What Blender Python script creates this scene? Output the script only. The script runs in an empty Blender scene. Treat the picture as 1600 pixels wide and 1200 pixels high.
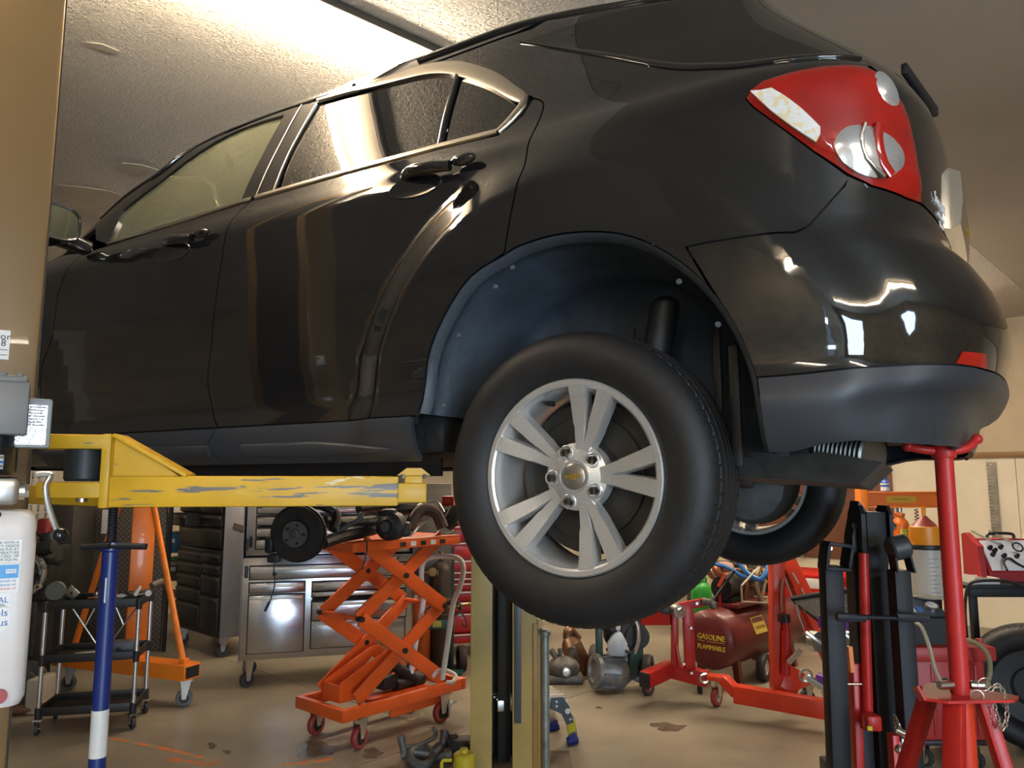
import bpy, bmesh, math, random
from mathutils import Vector, Matrix, geometry
random.seed(4)
PI = math.pi
scn = bpy.context.scene
col = scn.collection
# ---------------------------------------------------------------- camera, world, exposure
cam_d = bpy.data.cameras.new('camera'); cam = bpy.data.objects.new('camera', cam_d); col.objects.link(cam)
cam.location = (0, 0, 1.55); cam.rotation_euler = (PI/2+math.radians(7.2), 0, 0)
cam_d.sensor_fit = 'HORIZONTAL'; cam_d.sensor_width = 36; cam_d.lens = 36*1200/1600
cam_d.clip_start = .02; cam_d.clip_end = 100
cam_d.dof.use_dof = False
scn.camera = cam
scn.view_settings.view_transform = 'Standard'; scn.view_settings.look = 'None'
scn.view_settings.gamma = 1; scn.view_settings.use_curve_mapping = False
scn.view_settings.exposure = 0.6
world = bpy.data.worlds.new('sky'); scn.world = world; world.use_nodes = True
world.node_tree.nodes['Background'].inputs[0].default_value = (.55, .75, 1, 1)
world.node_tree.nodes['Background'].inputs[1].default_value = 1.0
ROOM = math.radians(43.5)
WL = Vector((-math.cos(ROOM), math.sin(ROOM), 0)); WR = Vector((math.sin(ROOM), math.cos(ROOM), 0))
CEIL = 3.3
def area_light(name, loc, target, sx, sy, power, color):
    d = bpy.data.lights.new(name, 'AREA'); d.shape = 'RECTANGLE'; d.size = sx; d.size_y = sy; d.energy = power; d.color = color
    o = bpy.data.objects.new(name, d); col.objects.link(o); o.location = loc
    v = Vector(target)-Vector(loc); o.rotation_euler = v.to_track_quat('-Z', 'Y').to_euler()
    return o
# daylight of the open doorway and its neighbour window behind the camera, and tube fixtures, those past the car added for brightness
DAY = (.62, .80, 1.0); TUBE = (1.0, .84, .62)
DAYW = 280.0; TUBEW = 56.0
# ---------------------------------------------------------------- materials
_mats = {}
def mat(name, base=(.5, .5, .5), rough=.5, metal=0., coat=0., var=None, bump=None, spec=None, alpha=None, trans=0., emit=None, ior=None, wear=None, ramp=None):
    """var=(scale, amount[, detail]) mottles the colour; bump=(scale, strength[, detail]); wear=(colour, scale, threshold[, rough]) chips"""
    if name in _mats: return _mats[name]
    m = bpy.data.materials.new(name); m.use_nodes = True; nt = m.node_tree; n = nt.nodes; p = n['Principled BSDF']; L = nt.links.new
    p.inputs['Base Color'].default_value = (*base, 1); p.inputs['Roughness'].default_value = rough; p.inputs['Metallic'].default_value = metal
    if coat: p.inputs['Coat Weight'].default_value = coat; p.inputs['Coat Roughness'].default_value = .02
    if spec is not None: p.inputs['Specular IOR Level'].default_value = spec
    if ior: p.inputs['IOR'].default_value = ior
    if trans: p.inputs['Transmission Weight'].default_value = trans
    if alpha is not None: p.inputs['Alpha'].default_value = alpha
    if emit: p.inputs['Emission Color'].default_value = (*emit[0], 1); p.inputs['Emission Strength'].default_value = emit[1]
    tc = n.new('ShaderNodeTexCoord'); csock = None
    def noise(scale, detail=4, rough_=.55, stretch=None):
        t = n.new('ShaderNodeTexNoise'); t.inputs['Scale'].default_value = scale; t.inputs['Detail'].default_value = detail; t.inputs['Roughness'].default_value = rough_
        if stretch:
            mp = n.new('ShaderNodeMapping'); mp.inputs['Scale'].default_value = stretch; L(tc.outputs['Object'], mp.inputs[0]); L(mp.outputs[0], t.inputs['Vector'])
        else: L(tc.outputs['Object'], t.inputs['Vector'])
        return t
    if var:
        t = noise(var[0], var[2] if len(var) > 2 else 5, stretch=var[3] if len(var) > 3 else None)
        r = n.new('ShaderNodeValToRGB'); a = var[1]
        r.color_ramp.elements[0].position = .3; r.color_ramp.elements[1].position = .7
        r.color_ramp.elements[0].color = (*[c*(1-a) for c in base], 1); r.color_ramp.elements[1].color = (*[min(1, c*(1+a)) for c in base], 1)
        L(t.outputs[0], r.inputs[0]); csock = r.outputs[0]
    if wear:
        for k, w in enumerate(wear if isinstance(wear, list) else [wear]):
            t = noise(w[1], 8, .6, w[4] if len(w) > 4 else None)
            r = n.new('ShaderNodeValToRGB'); r.color_ramp.interpolation = 'LINEAR'
            r.color_ramp.elements[0].position = w[2]; r.color_ramp.elements[1].position = w[2]+.012
            r.color_ramp.elements[0].color = (0, 0, 0, 1); r.color_ramp.elements[1].color = (1, 1, 1, 1); L(t.outputs[0], r.inputs[0])
            mx = n.new('ShaderNodeMix'); mx.data_type = 'RGBA'; L(r.outputs[0], mx.inputs[0])
            if csock: L(csock, mx.inputs[6])
            else: mx.inputs[6].default_value = (*base, 1)
            mx.inputs[7].default_value = (*w[0], 1); csock = mx.outputs[2]
    if csock: L(csock, p.inputs['Base Color'])
    if bump:
        t = noise(bump[0], bump[2] if len(bump) > 2 else 3, stretch=bump[3] if len(bump) > 3 else None)
        b = n.new('ShaderNodeBump'); b.inputs['Strength'].default_value = bump[1]; b.inputs['Distance'].default_value = bump[4] if len(bump) > 4 else .01
        L(t.outputs[0], b.inputs['Height']); L(b.outputs[0], p.inputs['Normal'])
    _mats[name] = m
    return m
# ---------------------------------------------------------------- object helpers
def link(o, parent=None):
    col.objects.link(o)
    if parent: o.parent = parent
    return o
def thing(name, label, cat, loc=(0, 0, 0), rotz=0., group=None):
    o = bpy.data.objects.new(name, None); link(o); o.empty_display_size = .05
    o.location = loc; o.rotation_euler = (0, 0, rotz); o['label'] = label; o['category'] = cat
    if group: o['group'] = group
    return o
def tag(o, label=None, cat=None, group=None, kind=None):
    for k, v in (('label', label), ('category', cat), ('group', group), ('kind', kind)):
        if v: o[k] = v
    return o
def copy_tree(o, parent=None):
    c = o.copy(); col.objects.link(c)
    if parent: c.parent = parent
    for ch in list(o.children): copy_tree(ch, c)
    return c
def empty(name, parent, loc=(0, 0, 0)):
    o = bpy.data.objects.new(name, None); link(o, parent); o.location = loc; o.empty_display_size = .03; return o
def V(*a): return Vector(a if len(a) > 1 else a[0])
def frame(d, up=None):                 # a rotation whose Z runs along d
    d = Vector(d).normalized(); up = Vector(up) if up is not None else (Vector((0, 0, 1)) if abs(d.z) < .9 else Vector((1, 0, 0)))
    x = up.cross(d).normalized() if up.cross(d).length > 1e-6 else Vector((1, 0, 0)); y = d.cross(x)
    return Matrix((x, y, d)).transposed()
class MB:
    """collects shapes, then links them as ONE mesh object"""
    def __init__(s): s.v = []; s.f = []
    def add(s, vs, fs):
        o = len(s.v); s.v += [tuple(p) for p in vs]; s.f += [tuple(i+o for i in f) for f in fs]; return s
    def box(s, c, d, bev=0., rot=None):
        hx, hy, hz = d[0]/2, d[1]/2, d[2]/2; b = min(bev, hx*.9, hy*.9, hz*.9)
        if b <= 0:
            vs = [(x, y, z) for x in (-hx, hx) for y in (-hy, hy) for z in (-hz, hz)]
            fs = [(0, 1, 3, 2), (4, 6, 7, 5), (0, 4, 5, 1), (2, 3, 7, 6), (0, 2, 6, 4), (1, 5, 7, 3)]
        else:
            bm = bmesh.new(); bmesh.ops.create_cube(bm, size=1); bmesh.ops.scale(bm, vec=(d[0], d[1], d[2]), verts=bm.verts)
            bmesh.ops.bevel(bm, geom=list(bm.edges), offset=b, segments=2, affect='EDGES', profile=.5)
            bm.verts.index_update(); vs = [tuple(v.co) for v in bm.verts]; fs = [[v.index for v in f.verts] for f in bm.faces]; bm.free()
        c = Vector(c)
        return s.add([(rot @ Vector(p) if rot else Vector(p))+c for p in vs], fs)
    def bar(s, p0, p1, w, h, up=None, bev=0.):      # rectangular bar between two points, w along up x dir, h along up
        p0, p1 = Vector(p0), Vector(p1); d = p1-p0
        return s.box((p0+p1)/2, (w, h, d.length), bev, frame(d, up))
    def cyl(s, p0, p1, r0, r1=None, n=16, caps=True):
        p0, p1 = Vector(p0), Vector(p1); r1 = r0 if r1 is None else r1; m = frame(p1-p0)
        vs = [p0+m @ Vector((r0*math.cos(2*PI*i/n), r0*math.sin(2*PI*i/n), 0)) for i in range(n)]+[p1+m @ Vector((r1*math.cos(2*PI*i/n), r1*math.sin(2*PI*i/n), 0)) for i in range(n)]
        fs = [(i, (i+1) % n, n+(i+1) % n, n+i) for i in range(n)]
        if caps: fs += [tuple(range(n-1, -1, -1)), tuple(range(n, 2*n))]
        return s.add(vs, fs)
    def tube(s, pts, r, n=8, closed=False, caps=True):
        pts = [Vector(p) for p in pts]; k = len(pts); vs = []; fs = []; prev = None
        rr = r if isinstance(r, (list, tuple)) else [r]*k
        for i, p in enumerate(pts):
            a = pts[i-1] if (i > 0 or closed) else p; b = pts[(i+1) % k] if (i < k-1 or closed) else p
            d = (b-a).normalized() if (b-a).length > 1e-9 else Vector((0, 0, 1))
            if prev is None: m = frame(d); x = m.col[0]
            else: x = prev-d*prev.dot(d); x = x.normalized() if x.length > 1e-6 else frame(d).col[0]
            prev = Vector(x); y = d.cross(prev)
            vs += [p+prev*(rr[i]*math.cos(2*PI*j/n))+y*(rr[i]*math.sin(2*PI*j/n)) for j in range(n)]
        for i in range(k if closed else k-1):
            o, q = i*n, ((i+1) % k)*n
            fs += [(o+j, o+(j+1) % n, q+(j+1) % n, q+j) for j in range(n)]
        if caps and not closed: fs += [tuple(range(n-1, -1, -1)), tuple(range((k-1)*n, k*n))]
        return s.add(vs, fs)
    def lathe(s, prof, n=24, c=(0, 0, 0), axis=(0, 0, 1), close=False):   # prof: (radius, height along axis)
        m = frame(axis); c = Vector(c); k = len(prof); vs = []; fs = []
        for r, h in prof: vs += [c+m @ Vector((r*math.cos(2*PI*i/n), r*math.sin(2*PI*i/n), h)) for i in range(n)]
        for a in range(k if close else k-1):
            b = (a+1) % k
            fs += [(a*n+i, a*n+(i+1) % n, b*n+(i+1) % n, b*n+i) for i in range(n)]
        return s.add(vs, fs)
    def ball(s, c, r, n=12, sc=(1, 1, 1), rot=None):
        m = n//2; vs = []; fs = []; c = Vector(c)
        for i in range(m+1):
            t = PI*i/m
            for j in range(n):
                p = Vector((r*sc[0]*math.sin(t)*math.cos(2*PI*j/n), r*sc[1]*math.sin(t)*math.sin(2*PI*j/n), r*sc[2]*math.cos(t))); vs.append(c+(rot @ p if rot else p))
        for i in range(m): fs += [(i*n+j, (i+1)*n+j, (i+1)*n+(j+1) % n, i*n+(j+1) % n) for j in range(n)]
        return s.add(vs, fs)
    def prism(s, poly, o, ex, ey, ez, t):           # a 2-D outline in the plane (ex, ey) at o, pulled t along ez
        o, ex, ey, ez = Vector(o), Vector(ex), Vector(ey), Vector(ez); n = len(poly)
        vs = [o+ex*a+ey*b for a, b in poly]; vs += [p+ez*t for p in vs]
        tri = geometry.tessellate_polygon([[Vector((a, b, 0)) for a, b in poly]])
        fs = [tuple(q) for q in tri]+[tuple(i+n for i in reversed(q)) for q in tri]+[(i, (i+1) % n, n+(i+1) % n, n+i) for i in range(n)]
        return s.add(vs, fs)
    def torus(s, c, R, r, axis=(0, 0, 1), n=32, m=8, sc=(1, 1)):
        f = frame(axis); c = Vector(c)
        return s.tube([c+f @ Vector((R*sc[0]*math.cos(2*PI*i/n), R*sc[1]*math.sin(2*PI*i/n), 0)) for i in range(n)], r, m, closed=True)
    def mesh(s, name, m, angle=32):
        me = bpy.data.meshes.new(name); me.from_pydata(s.v, [], s.f); me.materials.append(m)
        bm = bmesh.new(); bm.from_mesh(me); bmesh.ops.remove_doubles(bm, verts=bm.verts, dist=1e-5); bmesh.ops.recalc_face_normals(bm, faces=bm.faces); bm.to_mesh(me); bm.free()
        me.polygons.foreach_set('use_smooth', [True]*len(me.polygons)); me.set_sharp_from_angle(angle=math.radians(angle)); me.update()
        return me
    def build(s, name, m, parent=None, label=None, cat=None, group=None, kind=None, loc=None, angle=32):
        o = bpy.data.objects.new(name, s.mesh(name, m, angle)); link(o, parent)
        if loc is not None: o.location = loc
        return tag(o, label, cat, group, kind)
def again(o, parent=None, loc=None, rot=None, name=None):      # one more object that shares a mesh
    c = o.copy(); col.objects.link(c)
    if parent is not None: c.parent = parent
    if loc is not None: c.location = loc
    if rot is not None: c.rotation_euler = rot
    return c
def text(name, body, size, m, parent, loc, ex, ey, depth=.0006, align='CENTER', label=None, wide=1.0):
    c = bpy.data.curves.new(name, 'FONT'); c.body = body; c.size = size; c.extrude = depth; c.align_x = align; c.align_y = 'CENTER'; c.materials.append(m); c.resolution_u = 2; c.fill_mode = 'BOTH'
    o = bpy.data.objects.new(name, c); col.objects.link(o); dg = bpy.context.evaluated_depsgraph_get()
    me = bpy.data.meshes.new_from_object(o.evaluated_get(dg)); bpy.data.objects.remove(o); bpy.data.curves.remove(c); me.materials.clear(); me.materials.append(m)
    o = bpy.data.objects.new(name, me); link(o, parent); ex = Vector(ex).normalized(); ey = Vector(ey).normalized(); ez = ex.cross(ey)
    R = Matrix((ex*wide, ey, ez)).transposed().to_4x4(); R.translation = Vector(loc); o.matrix_local = R
    return tag(o, label)
def arcpts(c, r, a0, a1, n, ex, ey):
    c, ex, ey = Vector(c), Vector(ex), Vector(ey)
    return [c+ex*(r*math.cos(math.radians(a0+(a1-a0)*i/n)))+ey*(r*math.sin(math.radians(a0+(a1-a0)*i/n))) for i in range(n+1)]
def spl(pts, n=6):                      # smooth path through points
    pts = [Vector(p) for p in pts]; out = []
    for i in range(len(pts)-1):
        a = pts[max(i-1, 0)]; b = pts[i]; c = pts[i+1]; d = pts[min(i+2, len(pts)-1)]
        for k in range(n):
            t = k/n; out.append(.5*((2*b)+(c-a)*t+(2*a-5*b+4*c-d)*t*t+(3*b-a-3*c+d)*t**3))
    return out+[pts[-1]]
# ---------------------------------------------------------------- camera maths (a pixel of the 1600x1200 frame -> a ray) and car body surface
import numpy as np
F_PX, PITCH, CAM_H = 1200.0, math.radians(7.2), 1.55
_c, _s = math.cos(PITCH), math.sin(PITCH)
EYE = np.array([0, 0, CAM_H])
def ray(x, y):
    a = (x-800)/F_PX; b = (600-y)/F_PX
    return np.array([a, _c-b*_s, _s+b*_c])
def at(x, y, Y):                       # point on the ray of a pixel at depth Y
    r = ray(x, y); return EYE + r*(Y/r[1])
def atz(x, y, z=0.0):                  # point on the ray of a pixel at height z
    r = ray(x, y); return EYE + r*((z-CAM_H)/r[2])
def project(p):
    p = np.asarray(p, float)-EYE
    d = p[..., 1]*_c+p[..., 2]*_s; u = -p[..., 1]*_s+p[..., 2]*_c
    return np.stack([800+F_PX*p[..., 0]/d, 600-F_PX*u/d], -1)
CAR_YAW = math.radians(180-31.7)
CAR_O = np.array([.1326, 1.807, 1.5605])
FW = np.array([math.cos(CAR_YAW), math.sin(CAR_YAW), 0]); OUT = np.array([-math.sin(CAR_YAW), math.cos(CAR_YAW), 0])
def car_world(l):
    l = np.asarray(l, float)
    return CAR_O + l[..., 0:1]*FW + l[..., 1:2]*OUT + l[..., 2:3]*np.array([0, 0, 1.])
def car_local(p):
    p = np.asarray(p)-CAR_O
    return np.stack([p@FW, p@OUT, p[..., 2]], -1)
class Spline:                          # natural cubic spline
    def __init__(s, x, y):
        s.x = x = np.asarray(x, float); s.y = y = np.asarray(y, float); n = len(x); h = np.diff(x)
        A = np.zeros((n, n)); r = np.zeros(n); A[0, 0] = A[-1, -1] = 1
        for i in range(1, n-1):
            A[i, i-1] = h[i-1]; A[i, i] = 2*(h[i-1]+h[i]); A[i, i+1] = h[i]
            r[i] = 3*((y[i+1]-y[i])/h[i]-(y[i]-y[i-1])/h[i-1])
        s.c = np.linalg.solve(A, r); s.h = h
    def __call__(s, t):
        t = np.clip(np.asarray(t, float), s.x[0], s.x[-1]); i = np.clip(np.searchsorted(s.x, t)-1, 0, len(s.x)-2)
        d = t-s.x[i]; h = s.h[i]; b = (s.y[i+1]-s.y[i])/h-h*(2*s.c[i]+s.c[i+1])/3
        return s.y[i]+b*d+s.c[i]*d*d+(s.c[i+1]-s.c[i])/(3*h)*d**3
class Pchip:                           # monotone cubic
    def __init__(s, x, y):
        s.x = x = np.asarray(x, float); s.y = y = np.asarray(y, float); h = np.diff(x); dl = np.diff(y)/h
        m = np.zeros(len(x)); m[0] = dl[0]; m[-1] = dl[-1]
        for i in range(1, len(x)-1):
            if dl[i-1]*dl[i] > 0:
                w1 = 2*h[i]+h[i-1]; w2 = h[i]+2*h[i-1]; m[i] = (w1+w2)/(w1/dl[i-1]+w2/dl[i])
        s.m = m; s.h = h
    def __call__(s, t):
        t = np.clip(np.asarray(t, float), s.x[0], s.x[-1]); i = np.clip(np.searchsorted(s.x, t)-1, 0, len(s.x)-2)
        h = s.h[i]; q = (t-s.x[i])/h
        return (1+2*q)*(1-q)**2*s.y[i]+q*(1-q)**2*h*s.m[i]+q*q*(3-2*q)*s.y[i+1]+q*q*(q-1)*h*s.m[i+1]
YC = -.89                              # car centre line, measured from the left wheel's outer face
X0, X1 = -.35, 2.95                    # the plan outline runs straight between these, and rounds off beyond
# section of the body side: parameter v, offset y, height z
PV = [.02, .045, .075, .11, .16, .21, .30, .42, .55, .68, .78, .83, .875, .98, 1.10, 1.20, 1.27, 1.33, 1.42, 1.55, 1.75, 2.0]
PY = [-.13, -.055, -.012, .004, .004, -.010, -.002, .008, .014, .017, .022, .018, -.006, -.050, -.104, -.152, -.196, -.255, -.345, -.475, -.675, -.89]
PZ = [.035, .036, .060, .11, .16, .21, .30, .42, .55, .68, .78, .83, .875, .995, 1.135, 1.25, 1.33, 1.38, 1.42, 1.452, 1.475, 1.485]
f_y = Spline(PV, PY); f_z = Pchip(PV, PZ)
f_g = Pchip([-1.2, -.5, -.2, .3, .8, 1.2, 1.5, 1.7, 1.9, 2.1, 2.3, 2.5, 4.2], [.93, .955, .975, .995, 1.0, .99, .965, .94, .88, .77, .58, .30, .02])
# rear end: how far back the centre line reaches at each v
f_xr = Pchip([.02, .06, .10, .16, .22, .30, .38, .46, .52, .60, .80, .90, 1.0, 1.1, 1.2, 1.27, 1.33, 1.55, 2.0],
             [-.74, -.80, -.84, -.88, -.90, -.915, -.90, -.86, -.81, -.80, -.805, -.765, -.67, -.56, -.46, -.41, -.39, -.38, -.37])
_P = [-.25, 0, .22, .44, .64, .80, .91, .965, .99, 1.0, .99]
_Q = [1.0, 1.0, .995, .975, .93, .85, .72, .54, .30, 0, -.30]
_arc = np.concatenate([[0], np.cumsum(np.hypot(np.diff(_P)*.55, np.diff(_Q)*.92))]); _arc = _arc-_arc[1]
f_p = Spline(_arc, _P); f_q = Spline(_arc, _Q); S_END = float(_arc[9])
ARCH = (-.02, .125, .437)              # wheel arch centre and radius
def S(u, v):
    u, v = np.broadcast_arrays(np.asarray(u, float), np.asarray(v, float))
    y0 = f_y(v); z0 = f_z(v)
    # rear
    s = np.clip(-(u-X0), 0, S_END); a = X0-f_xr(v)
    xr = X0-a*f_p(s); qr = f_q(s)
    # front
    sf = np.clip(u-X1, 0, S_END); af = .75-.25*np.clip(v-.5, 0, 1)
    xf = X1+af*f_p(sf); qf = f_q(sf)
    x = np.where(u < X0, xr, np.where(u > X1, xf, u)); q = np.where(u < X0, qr, np.where(u > X1, qf, 1.0))
    # flare round the arch
    r = np.hypot(u-ARCH[0], (v-ARCH[1]))
    k = np.clip((ARCH[2]+.285-r)/.125, 0, 1); fl = .036*k*k*(3-2*k)*np.clip(v/.15, 0, 1)*np.clip((.885-v)/.06, 0, 1)
    r2 = np.hypot(u-2.857, (v-ARCH[1])); k = np.clip((ARCH[2]+.285-r2)/.125, 0, 1)
    fl = fl + .036*k*k*(3-2*k)*np.clip(v/.15, 0, 1)*np.clip((.885-v)/.06, 0, 1)
    t = np.clip((.35-x)/1.0, 0, 1)
    y0 = y0-.5*np.clip(v-.88, 0, .55)*t*t*(3-2*t)*np.clip((2.0-v)/.6, 0, 1)
    y = YC+(y0+fl*q-YC)*q
    g = f_g(x)
    z = np.where(z0 > .875, .875+(z0-.875)*g, z0)
    # lower rear fascia sweeps up a little towards the corner
    w = np.clip((X0-.12-x)/.4, 0, 1); w = w*w*(3-2*w)
    z = z + w*np.clip((.30-z0)/.25, 0, 1)*.045
    return np.stack([x, y, z], -1)
def N(u, v, e=1e-3):
    du = S(u+e, v)-S(u-e, v); dv = S(u, v+e)-S(u, v-e)
    n = np.cross(dv, du); n = n/np.maximum(np.linalg.norm(n, axis=-1, keepdims=True), 1e-9)
    return n
_gu = np.concatenate([np.linspace(X0-S_END, X0, 90), np.linspace(X0, 3.6, 130)[1:]]); _gv = np.linspace(.03, 1.6, 170)
_GU, _GV = np.meshgrid(_gu, _gv, indexing='ij')
_GP = car_world(S(_GU, _GV)); _GN = N(_GU, _GV)
_GNw = _GN[..., 0:1]*FW+_GN[..., 1:2]*OUT+_GN[..., 2:3]*np.array([0, 0, 1.])
_front = ((EYE-_GP)*_GNw).sum(-1) > 0.01
_GPX = project(_GP); _GPX[~_front] = 1e6
def uv(x, y):                          # which spot of the body surface stands behind a pixel
    d = (_GPX[..., 0]-x)**2+(_GPX[..., 1]-y)**2; i = np.unravel_index(np.argmin(d), d.shape)
    q = np.array([_GU[i], _GV[i]]); e = 1e-4
    for _ in range(12):
        p = project(car_world(S(q[0], q[1]))); r = np.array([x, y])-p
        if abs(r).max() < .02: break
        J = np.stack([(project(car_world(S(q[0]+e, q[1])))-p)/e, (project(car_world(S(q[0], q[1]+e)))-p)/e], 1)
        try: d = np.linalg.solve(J, r)
        except np.linalg.LinAlgError: break
        n = np.linalg.norm(d); q = q+d*min(1, .05/max(n, 1e-9))
    p = project(car_world(S(q[0], q[1])))
    if np.hypot(*(p-np.array([x, y]))) > 4: print('uv miss', (x, y), q, p)
    return float(q[0]), float(q[1])
# ---------------------------------------------------------------- the room
def roomp(l, r, z=0): return WL*l+WR*r+Vector((0, 0, z))
def toroom(p): p = Vector(p); return p.dot(WL), p.dot(WR)
WALLB = 9.6; WALLL = 9.4; NEAR_R = -4.5; NEAR_L = -6.0
M_floor = mat('stained concrete', (.235, .205, .155), .42, var=(1.1, .38, 8), bump=(60, .12, 4), wear=[((.15, .12, .085), .9, .62, .5), ((.085, .068, .048), 3.2, .705, .5)], spec=.4)
M_ceil = mat('stippled ceiling', (.60, .55, .47), .7, var=(.8, .10, 6), bump=(75, 1.0, 2, (1, 1.5, 1), .022))
M_ceil2 = mat('smooth ceiling board', (.42, .375, .305), .7, var=(.5, .15, 3), bump=(260, .12, 2))
M_wallhi = mat('tan painted block', (.50, .40, .26), .6, var=(3, .08, 5), bump=(140, .15, 4))
M_cream = mat('cream wall panel', (.72, .64, .47), .55, var=(2, .06, 4))
M_dark = mat('dark gap', (.01, .01, .01), .8)
M_brownrail = mat('varnished brown rail', (.22, .115, .035), .45, var=(6, .2, 4, (1, 1, 12)))
rx = WL; ry = WR; RROT = math.atan2(WL.y, WL.x)
R3 = Matrix((WL, WR, Vector((0, 0, 1)))).transposed()          # columns: room axes (left-handed, so boxes only)
RB = frame((0, 0, 1), WR)
def rbox(mb, l, r, z, dl, dr, dz, bev=0.):
    m = Matrix((-WL, WR, Vector((0, 0, 1)))).transposed()
    return mb.box(roomp(l, r, z), (dl, dr, dz), bev, m)
# floor: slabs with sawn joints
jl, jr = toroom(atz(706, 1149))
fl = rbox(MB(), 0, 2, -.16, 17, 17, .10).build('floor', M_dark, kind='structure')
for i in range(-3, 3):
    for j in range(-2, 3):
        l0, l1, r0, r1 = jl+i*3.6, jl+(i+1)*3.6, jr+j*3.6, jr+(j+1)*3.6
        l0, l1, r0, r1 = max(l0, NEAR_L), min(l1, WALLL), max(r0, NEAR_R), min(r1, WALLB)
        if l1-l0 > .1 and r1-r0 > .1: rbox(MB(), (l0+l1)/2, (r0+r1)/2, -.05, l1-l0-.006, r1-r0-.006, .10).build('slab', M_floor, fl)
M_oline = mat('worn orange floor paint', (.55, .13, .03), .6, wear=((.29, .225, .14), 14, .50, .5), var=(8, .2, 4))
for a, b, w in (((165, 1152), (268, 1172), .035), ((270, 1172), (345, 1192), .04), ((262, 1186), (330, 1196), .05), ((440, 1196), (520, 1186), .04)):
    p, q = Vector(atz(*a)), Vector(atz(*b)); MB().bar(p+V(0, 0, .0006), q+V(0, 0, .0006), w, .0012, (0, 0, 1)).build('painted_line', M_oline, fl)
M_oil = mat('dark oil stain', (.115, .095, .07), .25, var=(7, .3, 6))
def stain(pts):
    c = np.mean(pts, 0); a = np.array(pts, float)-c; w, h = abs(a[:, 0]).max(), abs(a[:, 1]).max(); rs = random.Random(int(c[0])); ph = [rs.uniform(0, 6.28) for _ in range(4)]; vs = []
    for i in range(40):
        t = 2*PI*i/40; k = .78+.16*math.sin(2*t+ph[0])+.12*math.sin(3*t+ph[1])+.08*math.sin(5*t+ph[2])+.05*math.sin(9*t+ph[3])
        vs.append(Vector(atz(c[0]+w*k*math.cos(t), c[1]+h*k*math.sin(t), .0008)))
    tri = geometry.tessellate_polygon([vs]); MB().add(vs, [tuple(q) for q in tri]).build('oil_stain', M_oil, fl)
for pts in ([(455, 1164), (480, 1158), (505, 1163), (528, 1171), (540, 1180), (515, 1184), (480, 1174), (462, 1172)], [(560, 1176), (592, 1170), (600, 1176), (575, 1186)], [(600, 1108), (632, 1104), (650, 1112), (620, 1118)], [(322, 1164), (333, 1160), (340, 1166), (330, 1171)], [(348, 1173), (360, 1172), (357, 1180)], [(930, 1105), (940, 1104), (938, 1108)], [(1010, 1135), (1050, 1128), (1075, 1136), (1040, 1144)]): stain(pts)
# ceiling boards
cl = rbox(MB(), 0, 2, CEIL+.08, 17, 17, .06).build('ceiling', M_dark, kind='structure')
s1 = toroom(atz(1443, 162, CEIL)); s2 = toroom(atz(1600, 113, CEIL)); srow = (s1[1]+s2[1])/2
ll_ = toroom(atz(160, 118, CEIL))[0]
def board(l0, l1, r0, r1, m):
    l0, l1, r0, r1 = max(l0, NEAR_L), min(l1, WALLL), max(r0, NEAR_R), min(r1, WALLB)
    if l1-l0 > .1 and r1-r0 > .1: return rbox(MB(), (l0+l1)/2, (r0+r1)/2, CEIL+.02, l1-l0-.003, r1-r0-.003, .04).build('ceiling_board', m, cl)
for j in range(-4, 5):
    for l0, l1 in ((-6.0, -3.54), (-3.54, -1.1), (-1.1, 1.34)): board(l0, l1, srow+j*2.44, srow+(j+1)*2.44, M_ceil2)
for l0, l1 in ((1.34, ll_), (ll_, ll_+2.44), (ll_+2.44, 11)): board(l0, l1, NEAR_R, WALLB, M_ceil)
M_peel = mat('bare plaster patch', (.50, .45, .36), .7, var=(6, .15))
def patch(pts):
    vs = [Vector(atz(x, y, CEIL-.001)) for x, y in pts]; k = len(vs); MB().add(vs+[v-Z0*.003 for v in vs], [tuple(range(k)), tuple(range(2*k-1, k-1, -1))]+[(i, (i+1) % k, k+(i+1) % k, k+i) for i in range(k)]).build('plaster_patch', M_peel, cl)
Z0 = Vector((0, 0, 1))
patch([(135, 65), (160, 68), (186, 79), (183, 84), (150, 75)]); patch([(177, 262), (192, 254), (222, 257), (250, 266), (232, 275), (205, 275)]); patch([(90, 288), (130, 292), (172, 298), (190, 305), (175, 318), (150, 340), (95, 330)])
# back wall: cream panelling to a brown rail, painted blocks above
wb = rbox(MB(), 0, WALLB+.12, CEIL/2, 17, .12, CEIL).build('wall_back', mat('mortar tan', (.40, .31, .19), .7, bump=(80, .2)), kind='structure')
RAILZ = at(1545, 711, 8.3)[2]
tl = toroom(atz(1600, 975, 0))
rz0, rz1 = RAILZ-.03, RAILZ+.035
rbox(MB(), 1.7, WALLB-.012, (rz0+rz1)/2, 15, .024, rz1-rz0, .004).build('trim_1', M_brownrail, kind='structure')
for k, (l0, l1) in enumerate([(-8.0, -5.56), (-5.555, -3.12), (-3.115, -.68), (-.675, 1.76), (1.765, 4.2), (4.205, 6.6), (6.605, 9.0)]):
    rbox(MB(), (l0+l1)/2, WALLB+.03, rz0/2, l1-l0, .05, rz0).build('wall_panel', M_cream, wb)
zz = rz1; kk = 0; proto = None
bh = (CEIL-rz1)/8
for row in range(8):
    for c in range(-1, 12):
        l = -6.6+c*.41+(.205 if row % 2 else 0)
        z = rz1+bh*(row+.5)
        if proto is None:
            proto = rbox(MB(), 0, 0, 0, .402, .06, bh-.009, .004).build('block', M_wallhi, wb); b = proto
        else: b = again(proto)
        b.location = roomp(l, WALLB+.035, z)
rbox(MB(), 3.6, WALLB+.035, (rz1+CEIL)/2, 11.4, .06, CEIL-rz1).build('wall_panel', M_wallhi, wb)
M_wl = mat('dingy tan wall', (.42, .36, .27), .7, var=(1.5, .2, 5), bump=(70, .2))
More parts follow.
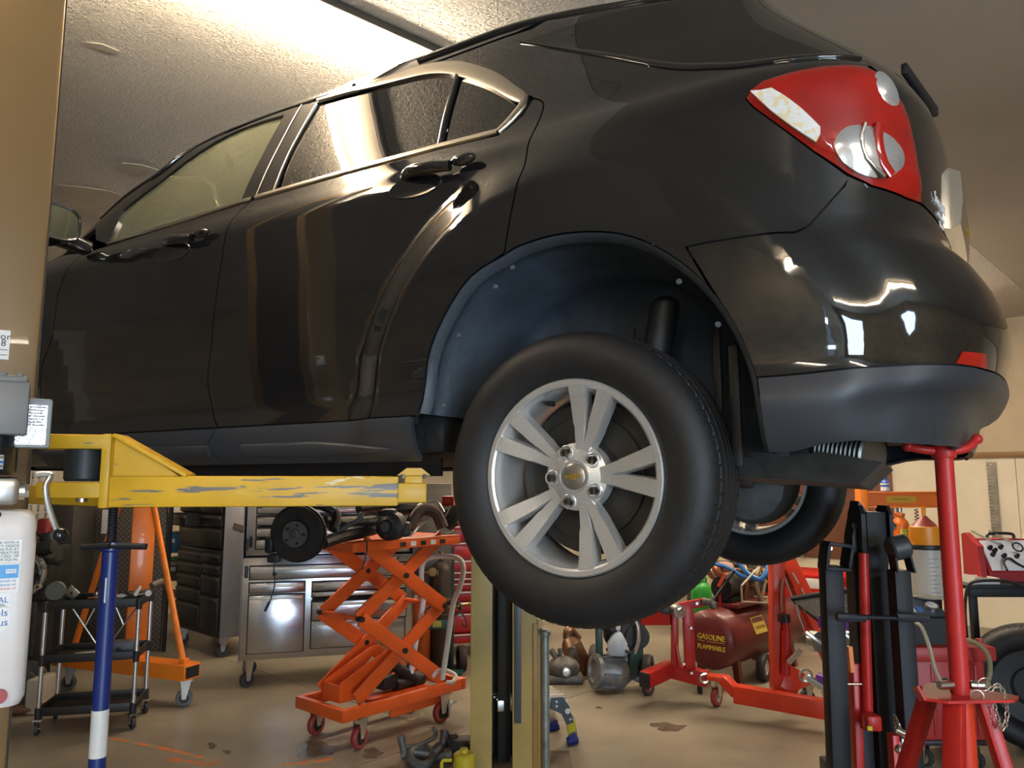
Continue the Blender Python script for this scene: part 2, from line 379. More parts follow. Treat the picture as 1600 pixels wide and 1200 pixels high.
rbox(MB(), WALLL+.06, 2, CEIL/2, .12, 17, CEIL).build('wall_left', M_wl, kind='structure')
# the wall on the daylight side, with a wide open doorway, and the wall behind the camera
wf = MB(); DR0, DR1, DZ = -3.9, -.4, 2.6
rbox(wf, NEAR_L-.06, (NEAR_R+DR0)/2, CEIL/2, .12, DR0-NEAR_R, CEIL)
rbox(wf, NEAR_L-.06, (DR1+WALLB)/2, CEIL/2, .12, WALLB-DR1, CEIL)
rbox(wf, NEAR_L-.06, (DR0+DR1)/2, (DZ+CEIL)/2, .12, DR1-DR0, CEIL-DZ)
wf.build('wall_right', M_wl, kind='structure')
wf = MB(); WA, WB, WZ0, WZ1 = -3.1, -2.65, .08, 2.3
rbox(wf, (NEAR_L+WA)/2, NEAR_R-.06, CEIL/2, WA-NEAR_L, .12, CEIL); rbox(wf, (WB+WALLL)/2, NEAR_R-.06, CEIL/2, WALLL-WB, .12, CEIL)
rbox(wf, (WA+WB)/2, NEAR_R-.06, WZ0/2, WB-WA, .12, WZ0); rbox(wf, (WA+WB)/2, NEAR_R-.06, (WZ1+CEIL)/2, WB-WA, .12, CEIL-WZ1); wf.build('wall_front', M_wl, kind='structure')
area_light('window_daylight', roomp((WA+WB)/2, NEAR_R-.13, (WZ0+WZ1)/2), roomp((WA+WB)/2, 4, 1.3), 2.2, .44, DAYW*.30, DAY)
area_light('doorway_daylight', roomp(NEAR_L-.15, (DR0+DR1)/2, 1.3), roomp(0, (DR0+DR1)/2+1.5, 1.1), 3.1, 2.5, DAYW, DAY)
# tube fixtures
M_tube = mat('lit tube', (1, .9, .75), .4, emit=((1.0, .85, .66), TUBEW))
M_hous = mat('beige fixture enamel', (.40, .34, .25), .45); M_flange = mat('shadow-dark fixture edge', (.06, .05, .04), .5)
def fixture(p0, p1, label):
    p0, p1 = Vector(p0), Vector(p1); d = (p1-p0).normalized(); L = (p1-p0).length; mid = (p0+p1)/2
    t = thing('ceiling_light', label, 'light', (mid.x, mid.y, CEIL), math.atan2(d.y, d.x), 'tube fixtures on the ceiling')
    MB().prism([(-.10, 0), (.10, 0), (.09, -.030), (.03, -.035), (-.09, -.030)], (-L/2, 0, -.001), (0, 1, 0), (0, 0, 1), (1, 0, 0), L).build('housing', M_hous, t)
    MB().box((0, -.103, -.018), (L, .016, .034), .003).build('shadow_flange', M_flange, t)  # dark strip paints the shadow line along the housing edge
    for y in (.0, .075):
        MB().cyl((-L/2+.03, y, -.085), (L/2-.03, y, -.085), .0165, n=12).build('tube', M_tube, t)
        for e in (-1, 1): MB().box((e*(L/2-.015), y, -.07), (.03, .03, .06), .004).build('lamp_holder', M_hous, t)
    return t
# ---------------------------------------------------------------- the car on the lift
fixt = [Vector(atz(443, 0, CEIL-.06)), Vector(atz(650, 90, CEIL-.06))]
_d = (fixt[1]-fixt[0]).normalized(); _e = fixt[1]+_d*.35; _n = Vector((-_d.y, _d.x, 0))*.06
fixture(_e-_d*2.44+_n, _e+_n, 'bright warm tube fixture on the ceiling above the car roof')
M_paint = mat('black car paint', (.009, .0088, .0095), .06, coat=1.0, spec=.5, var=(400, .35, 2))
M_gloss = mat('gloss black trim', (.012, .012, .012), .12, spec=.6)
M_clad = mat('charcoal textured plastic', (.030, .034, .042), .42, bump=(900, .10, 2))
M_liner = mat('dusty wheel well plastic', (.030, .041, .054), .5, var=(5, .4, 6), bump=(20, .35, 5), wear=((.10, .12, .14), 26, .735, .6))
M_under = mat('underbody black', (.012, .012, .013), .6, bump=(40, .3))
M_glass = mat('dark privacy glass', (.012, .011, .010), .03, spec=.9)
M_glassf = mat('tinted door glass', (.30, .31, .20), .03, trans=.72, ior=1.45, spec=.5)
M_chrome = mat('polished chrome', (.83, .82, .80), .10, metal=1)
M_satin = mat('satin silver window trim', (.60, .56, .49), .25, metal=1)
M_rubber = mat('tyre rubber', (.0075, .0075, .0085), .6, var=(8, .25, 4), bump=(120, .08, 3))
M_tread = M_rubber
M_alloy = mat('silver painted alloy', (.66, .655, .64), .32, metal=.7, var=(300, .10, 2))
M_redlens = mat('red lamp lens', (.34, .009, .005), .08, coat=.6, spec=.6, var=(9, .25, 3))
M_clear = mat('clear silvered lamp lens', (.80, .78, .78), .15, metal=.75)
M_steel = mat('bare steel', (.45, .44, .42), .35, metal=1, var=(20, .2))
M_white = mat('white print', (.80, .80, .78), .5)
M_black = mat('matt black', (.014, .014, .015), .5)
car = thing('car', 'black sport utility vehicle raised on the two-post lift, left rear wheel towards the viewer', 'car', tuple(CAR_O), CAR_YAW)
UC = X0-S_END                          # u of the rear centre line
def P(*a): return np.array([uv(*p) for p in a])
def smooth_uv(pts, n=5):
    return np.array([tuple(p)[:2] for p in spl([(a, b, 0) for a, b in pts], n)])
def dens(poly, step):
    out = []
    for i in range(len(poly)):
        a, b = poly[i], poly[(i+1) % len(poly)]; k = max(1, int(np.hypot(*(b-a))/step+.5))
        out += [a+(b-a)*t/k for t in range(k)]
    return np.array(out)
def area2(p): x, y = p[:, 0], p[:, 1]; return (x*np.roll(y, -1)-np.roll(x, -1)*y).sum()
def inset(p, d):
    e = np.roll(p, -1, 0)-p; e = e/np.maximum(np.linalg.norm(e, axis=1, keepdims=True), 1e-9); nrm = np.stack([-e[:, 1], e[:, 0]], 1)
    m = nrm+np.roll(nrm, 1, 0); m = m/np.maximum((m**2).sum(1, keepdims=True)/2, .35)
    return p+m*d*.5*1.0
def inside(p, poly):
    x, y = p[:, 0], p[:, 1]; r = np.zeros(len(p), bool); n = len(poly)
    for i in range(n):
        a, b = poly[i], poly[(i+1) % n]
        if a[1] == b[1]: continue
        c = ((a[1] > y) != (b[1] > y)) & (x < (b[0]-a[0])*(y-a[1])/(b[1]-a[1])+a[0]); r ^= c
    return r
def pdist(p, poly):
    d = np.full(len(p), 9.)
    for i in range(len(poly)):
        a, b = poly[i], poly[(i+1) % len(poly)]; e = b-a; t = np.clip(((p-a)@e)/max(e@e, 1e-12), 0, 1); d = np.minimum(d, np.linalg.norm(p-a-t[:, None]*e, axis=1))
    return d
def flip(p): p = p.copy(); p[..., 1] = 2*YC-p[..., 1]; return p
def panel(name, poly, m, parent=None, off=0., step=.035, gap=.0046, lip=.014, sides='L', holes=(), label=None, dens_step=None, bulge=None):
    """a skin cut from the body surface by an outline in (u, v); sides L, R, or B (both halves in one mesh)"""
    poly = np.asarray(poly, float)
    if area2(poly) < 0: poly = poly[::-1]
    poly = dens(poly, dens_step or step*.8); poly = inset(poly, gap)
    loops = [poly]
    for h in holes:
        h = np.asarray(h, float); h = h if area2(h) < 0 else h[::-1]; loops.append(dens(h, dens_step or step*.8))
    lo, hi = poly.min(0), poly.max(0)
    g = np.stack(np.meshgrid(np.arange(lo[0], hi[0], step), np.arange(lo[1], hi[1], step), indexing='ij'), -1).reshape(-1, 2)
    g = g[inside(g, poly)]
    for h in loops[1:]: g = g[~inside(g, h)]
    for h in loops: g = g[pdist(g, h) > step*.45]
    pts = np.concatenate(loops+[g]); edges = []; o = 0
    for h in loops: edges += [(o+i, o+(i+1) % len(h)) for i in range(len(h))]; o += len(h)
    res = geometry.delaunay_2d_cdt([Vector(p) for p in pts], edges, [], 2 if holes else 1, 1e-6)
    q = np.array([tuple(p) for p in res[0]]); tris = [tuple(f) for f in res[2]]
    tris = [t if area2(q[list(t)]) > 0 else t[::-1] for t in tris]
    nn = N(q[:, 0], q[:, 1]); extra = np.zeros(len(q)) if bulge is None else bulge(q)
    pos = S(q[:, 0], q[:, 1])+nn*(off+extra)[:, None]
    if bulge is not None:                       # normals of the raised surface
        acc = np.zeros_like(pos)
        for t in tris:
            c = np.cross(pos[t[1]]-pos[t[0]], pos[t[2]]-pos[t[0]]); acc[list(t)] += c
        acc = acc/np.maximum(np.linalg.norm(acc, axis=1, keepdims=True), 1e-12); sg = np.sign((acc*nn).sum(1, keepdims=True)); nn = acc*sg
    cnt = {}
    for t in tris:
        for i in range(3):
            a, b = t[i], t[(i+1) % 3]; cnt[(a, b)] = 1
    bnd = [e for e in cnt if (e[1], e[0]) not in cnt]
    vs = []; fs = []; ns = []
    t0 = tris[0]; fw = np.cross(pos[t0[1]]-pos[t0[0]], pos[t0[2]]-pos[t0[0]])@nn[t0[0]]
    for side in ('L', 'R') if sides == 'B' else (sides,):
        o = len(vs); pp, np_ = pos, nn.copy()
        if side == 'R': pp = flip(pos); np_[:, 1] *= -1
        rev = (fw < 0) ^ (side == 'R')
        vs += [tuple(p) for p in pp]
        for t in tris: fs.append(tuple(o+i for i in (t[::-1] if rev else t))); ns.append([tuple(np_[i]) for i in (t[::-1] if rev else t)])
        if lip:
            ob = len(vs); idx = {}
            for a, b in bnd:
                for k in (a, b):
                    if k not in idx: idx[k] = len(vs); vs.append(tuple(pp[k]-np_[k]*lip))
            for a, b in bnd:
                f = (o+b, o+a, idx[a], idx[b]); f = f[::-1] if rev else f
                A, B, Cc = (np.array(vs[i]) for i in f[:3]); w = np.cross(B-A, Cc-A); w = w/max(np.linalg.norm(w), 1e-9)
                fs.append(f); ns.append([tuple(w)]*4)
    me = bpy.data.meshes.new(name); me.from_pydata(vs, [], fs); me.materials.append(m)
    me.polygons.foreach_set('use_smooth', [True]*len(fs)); me.update()
    me.normals_split_custom_set([n for f in ns for n in f])
    ob_ = bpy.data.objects.new(name, me); link(ob_, parent or car)
    return tag(ob_, label)
def strip(name, pts, w, h, m, parent=None, off=0., sides='L', label=None, step=.02, flat=False):
    """a moulding that follows a line on the body; w may be a list, h its height"""
    pts = np.asarray(pts, float); L = np.concatenate([[0], np.cumsum(np.linalg.norm(np.diff(pts, axis=0), axis=1))])
    n = max(3, int(L[-1]/step)); t = np.linspace(0, L[-1], n)
    q = np.stack([np.interp(t, L, pts[:, 0]), np.interp(t, L, pts[:, 1])], 1)
    ww = np.interp(t/L[-1], np.linspace(0, 1, len(w)), w) if isinstance(w, (list, tuple)) else np.full(n, w)
    d = np.gradient(q, axis=0); d /= np.maximum(np.linalg.norm(d, axis=1, keepdims=True), 1e-9); nr = np.stack([-d[:, 1], d[:, 0]], 1)
    prof = [(-.5, -.006), (-.5, h*.5), (-.35, h*.92), (0, h), (.35, h*.92), (.5, h*.5), (.5, -.006)] if not flat else [(-.5, 0), (.5, 0)]
    mb = MB(); rows = []
    for a, b in prof:
        r = q+nr*(ww*a)[:, None]; rows.append(S(r[:, 0], r[:, 1])+N(r[:, 0], r[:, 1])*(off+b))
    k = len(prof)
    for side in ('L', 'R') if sides == 'B' else (sides,):
        vs = [tuple((flip(rows[j][i]) if side == 'R' else rows[j][i])) for i in range(n) for j in range(k)]
        fs = [(i*k+j, i*k+j+1, (i+1)*k+j+1, (i+1)*k+j) for i in range(n-1) for j in range(k-1)]
        if not flat: fs += [tuple(range(k)), tuple(range((n-1)*k+k-1, (n-1)*k-1, -1))]
        mb.add(vs, fs)
    return mb.build(name, m, parent or car, label=label, angle=50)
# --- outlines, read off the photograph and carried onto the body surface
arch_px = [(653, 645), (666, 567), (692, 495), (733, 433), (785, 399), (811, 384), (862, 368), (919, 362), (971, 366), (1022, 384), (1074, 418), (1115, 459), (1146, 505), (1172, 562), (1185, 619), (1193, 671), (1201, 708)]
ARCHP = P(*arch_px); AS = smooth_uv(ARCHP, 3)
gapR = smooth_uv(P((830, 153), (846, 158), (848, 172), (827, 220), (820, 257), (808, 287), (797, 340), (788, 395)), 4)       # rear door / quarter
gapF = smooth_uv(P((394, 313), (378, 327), (355, 357), (345, 415), (337, 470), (329, 550), (325, 603), (333, 645), (341, 668)), 4)  # front / rear door
CL0 = .158                              # top of the sill cladding
uF = float(gapF[-1, 0]); uFb = uF-.03
SILLB = .058
a_front = ARCHP[:5]; iA = 4
belt = .889
beltR = P((426, 301), (533, 270), (682, 229), (777, 207), (813, 178), (829, 151))
UB = float(gapF[0, 0]); VB = float(gapF[0, 1])
UFEN = 2.285
# rear door: below the glass
rd = list(gapF[::-1])+[np.array([UB-.02, VB])]+list(P((533, 272), (682, 231), (779, 211), (817, 180)))+list(gapR[1:])+list(AS[12::-1][1:])+[np.array([.432, CL0])]
panel('rear_door', rd, M_paint, sides='L', label='black rear door with upswept window corner'); panel('rear_door', rd, M_paint, sides='R')
fd = list(gapF)+[np.array([UFEN, CL0]), np.array([UFEN+.02, .45]), np.array([UFEN-.02, .72]), np.array([UFEN-.13, .885])]
panel('front_door', fd, M_paint); panel('front_door', fd, M_paint, sides='R')
for sd in 'LR':
    panel('door_cladding', [(.437, CL0), (.444, SILLB), (uFb+.002, SILLB), (uF+.05, .10), (uF, CL0)], M_clad, sides=sd, off=.004, step=.03)
    panel('door_cladding', [(uF, CL0), (uF+.05, .10), (uFb+.002, SILLB), (UFEN, SILLB), (UFEN, CL0)], M_clad, sides=sd, off=.004, step=.03)
strip('sill_rib', [(.52, .088), (.8, .092), (1.14, .094)], [.004, .026, .022], .012, M_clad, off=.004)
strip('sill_rib', [(1.30, .094), (1.7, .096), (2.25, .10)], [.022, .026, .022], .012, M_clad, off=.004)
# front wing, bonnet, nose
an = np.linspace(0, PI, 25); archF = [(2.857+.437*math.cos(t), .125+.437*math.sin(t)) for t in an]
fen = [(UFEN, .06), (2.857-.437, .06)]+[(2.857-.437*math.cos(t), .125+.437*math.sin(t)) for t in an]+[(2.857+.437, .06), (X1+S_END*.45, .06), (X1+S_END*.45, .80), (2.75, .93), (2.35, .935), (UFEN-.13, .885), (UFEN-.02, .72), (UFEN+.02, .45)]
for sd in 'LR': panel('front_wing', fen, M_paint, sides=sd, step=.05)
panel('nose', [(X1+S_END*.45, .06), (X1+S_END, .06), (X1+S_END, .80), (X1+S_END*.45, .80)], M_paint, sides='B', step=.06)
panel('bonnet', [(2.35, .94), (2.75, .935), (X1+S_END*.45, .805), (X1+S_END, .805), (X1+S_END, 1.99), (2.35, 1.99)], M_paint, sides='B', step=.08, gap=.003)
panel('windscreen', [(2.34, 1.0), (2.34, 1.99), (1.53, 1.99), (1.53, 1.35), (1.75, 1.27)], M_glass, sides='B', step=.07)
# roof and pillars
rail = smooth_uv(P((142, 352), (180, 321), (235, 275), (285, 244), (360, 208), (460, 173), (513, 153), (597, 124), (660, 104), (767, 65), (850, 38)), 3)
v_at = lambda u, c: float(np.interp(-u, -c[:, 0], c[:, 1]))
railu = np.array(sorted(rail.tolist(), key=lambda p: -p[0]))
roofl = [(2.36, .93)]+[(u, v_at(u, railu)) for u in np.arange(2.1, .15, -.1)]+[(.10, 1.27), (-.2, 1.27), (X0, 1.27), (UC, 1.30)]
panel('roof', [(1.52, 1.36)]+[(u, max(v_at(u, railu), 1.0)) for u in np.arange(1.45, .15, -.1)]+[(.10, 1.275), (-.2, 1.275), (X0, 1.28), (UC, 1.28), (UC, 1.99), (1.52, 1.99)], M_paint, sides='B', step=.07)
# side windows
fw_top = smooth_uv(P((185, 346), (192, 328), (250, 283), (310, 238), (372, 203), (443, 180)), 4)
fw_bot = P((375, 315), (270, 348), (166, 383))
frontwin = list(P((168, 380)))+list(fw_top)+list(fw_bot[:2])
panel('front_window', frontwin, M_glassf, off=-.010, gap=0, lip=0, label='tinted see-through front door glass')
frontwinR = frontwin; panel('front_window', frontwinR, M_glassf, sides='R', off=-.010, gap=0, lip=0)
rw = list(P((435, 297), (457, 233), (497, 163)))+list(smooth_uv(P((497, 162), (557, 147), (617, 128), (667, 116), (711, 113)), 3))+list(P((682, 228), (533, 269)))
rq = list(smooth_uv(P((722, 116), (745, 121), (767, 133), (805, 162)), 3))+list(P((777, 203), (693, 223)))
for sd in 'LR':
    panel('rear_window', rw, M_glass, sides=sd, off=-.006, gap=0, lip=0, label='dark privacy glass of the rear door' if sd == 'L' else None)
    panel('rear_quarter_light', rq, M_glass, sides=sd, off=-.006, gap=0, lip=0)
# B-pillar covers, window frames
bp1 = P((445, 179), (471, 165), (433, 233), (398, 308), (376, 315)); bp2 = P((474, 164), (497, 160), (455, 233), (428, 300), (402, 307), (436, 233))
for sd in 'LR':
    panel('pillar_cover', bp1, M_gloss, sides=sd, off=.001, gap=.001); panel('pillar_cover', bp2, M_gloss, sides=sd, off=.001, gap=.001)
    strip('window_seal', P((495, 162), (455, 233), (427, 300)), .008, .004, M_satin, sides=sd)
    strip('window_seal', P((472, 164), (434, 233), (399, 309)), .006, .003, M_satin, sides=sd)
    strip('window_seal', P((716, 114), (700, 170), (687, 227)), .018, .006, M_gloss, sides=sd)
# front door frame: dark band, bright line and A pillar
fr_out = smooth_uv(P((150, 352), (183, 322), (250, 274), (310, 229), (385, 196), (472, 163)), 4); fr_in = fw_top
for sd in 'LR':
    panel('door_frame', list(P((150, 375)))+list(fr_out)+list(P((445, 179)))[:1]+list(fw_top[::-1])+list(P((168, 381))), M_gloss, sides=sd, off=0, gap=.001, step=.03)
    strip('drip_rail', smooth_uv(P((158, 340), (185, 316), (250, 269), (310, 226), (385, 193), (472, 161), (515, 146), (553, 133)), 4), .016, .006, M_paint, sides=sd)
    strip('belt_moulding', P((168, 382), (270, 350), (375, 316), (394, 311)), [.006, .012, .014, .014], .006, M_satin, sides=sd)
# bright surround of the rear side glass
rwtop = smooth_uv(P((497, 158), (553, 141), (617, 122), (667, 109), (700, 106), (722, 109), (767, 124), (800, 144), (819, 155)), 4)
for sd in 'LR':
    strip('window_surround', list(rwtop)+list(P((818, 164), (797, 189), (779, 206))), [.012, .016, .026, .034, .040, .044, .042, .032, .018], .008, M_satin, sides=sd, label='satin silver window surround' if sd == 'L' else None)
    strip('belt_moulding', P((400, 309), (435, 299), (533, 271), (682, 230), (778, 206)), .016, .007, M_satin, sides=sd)
# quarter panel, tail lamp, quarter glass
tail = P((1166, 155), (1173, 142), (1193, 127.5), (1233, 115), (1279, 106), (1325, 103), (1352, 107), (1371, 116), (1398, 142), (1417, 182), (1428, 237), (1437, 292), (1437, 318), (1417, 311), (1362, 291), (1325, 273), (1270, 236), (1215, 195), (1178, 168))
swage = smooth_uv(P((813, 67), (941, 86), (1010, 98), (1086, 105), (1177, 100), (1304, 89)), 4)
qg_top = P((1330, 82), (1180, 4)); 
qtop = [(.26, 1.27)]
bgap = P((1072, 386), (1100, 380), (1243, 363), (1262, 354), (1320, 290), (1328, 277))
D_UP = [(-.33, 1.265), (-.05, 1.27), (.10, 1.27)]
TR = float(tail[9, 0]); 
gate_edge = P((1437, 316), (1420, 190), (1400, 140), (1371, 112), (1345, 93))
seamD = [tuple(P((1345, 93))[0]), (-.70, 1.06), (-.63, 1.16), (-.60, 1.272)]
quarter = [(.12, 1.268)]+[(u, v_at(u, railu)-.004) for u in np.arange(.2, .62, .1)]+[tuple(P((553, 137))[0])]+[tuple(p) for p in rwtop[4:-6]]+[tuple(p) for p in P((829, 151))]+[tuple(p) for p in gapR[1:]]+[tuple(p) for p in AS[12:34]]+[tuple(p) for p in bgap]+[tuple(tail[i]) for i in (16, 17, 18, 0, 1, 2, 3, 4, 5, 6)]+[tuple(P((1362, 103))[0])]+seamD+[(-.42, 1.27), (-.05, 1.27)]
for sd in 'LR': panel('rear_quarter', quarter, M_paint, sides=sd, step=.025)
qglass = list(swage)+[(-.53, 1.06), (-.44, 1.22), (-.30, 1.235), (-.05, 1.225)]
for sd in 'LR':
    panel('quarter_glass', qglass, M_glass, sides=sd, off=.0025, gap=.003, step=.03)
    strip('swage_line', list(swage)+list(P((1345, 92))), [.002, .012, .018, .016, .006], .006, M_paint, sides=sd)
for sd in 'LR': strip('drip_rail', [(.62, 1.252), (.3, 1.262), (-.1, 1.262), (-.3, 1.25)], [.004, .016, .018, .016, .006], .008, M_paint, sides=sd)
def tl_bulge(q): d = pdist(q, tail); return .016*np.clip(d/.03, 0, 1)**.6
tl = panel('tail_lamp', tail, M_redlens, off=.001, step=.018, gap=.002, lip=.02, bulge=tl_bulge, label='red tail lamp with two clear lenses')
panel('tail_lamp', tail, M_redlens, sides='R', off=.001, step=.03, gap=.002, lip=.02, bulge=tl_bulge)
def ell(cx, cy, rx_, ry_, rot, n=28):
    c, s = math.cos(math.radians(rot)), math.sin(math.radians(rot))
    return P(*[(cx+rx_*math.cos(2*PI*i/n)*c-ry_*math.sin(2*PI*i/n)*s, cy+rx_*math.cos(2*PI*i/n)*s+ry_*math.sin(2*PI*i/n)*c) for i in range(n)])
e1 = ell(1352, 240, 56, 38, 28); e2 = ell(1377, 147, 29, 14, 62)
for e, lb in ((e1, 'large clear reversing lens'), (e2, 'small clear lens')):
    panel('lamp_lens', e, M_clear, parent=tl, off=.0155, step=.02, gap=0, lip=.008, label=lb, bulge=lambda q, e=e: .010*np.clip(pdist(q, e)/.03, 0, 1)**.7)
refl = P((1174, 148), (1190, 147), (1206, 143.5), (1225, 154), (1248, 171.5), (1265, 188), (1279, 203), (1279, 214), (1273, 227), (1250, 211), (1233, 199), (1205, 177))
M_refl = mat('flash-whitened reflector mosaic', (.97, .82, .50), .25, wear=((.98, .97, .93), 70, .44, .3), bump=(500, .6, 2), coat=.5)  # white tone paints in a flash bouncing off the amber reflector
panel('side_reflector', refl, M_refl, parent=tl, off=.0175, step=.012, gap=0, lip=.006, label='amber reflector strip, whitened as if bouncing a flash')
strip('lens_band', P((1341, 200), (1334, 225), (1345, 260), (1368, 283)), .008, .006, M_chrome, parent=tl, off=.024)
strip('lens_band', P((1362, 200), (1360, 225), (1366, 258), (1380, 280)), .02, .004, M_redlens, parent=tl, off=.024)
# rear bumper skin and fascia
bl_px = P((1183, 590), (1265, 583), (1350, 574), (1427, 570), (1491, 570), (1540, 578))
vB = float(bl_px[-1, 1])
bump = [tuple(p) for p in bgap[:-1]]+[tuple(tail[i]) for i in (15, 14, 13, 12)]+[(UC+.55, .555), (UC, .50), (UC, vB)]+[tuple(p) for p in bl_px[::-1]]+[tuple(p) for p in AS[42:33:-1]]
panel('rear_bumper', bump, M_paint, sides='B', step=.025)
fb = P((1203, 708), (1246, 705), (1290, 693), (1334, 687), (1400, 687), (1455, 688), (1488, 691))
fas = [tuple(p) for p in bl_px]+[(UC, vB), (UC, float(fb[-1, 1])), (-1.05, float(fb[-1, 1]))]+[tuple(p) for p in fb[::-1]]+[tuple(p) for p in AS[48:42:-1]]
def fas_b(q):
    u, v = q[:, 0], q[:, 1]; w = np.clip((-.56-u)/.30, 0, 1); w = w*w*(3-2*w); d = v-np.interp(-u, -fb[:, 0], fb[:, 1])
    return w*(-.022*np.exp(-((d-.055)/.032)**2)+.018*np.clip(1-d/.03, 0, 1))
panel('bumper_fascia', fas, M_clad, sides='B', step=.018, label='charcoal textured lower bumper', bulge=fas_b, off=.002)
rrf = P((1503, 549), (1539, 553), (1540, 577), (1492, 568))
for sd in 'LR': panel('bumper_reflector', rrf, M_redlens, sides=sd, off=.003, gap=0, step=.015, lip=.006, label='small red bumper reflector' if sd == 'L' else None)
# tailgate with its glass, plate handle, wiper, spoiler
gate = [tuple(p) for p in gate_edge]+seamD[1:]+[(UC, 1.275), (UC, .505), (UC+.55, .56)]
panel('tailgate', gate, M_paint, sides='B', step=.03)
panel('rear_screen', [(-.98, 1.0), (-.86, 1.22), (UC, 1.25), (UC, 1.0)], M_glass, sides='B', off=.003, gap=.002, step=.04)
sp = MB()
for sg in (1, -1):
    pass
pts = [S(-1.3, 1.30), S(-1.4, 1.30), S(-1.5, 1.30), S(UC, 1.30)]
pts = pts+[flip(p) for p in pts[-2::-1]]
spm = MB(); rws = []
for p in pts: rws.append([p+np.array(d) for d in ((.05, 0, .01), (-.03, 0, .014), (-.08, 0, -.005), (-.06, 0, -.016), (.03, 0, -.02))])
vs = [tuple(q) for r in rws for q in r]; k = 5
spm.add(vs, [(i*k+j, i*k+(j+1) % k, (i+1)*k+(j+1) % k, (i+1)*k+j) for i in range(len(rws)-1) for j in range(k)]+[tuple(range(k)), tuple(range((len(rws)-1)*k, len(rws)*k))])
spm.build('spoiler', M_gloss, car)
ps = S(UC+.45, .80); ps = [tuple(ps)]
g0 = S(-1.28, .70)+N(-1.28, .70)*.012; g1 = S(UC, .70)+N(UC, .70)*.035
pu_ = [-1.30, -1.40, -1.50, UC]; rows_ = [[S(u, v_)+N(u, v_)*d_ for v_, d_ in ((.62, 0), (.63, .022), (.70, .030), (.765, .026), (.78, .0))] for u in pu_]; rows_ += [[flip(p) for p in r] for r in rows_[-2::-1]]
mb = MB(); k = 5; mb.add([tuple(p) for r in rows_ for p in r], [(i*k+j, i*k+(j+1) % k, (i+1)*k+(j+1) % k, (i+1)*k+j) for i in range(len(rows_)-1) for j in range(k)]+[tuple(range(k)), tuple(range((len(rows_)-1)*k, len(rows_)*k))])
ph_ = mb.build('plate_handle', M_chrome, car, label='chrome bar above the number plate', angle=40)
cc = S(UC, .70)+N(UC, .70)*.026
bow = [(-.085, .014), (-.03, .014), (-.022, .032), (.030, .032), (.022, .014), (.095, .014), (.080, -.014), (.03, -.014), (.022, -.032), (-.030, -.032), (-.022, -.014), (-.098, -.014)]
M_gold = mat('gold emblem', (.72, .50, .12), .3, metal=.9)
MB().prism([(a*.55, b*.55) for a, b in bow], tuple(cc), (0, -1, 0), (0, 0, 1), (-1, 0, 0), .006).build('emblem', M_gold, ph_, label='gold bow-tie emblem')
w0 = S(-1.35, .93)+N(-1.35, .93)*.05; w1 = S(-1.06, .955)+N(-1.0, .965)*.035
MB().bar(w0, w1, .016, .03, (0, 0, 1), .005).build('rear_wiper', M_black, car)
# dealer script on the gate
tu, tv = P((1468, 330))[0]; tp = S(tu, tv)+N(tu, tv)*.002; tn = N(tu, tv); tx = np.cross(np.array([0, 0, 1.]), tn); tx /= np.linalg.norm(tx); ty = np.cross(tn, tx)
for s_, dz, sz in (('Stewart', .018, .034), ('AUTO SALES', -.012, .017), ('Sylvania', -.030, .015)):
    pass
text('dealer_lettering', 'Stewart', .040, M_white, car, tp+ty*.016, tx, ty, .0008, label='white dealer script lettering')
text('dealer_lettering', 'auto sales', .020, M_white, car, tp-ty*.014, tx, ty, .0008)
text('dealer_lettering', 'Illinois', .018, M_white, car, tp-ty*.036, tx, ty, .0008)
# black strips added behind the gaps, standing in for their shade
for sd in 'LR':
    for g in (gapF, gapR, np.array([(UFEN, .06), (UFEN, CL0), (UFEN+.02, .45), (UFEN-.02, .72), (UFEN-.13, .885)]), bgap, np.array([(.43, CL0), (uF, CL0), (UFEN, CL0)]), bl_px, np.array([(uF, CL0), (uF+.05, .10), (uFb, SILLB)]), tail, np.array(seamD), P((394, 311), (533, 270), (778, 206), (829, 151)), gate_edge):
        strip('gap_backing', g, .05, 0, M_under, sides=sd, off=-.013, flat=True)
# handles
def handle(ua, ub, v):
    s0 = (ua+ub)/2; n = np.array([0, 1, 0.])
    cup = [(s0+.085+.075*math.cos(t), v-.016+.030*math.sin(t)) for t in np.linspace(0, 2*PI, 24, endpoint=False)]
    h = MB(); path = []
    us = np.linspace(ub, ua, 9); lift = [.004, .022, .034, .040, .042, .042, .040, .036, .030]; rr = [.010, .013, .0155, .017, .018, .018, .017, .016, .015]
    h.tube([S(u, v+.004-.016*(i/8-.5))+n*l for i, (u, l) in enumerate(zip(us, lift))], rr, 12)
    ho = h.build('door_handle', M_paint, car)
    e = MB(); e.ball(tuple(S(ua-.035, v+.010)+n*.022), .02, 14, (2.0, .75, .85)); e.build('handle_end', M_paint, ho)
    c = MB(); vs = []; fs = []
    for k, (sc, dp) in enumerate(((1.0, .0004), (.95, .0042), (.75, .0030), (.4, .0022))):
        vs += [tuple(S(s0+.05+.095*sc*math.cos(t), v-.022+.032*sc*math.sin(t))+n*dp) for t in np.linspace(0, 2*PI, 24, endpoint=False)]
    for k in range(3): fs += [(k*24+i, k*24+(i+1) % 24, (k+1)*24+(i+1) % 24, (k+1)*24+i) for i in range(24)]
    fs.append(tuple(range(72, 96))); c.add(vs, fs); c.build('handle_cup', M_paint, ho)
handle(.315, .495, .815); handle(1.385, 1.565, .80)
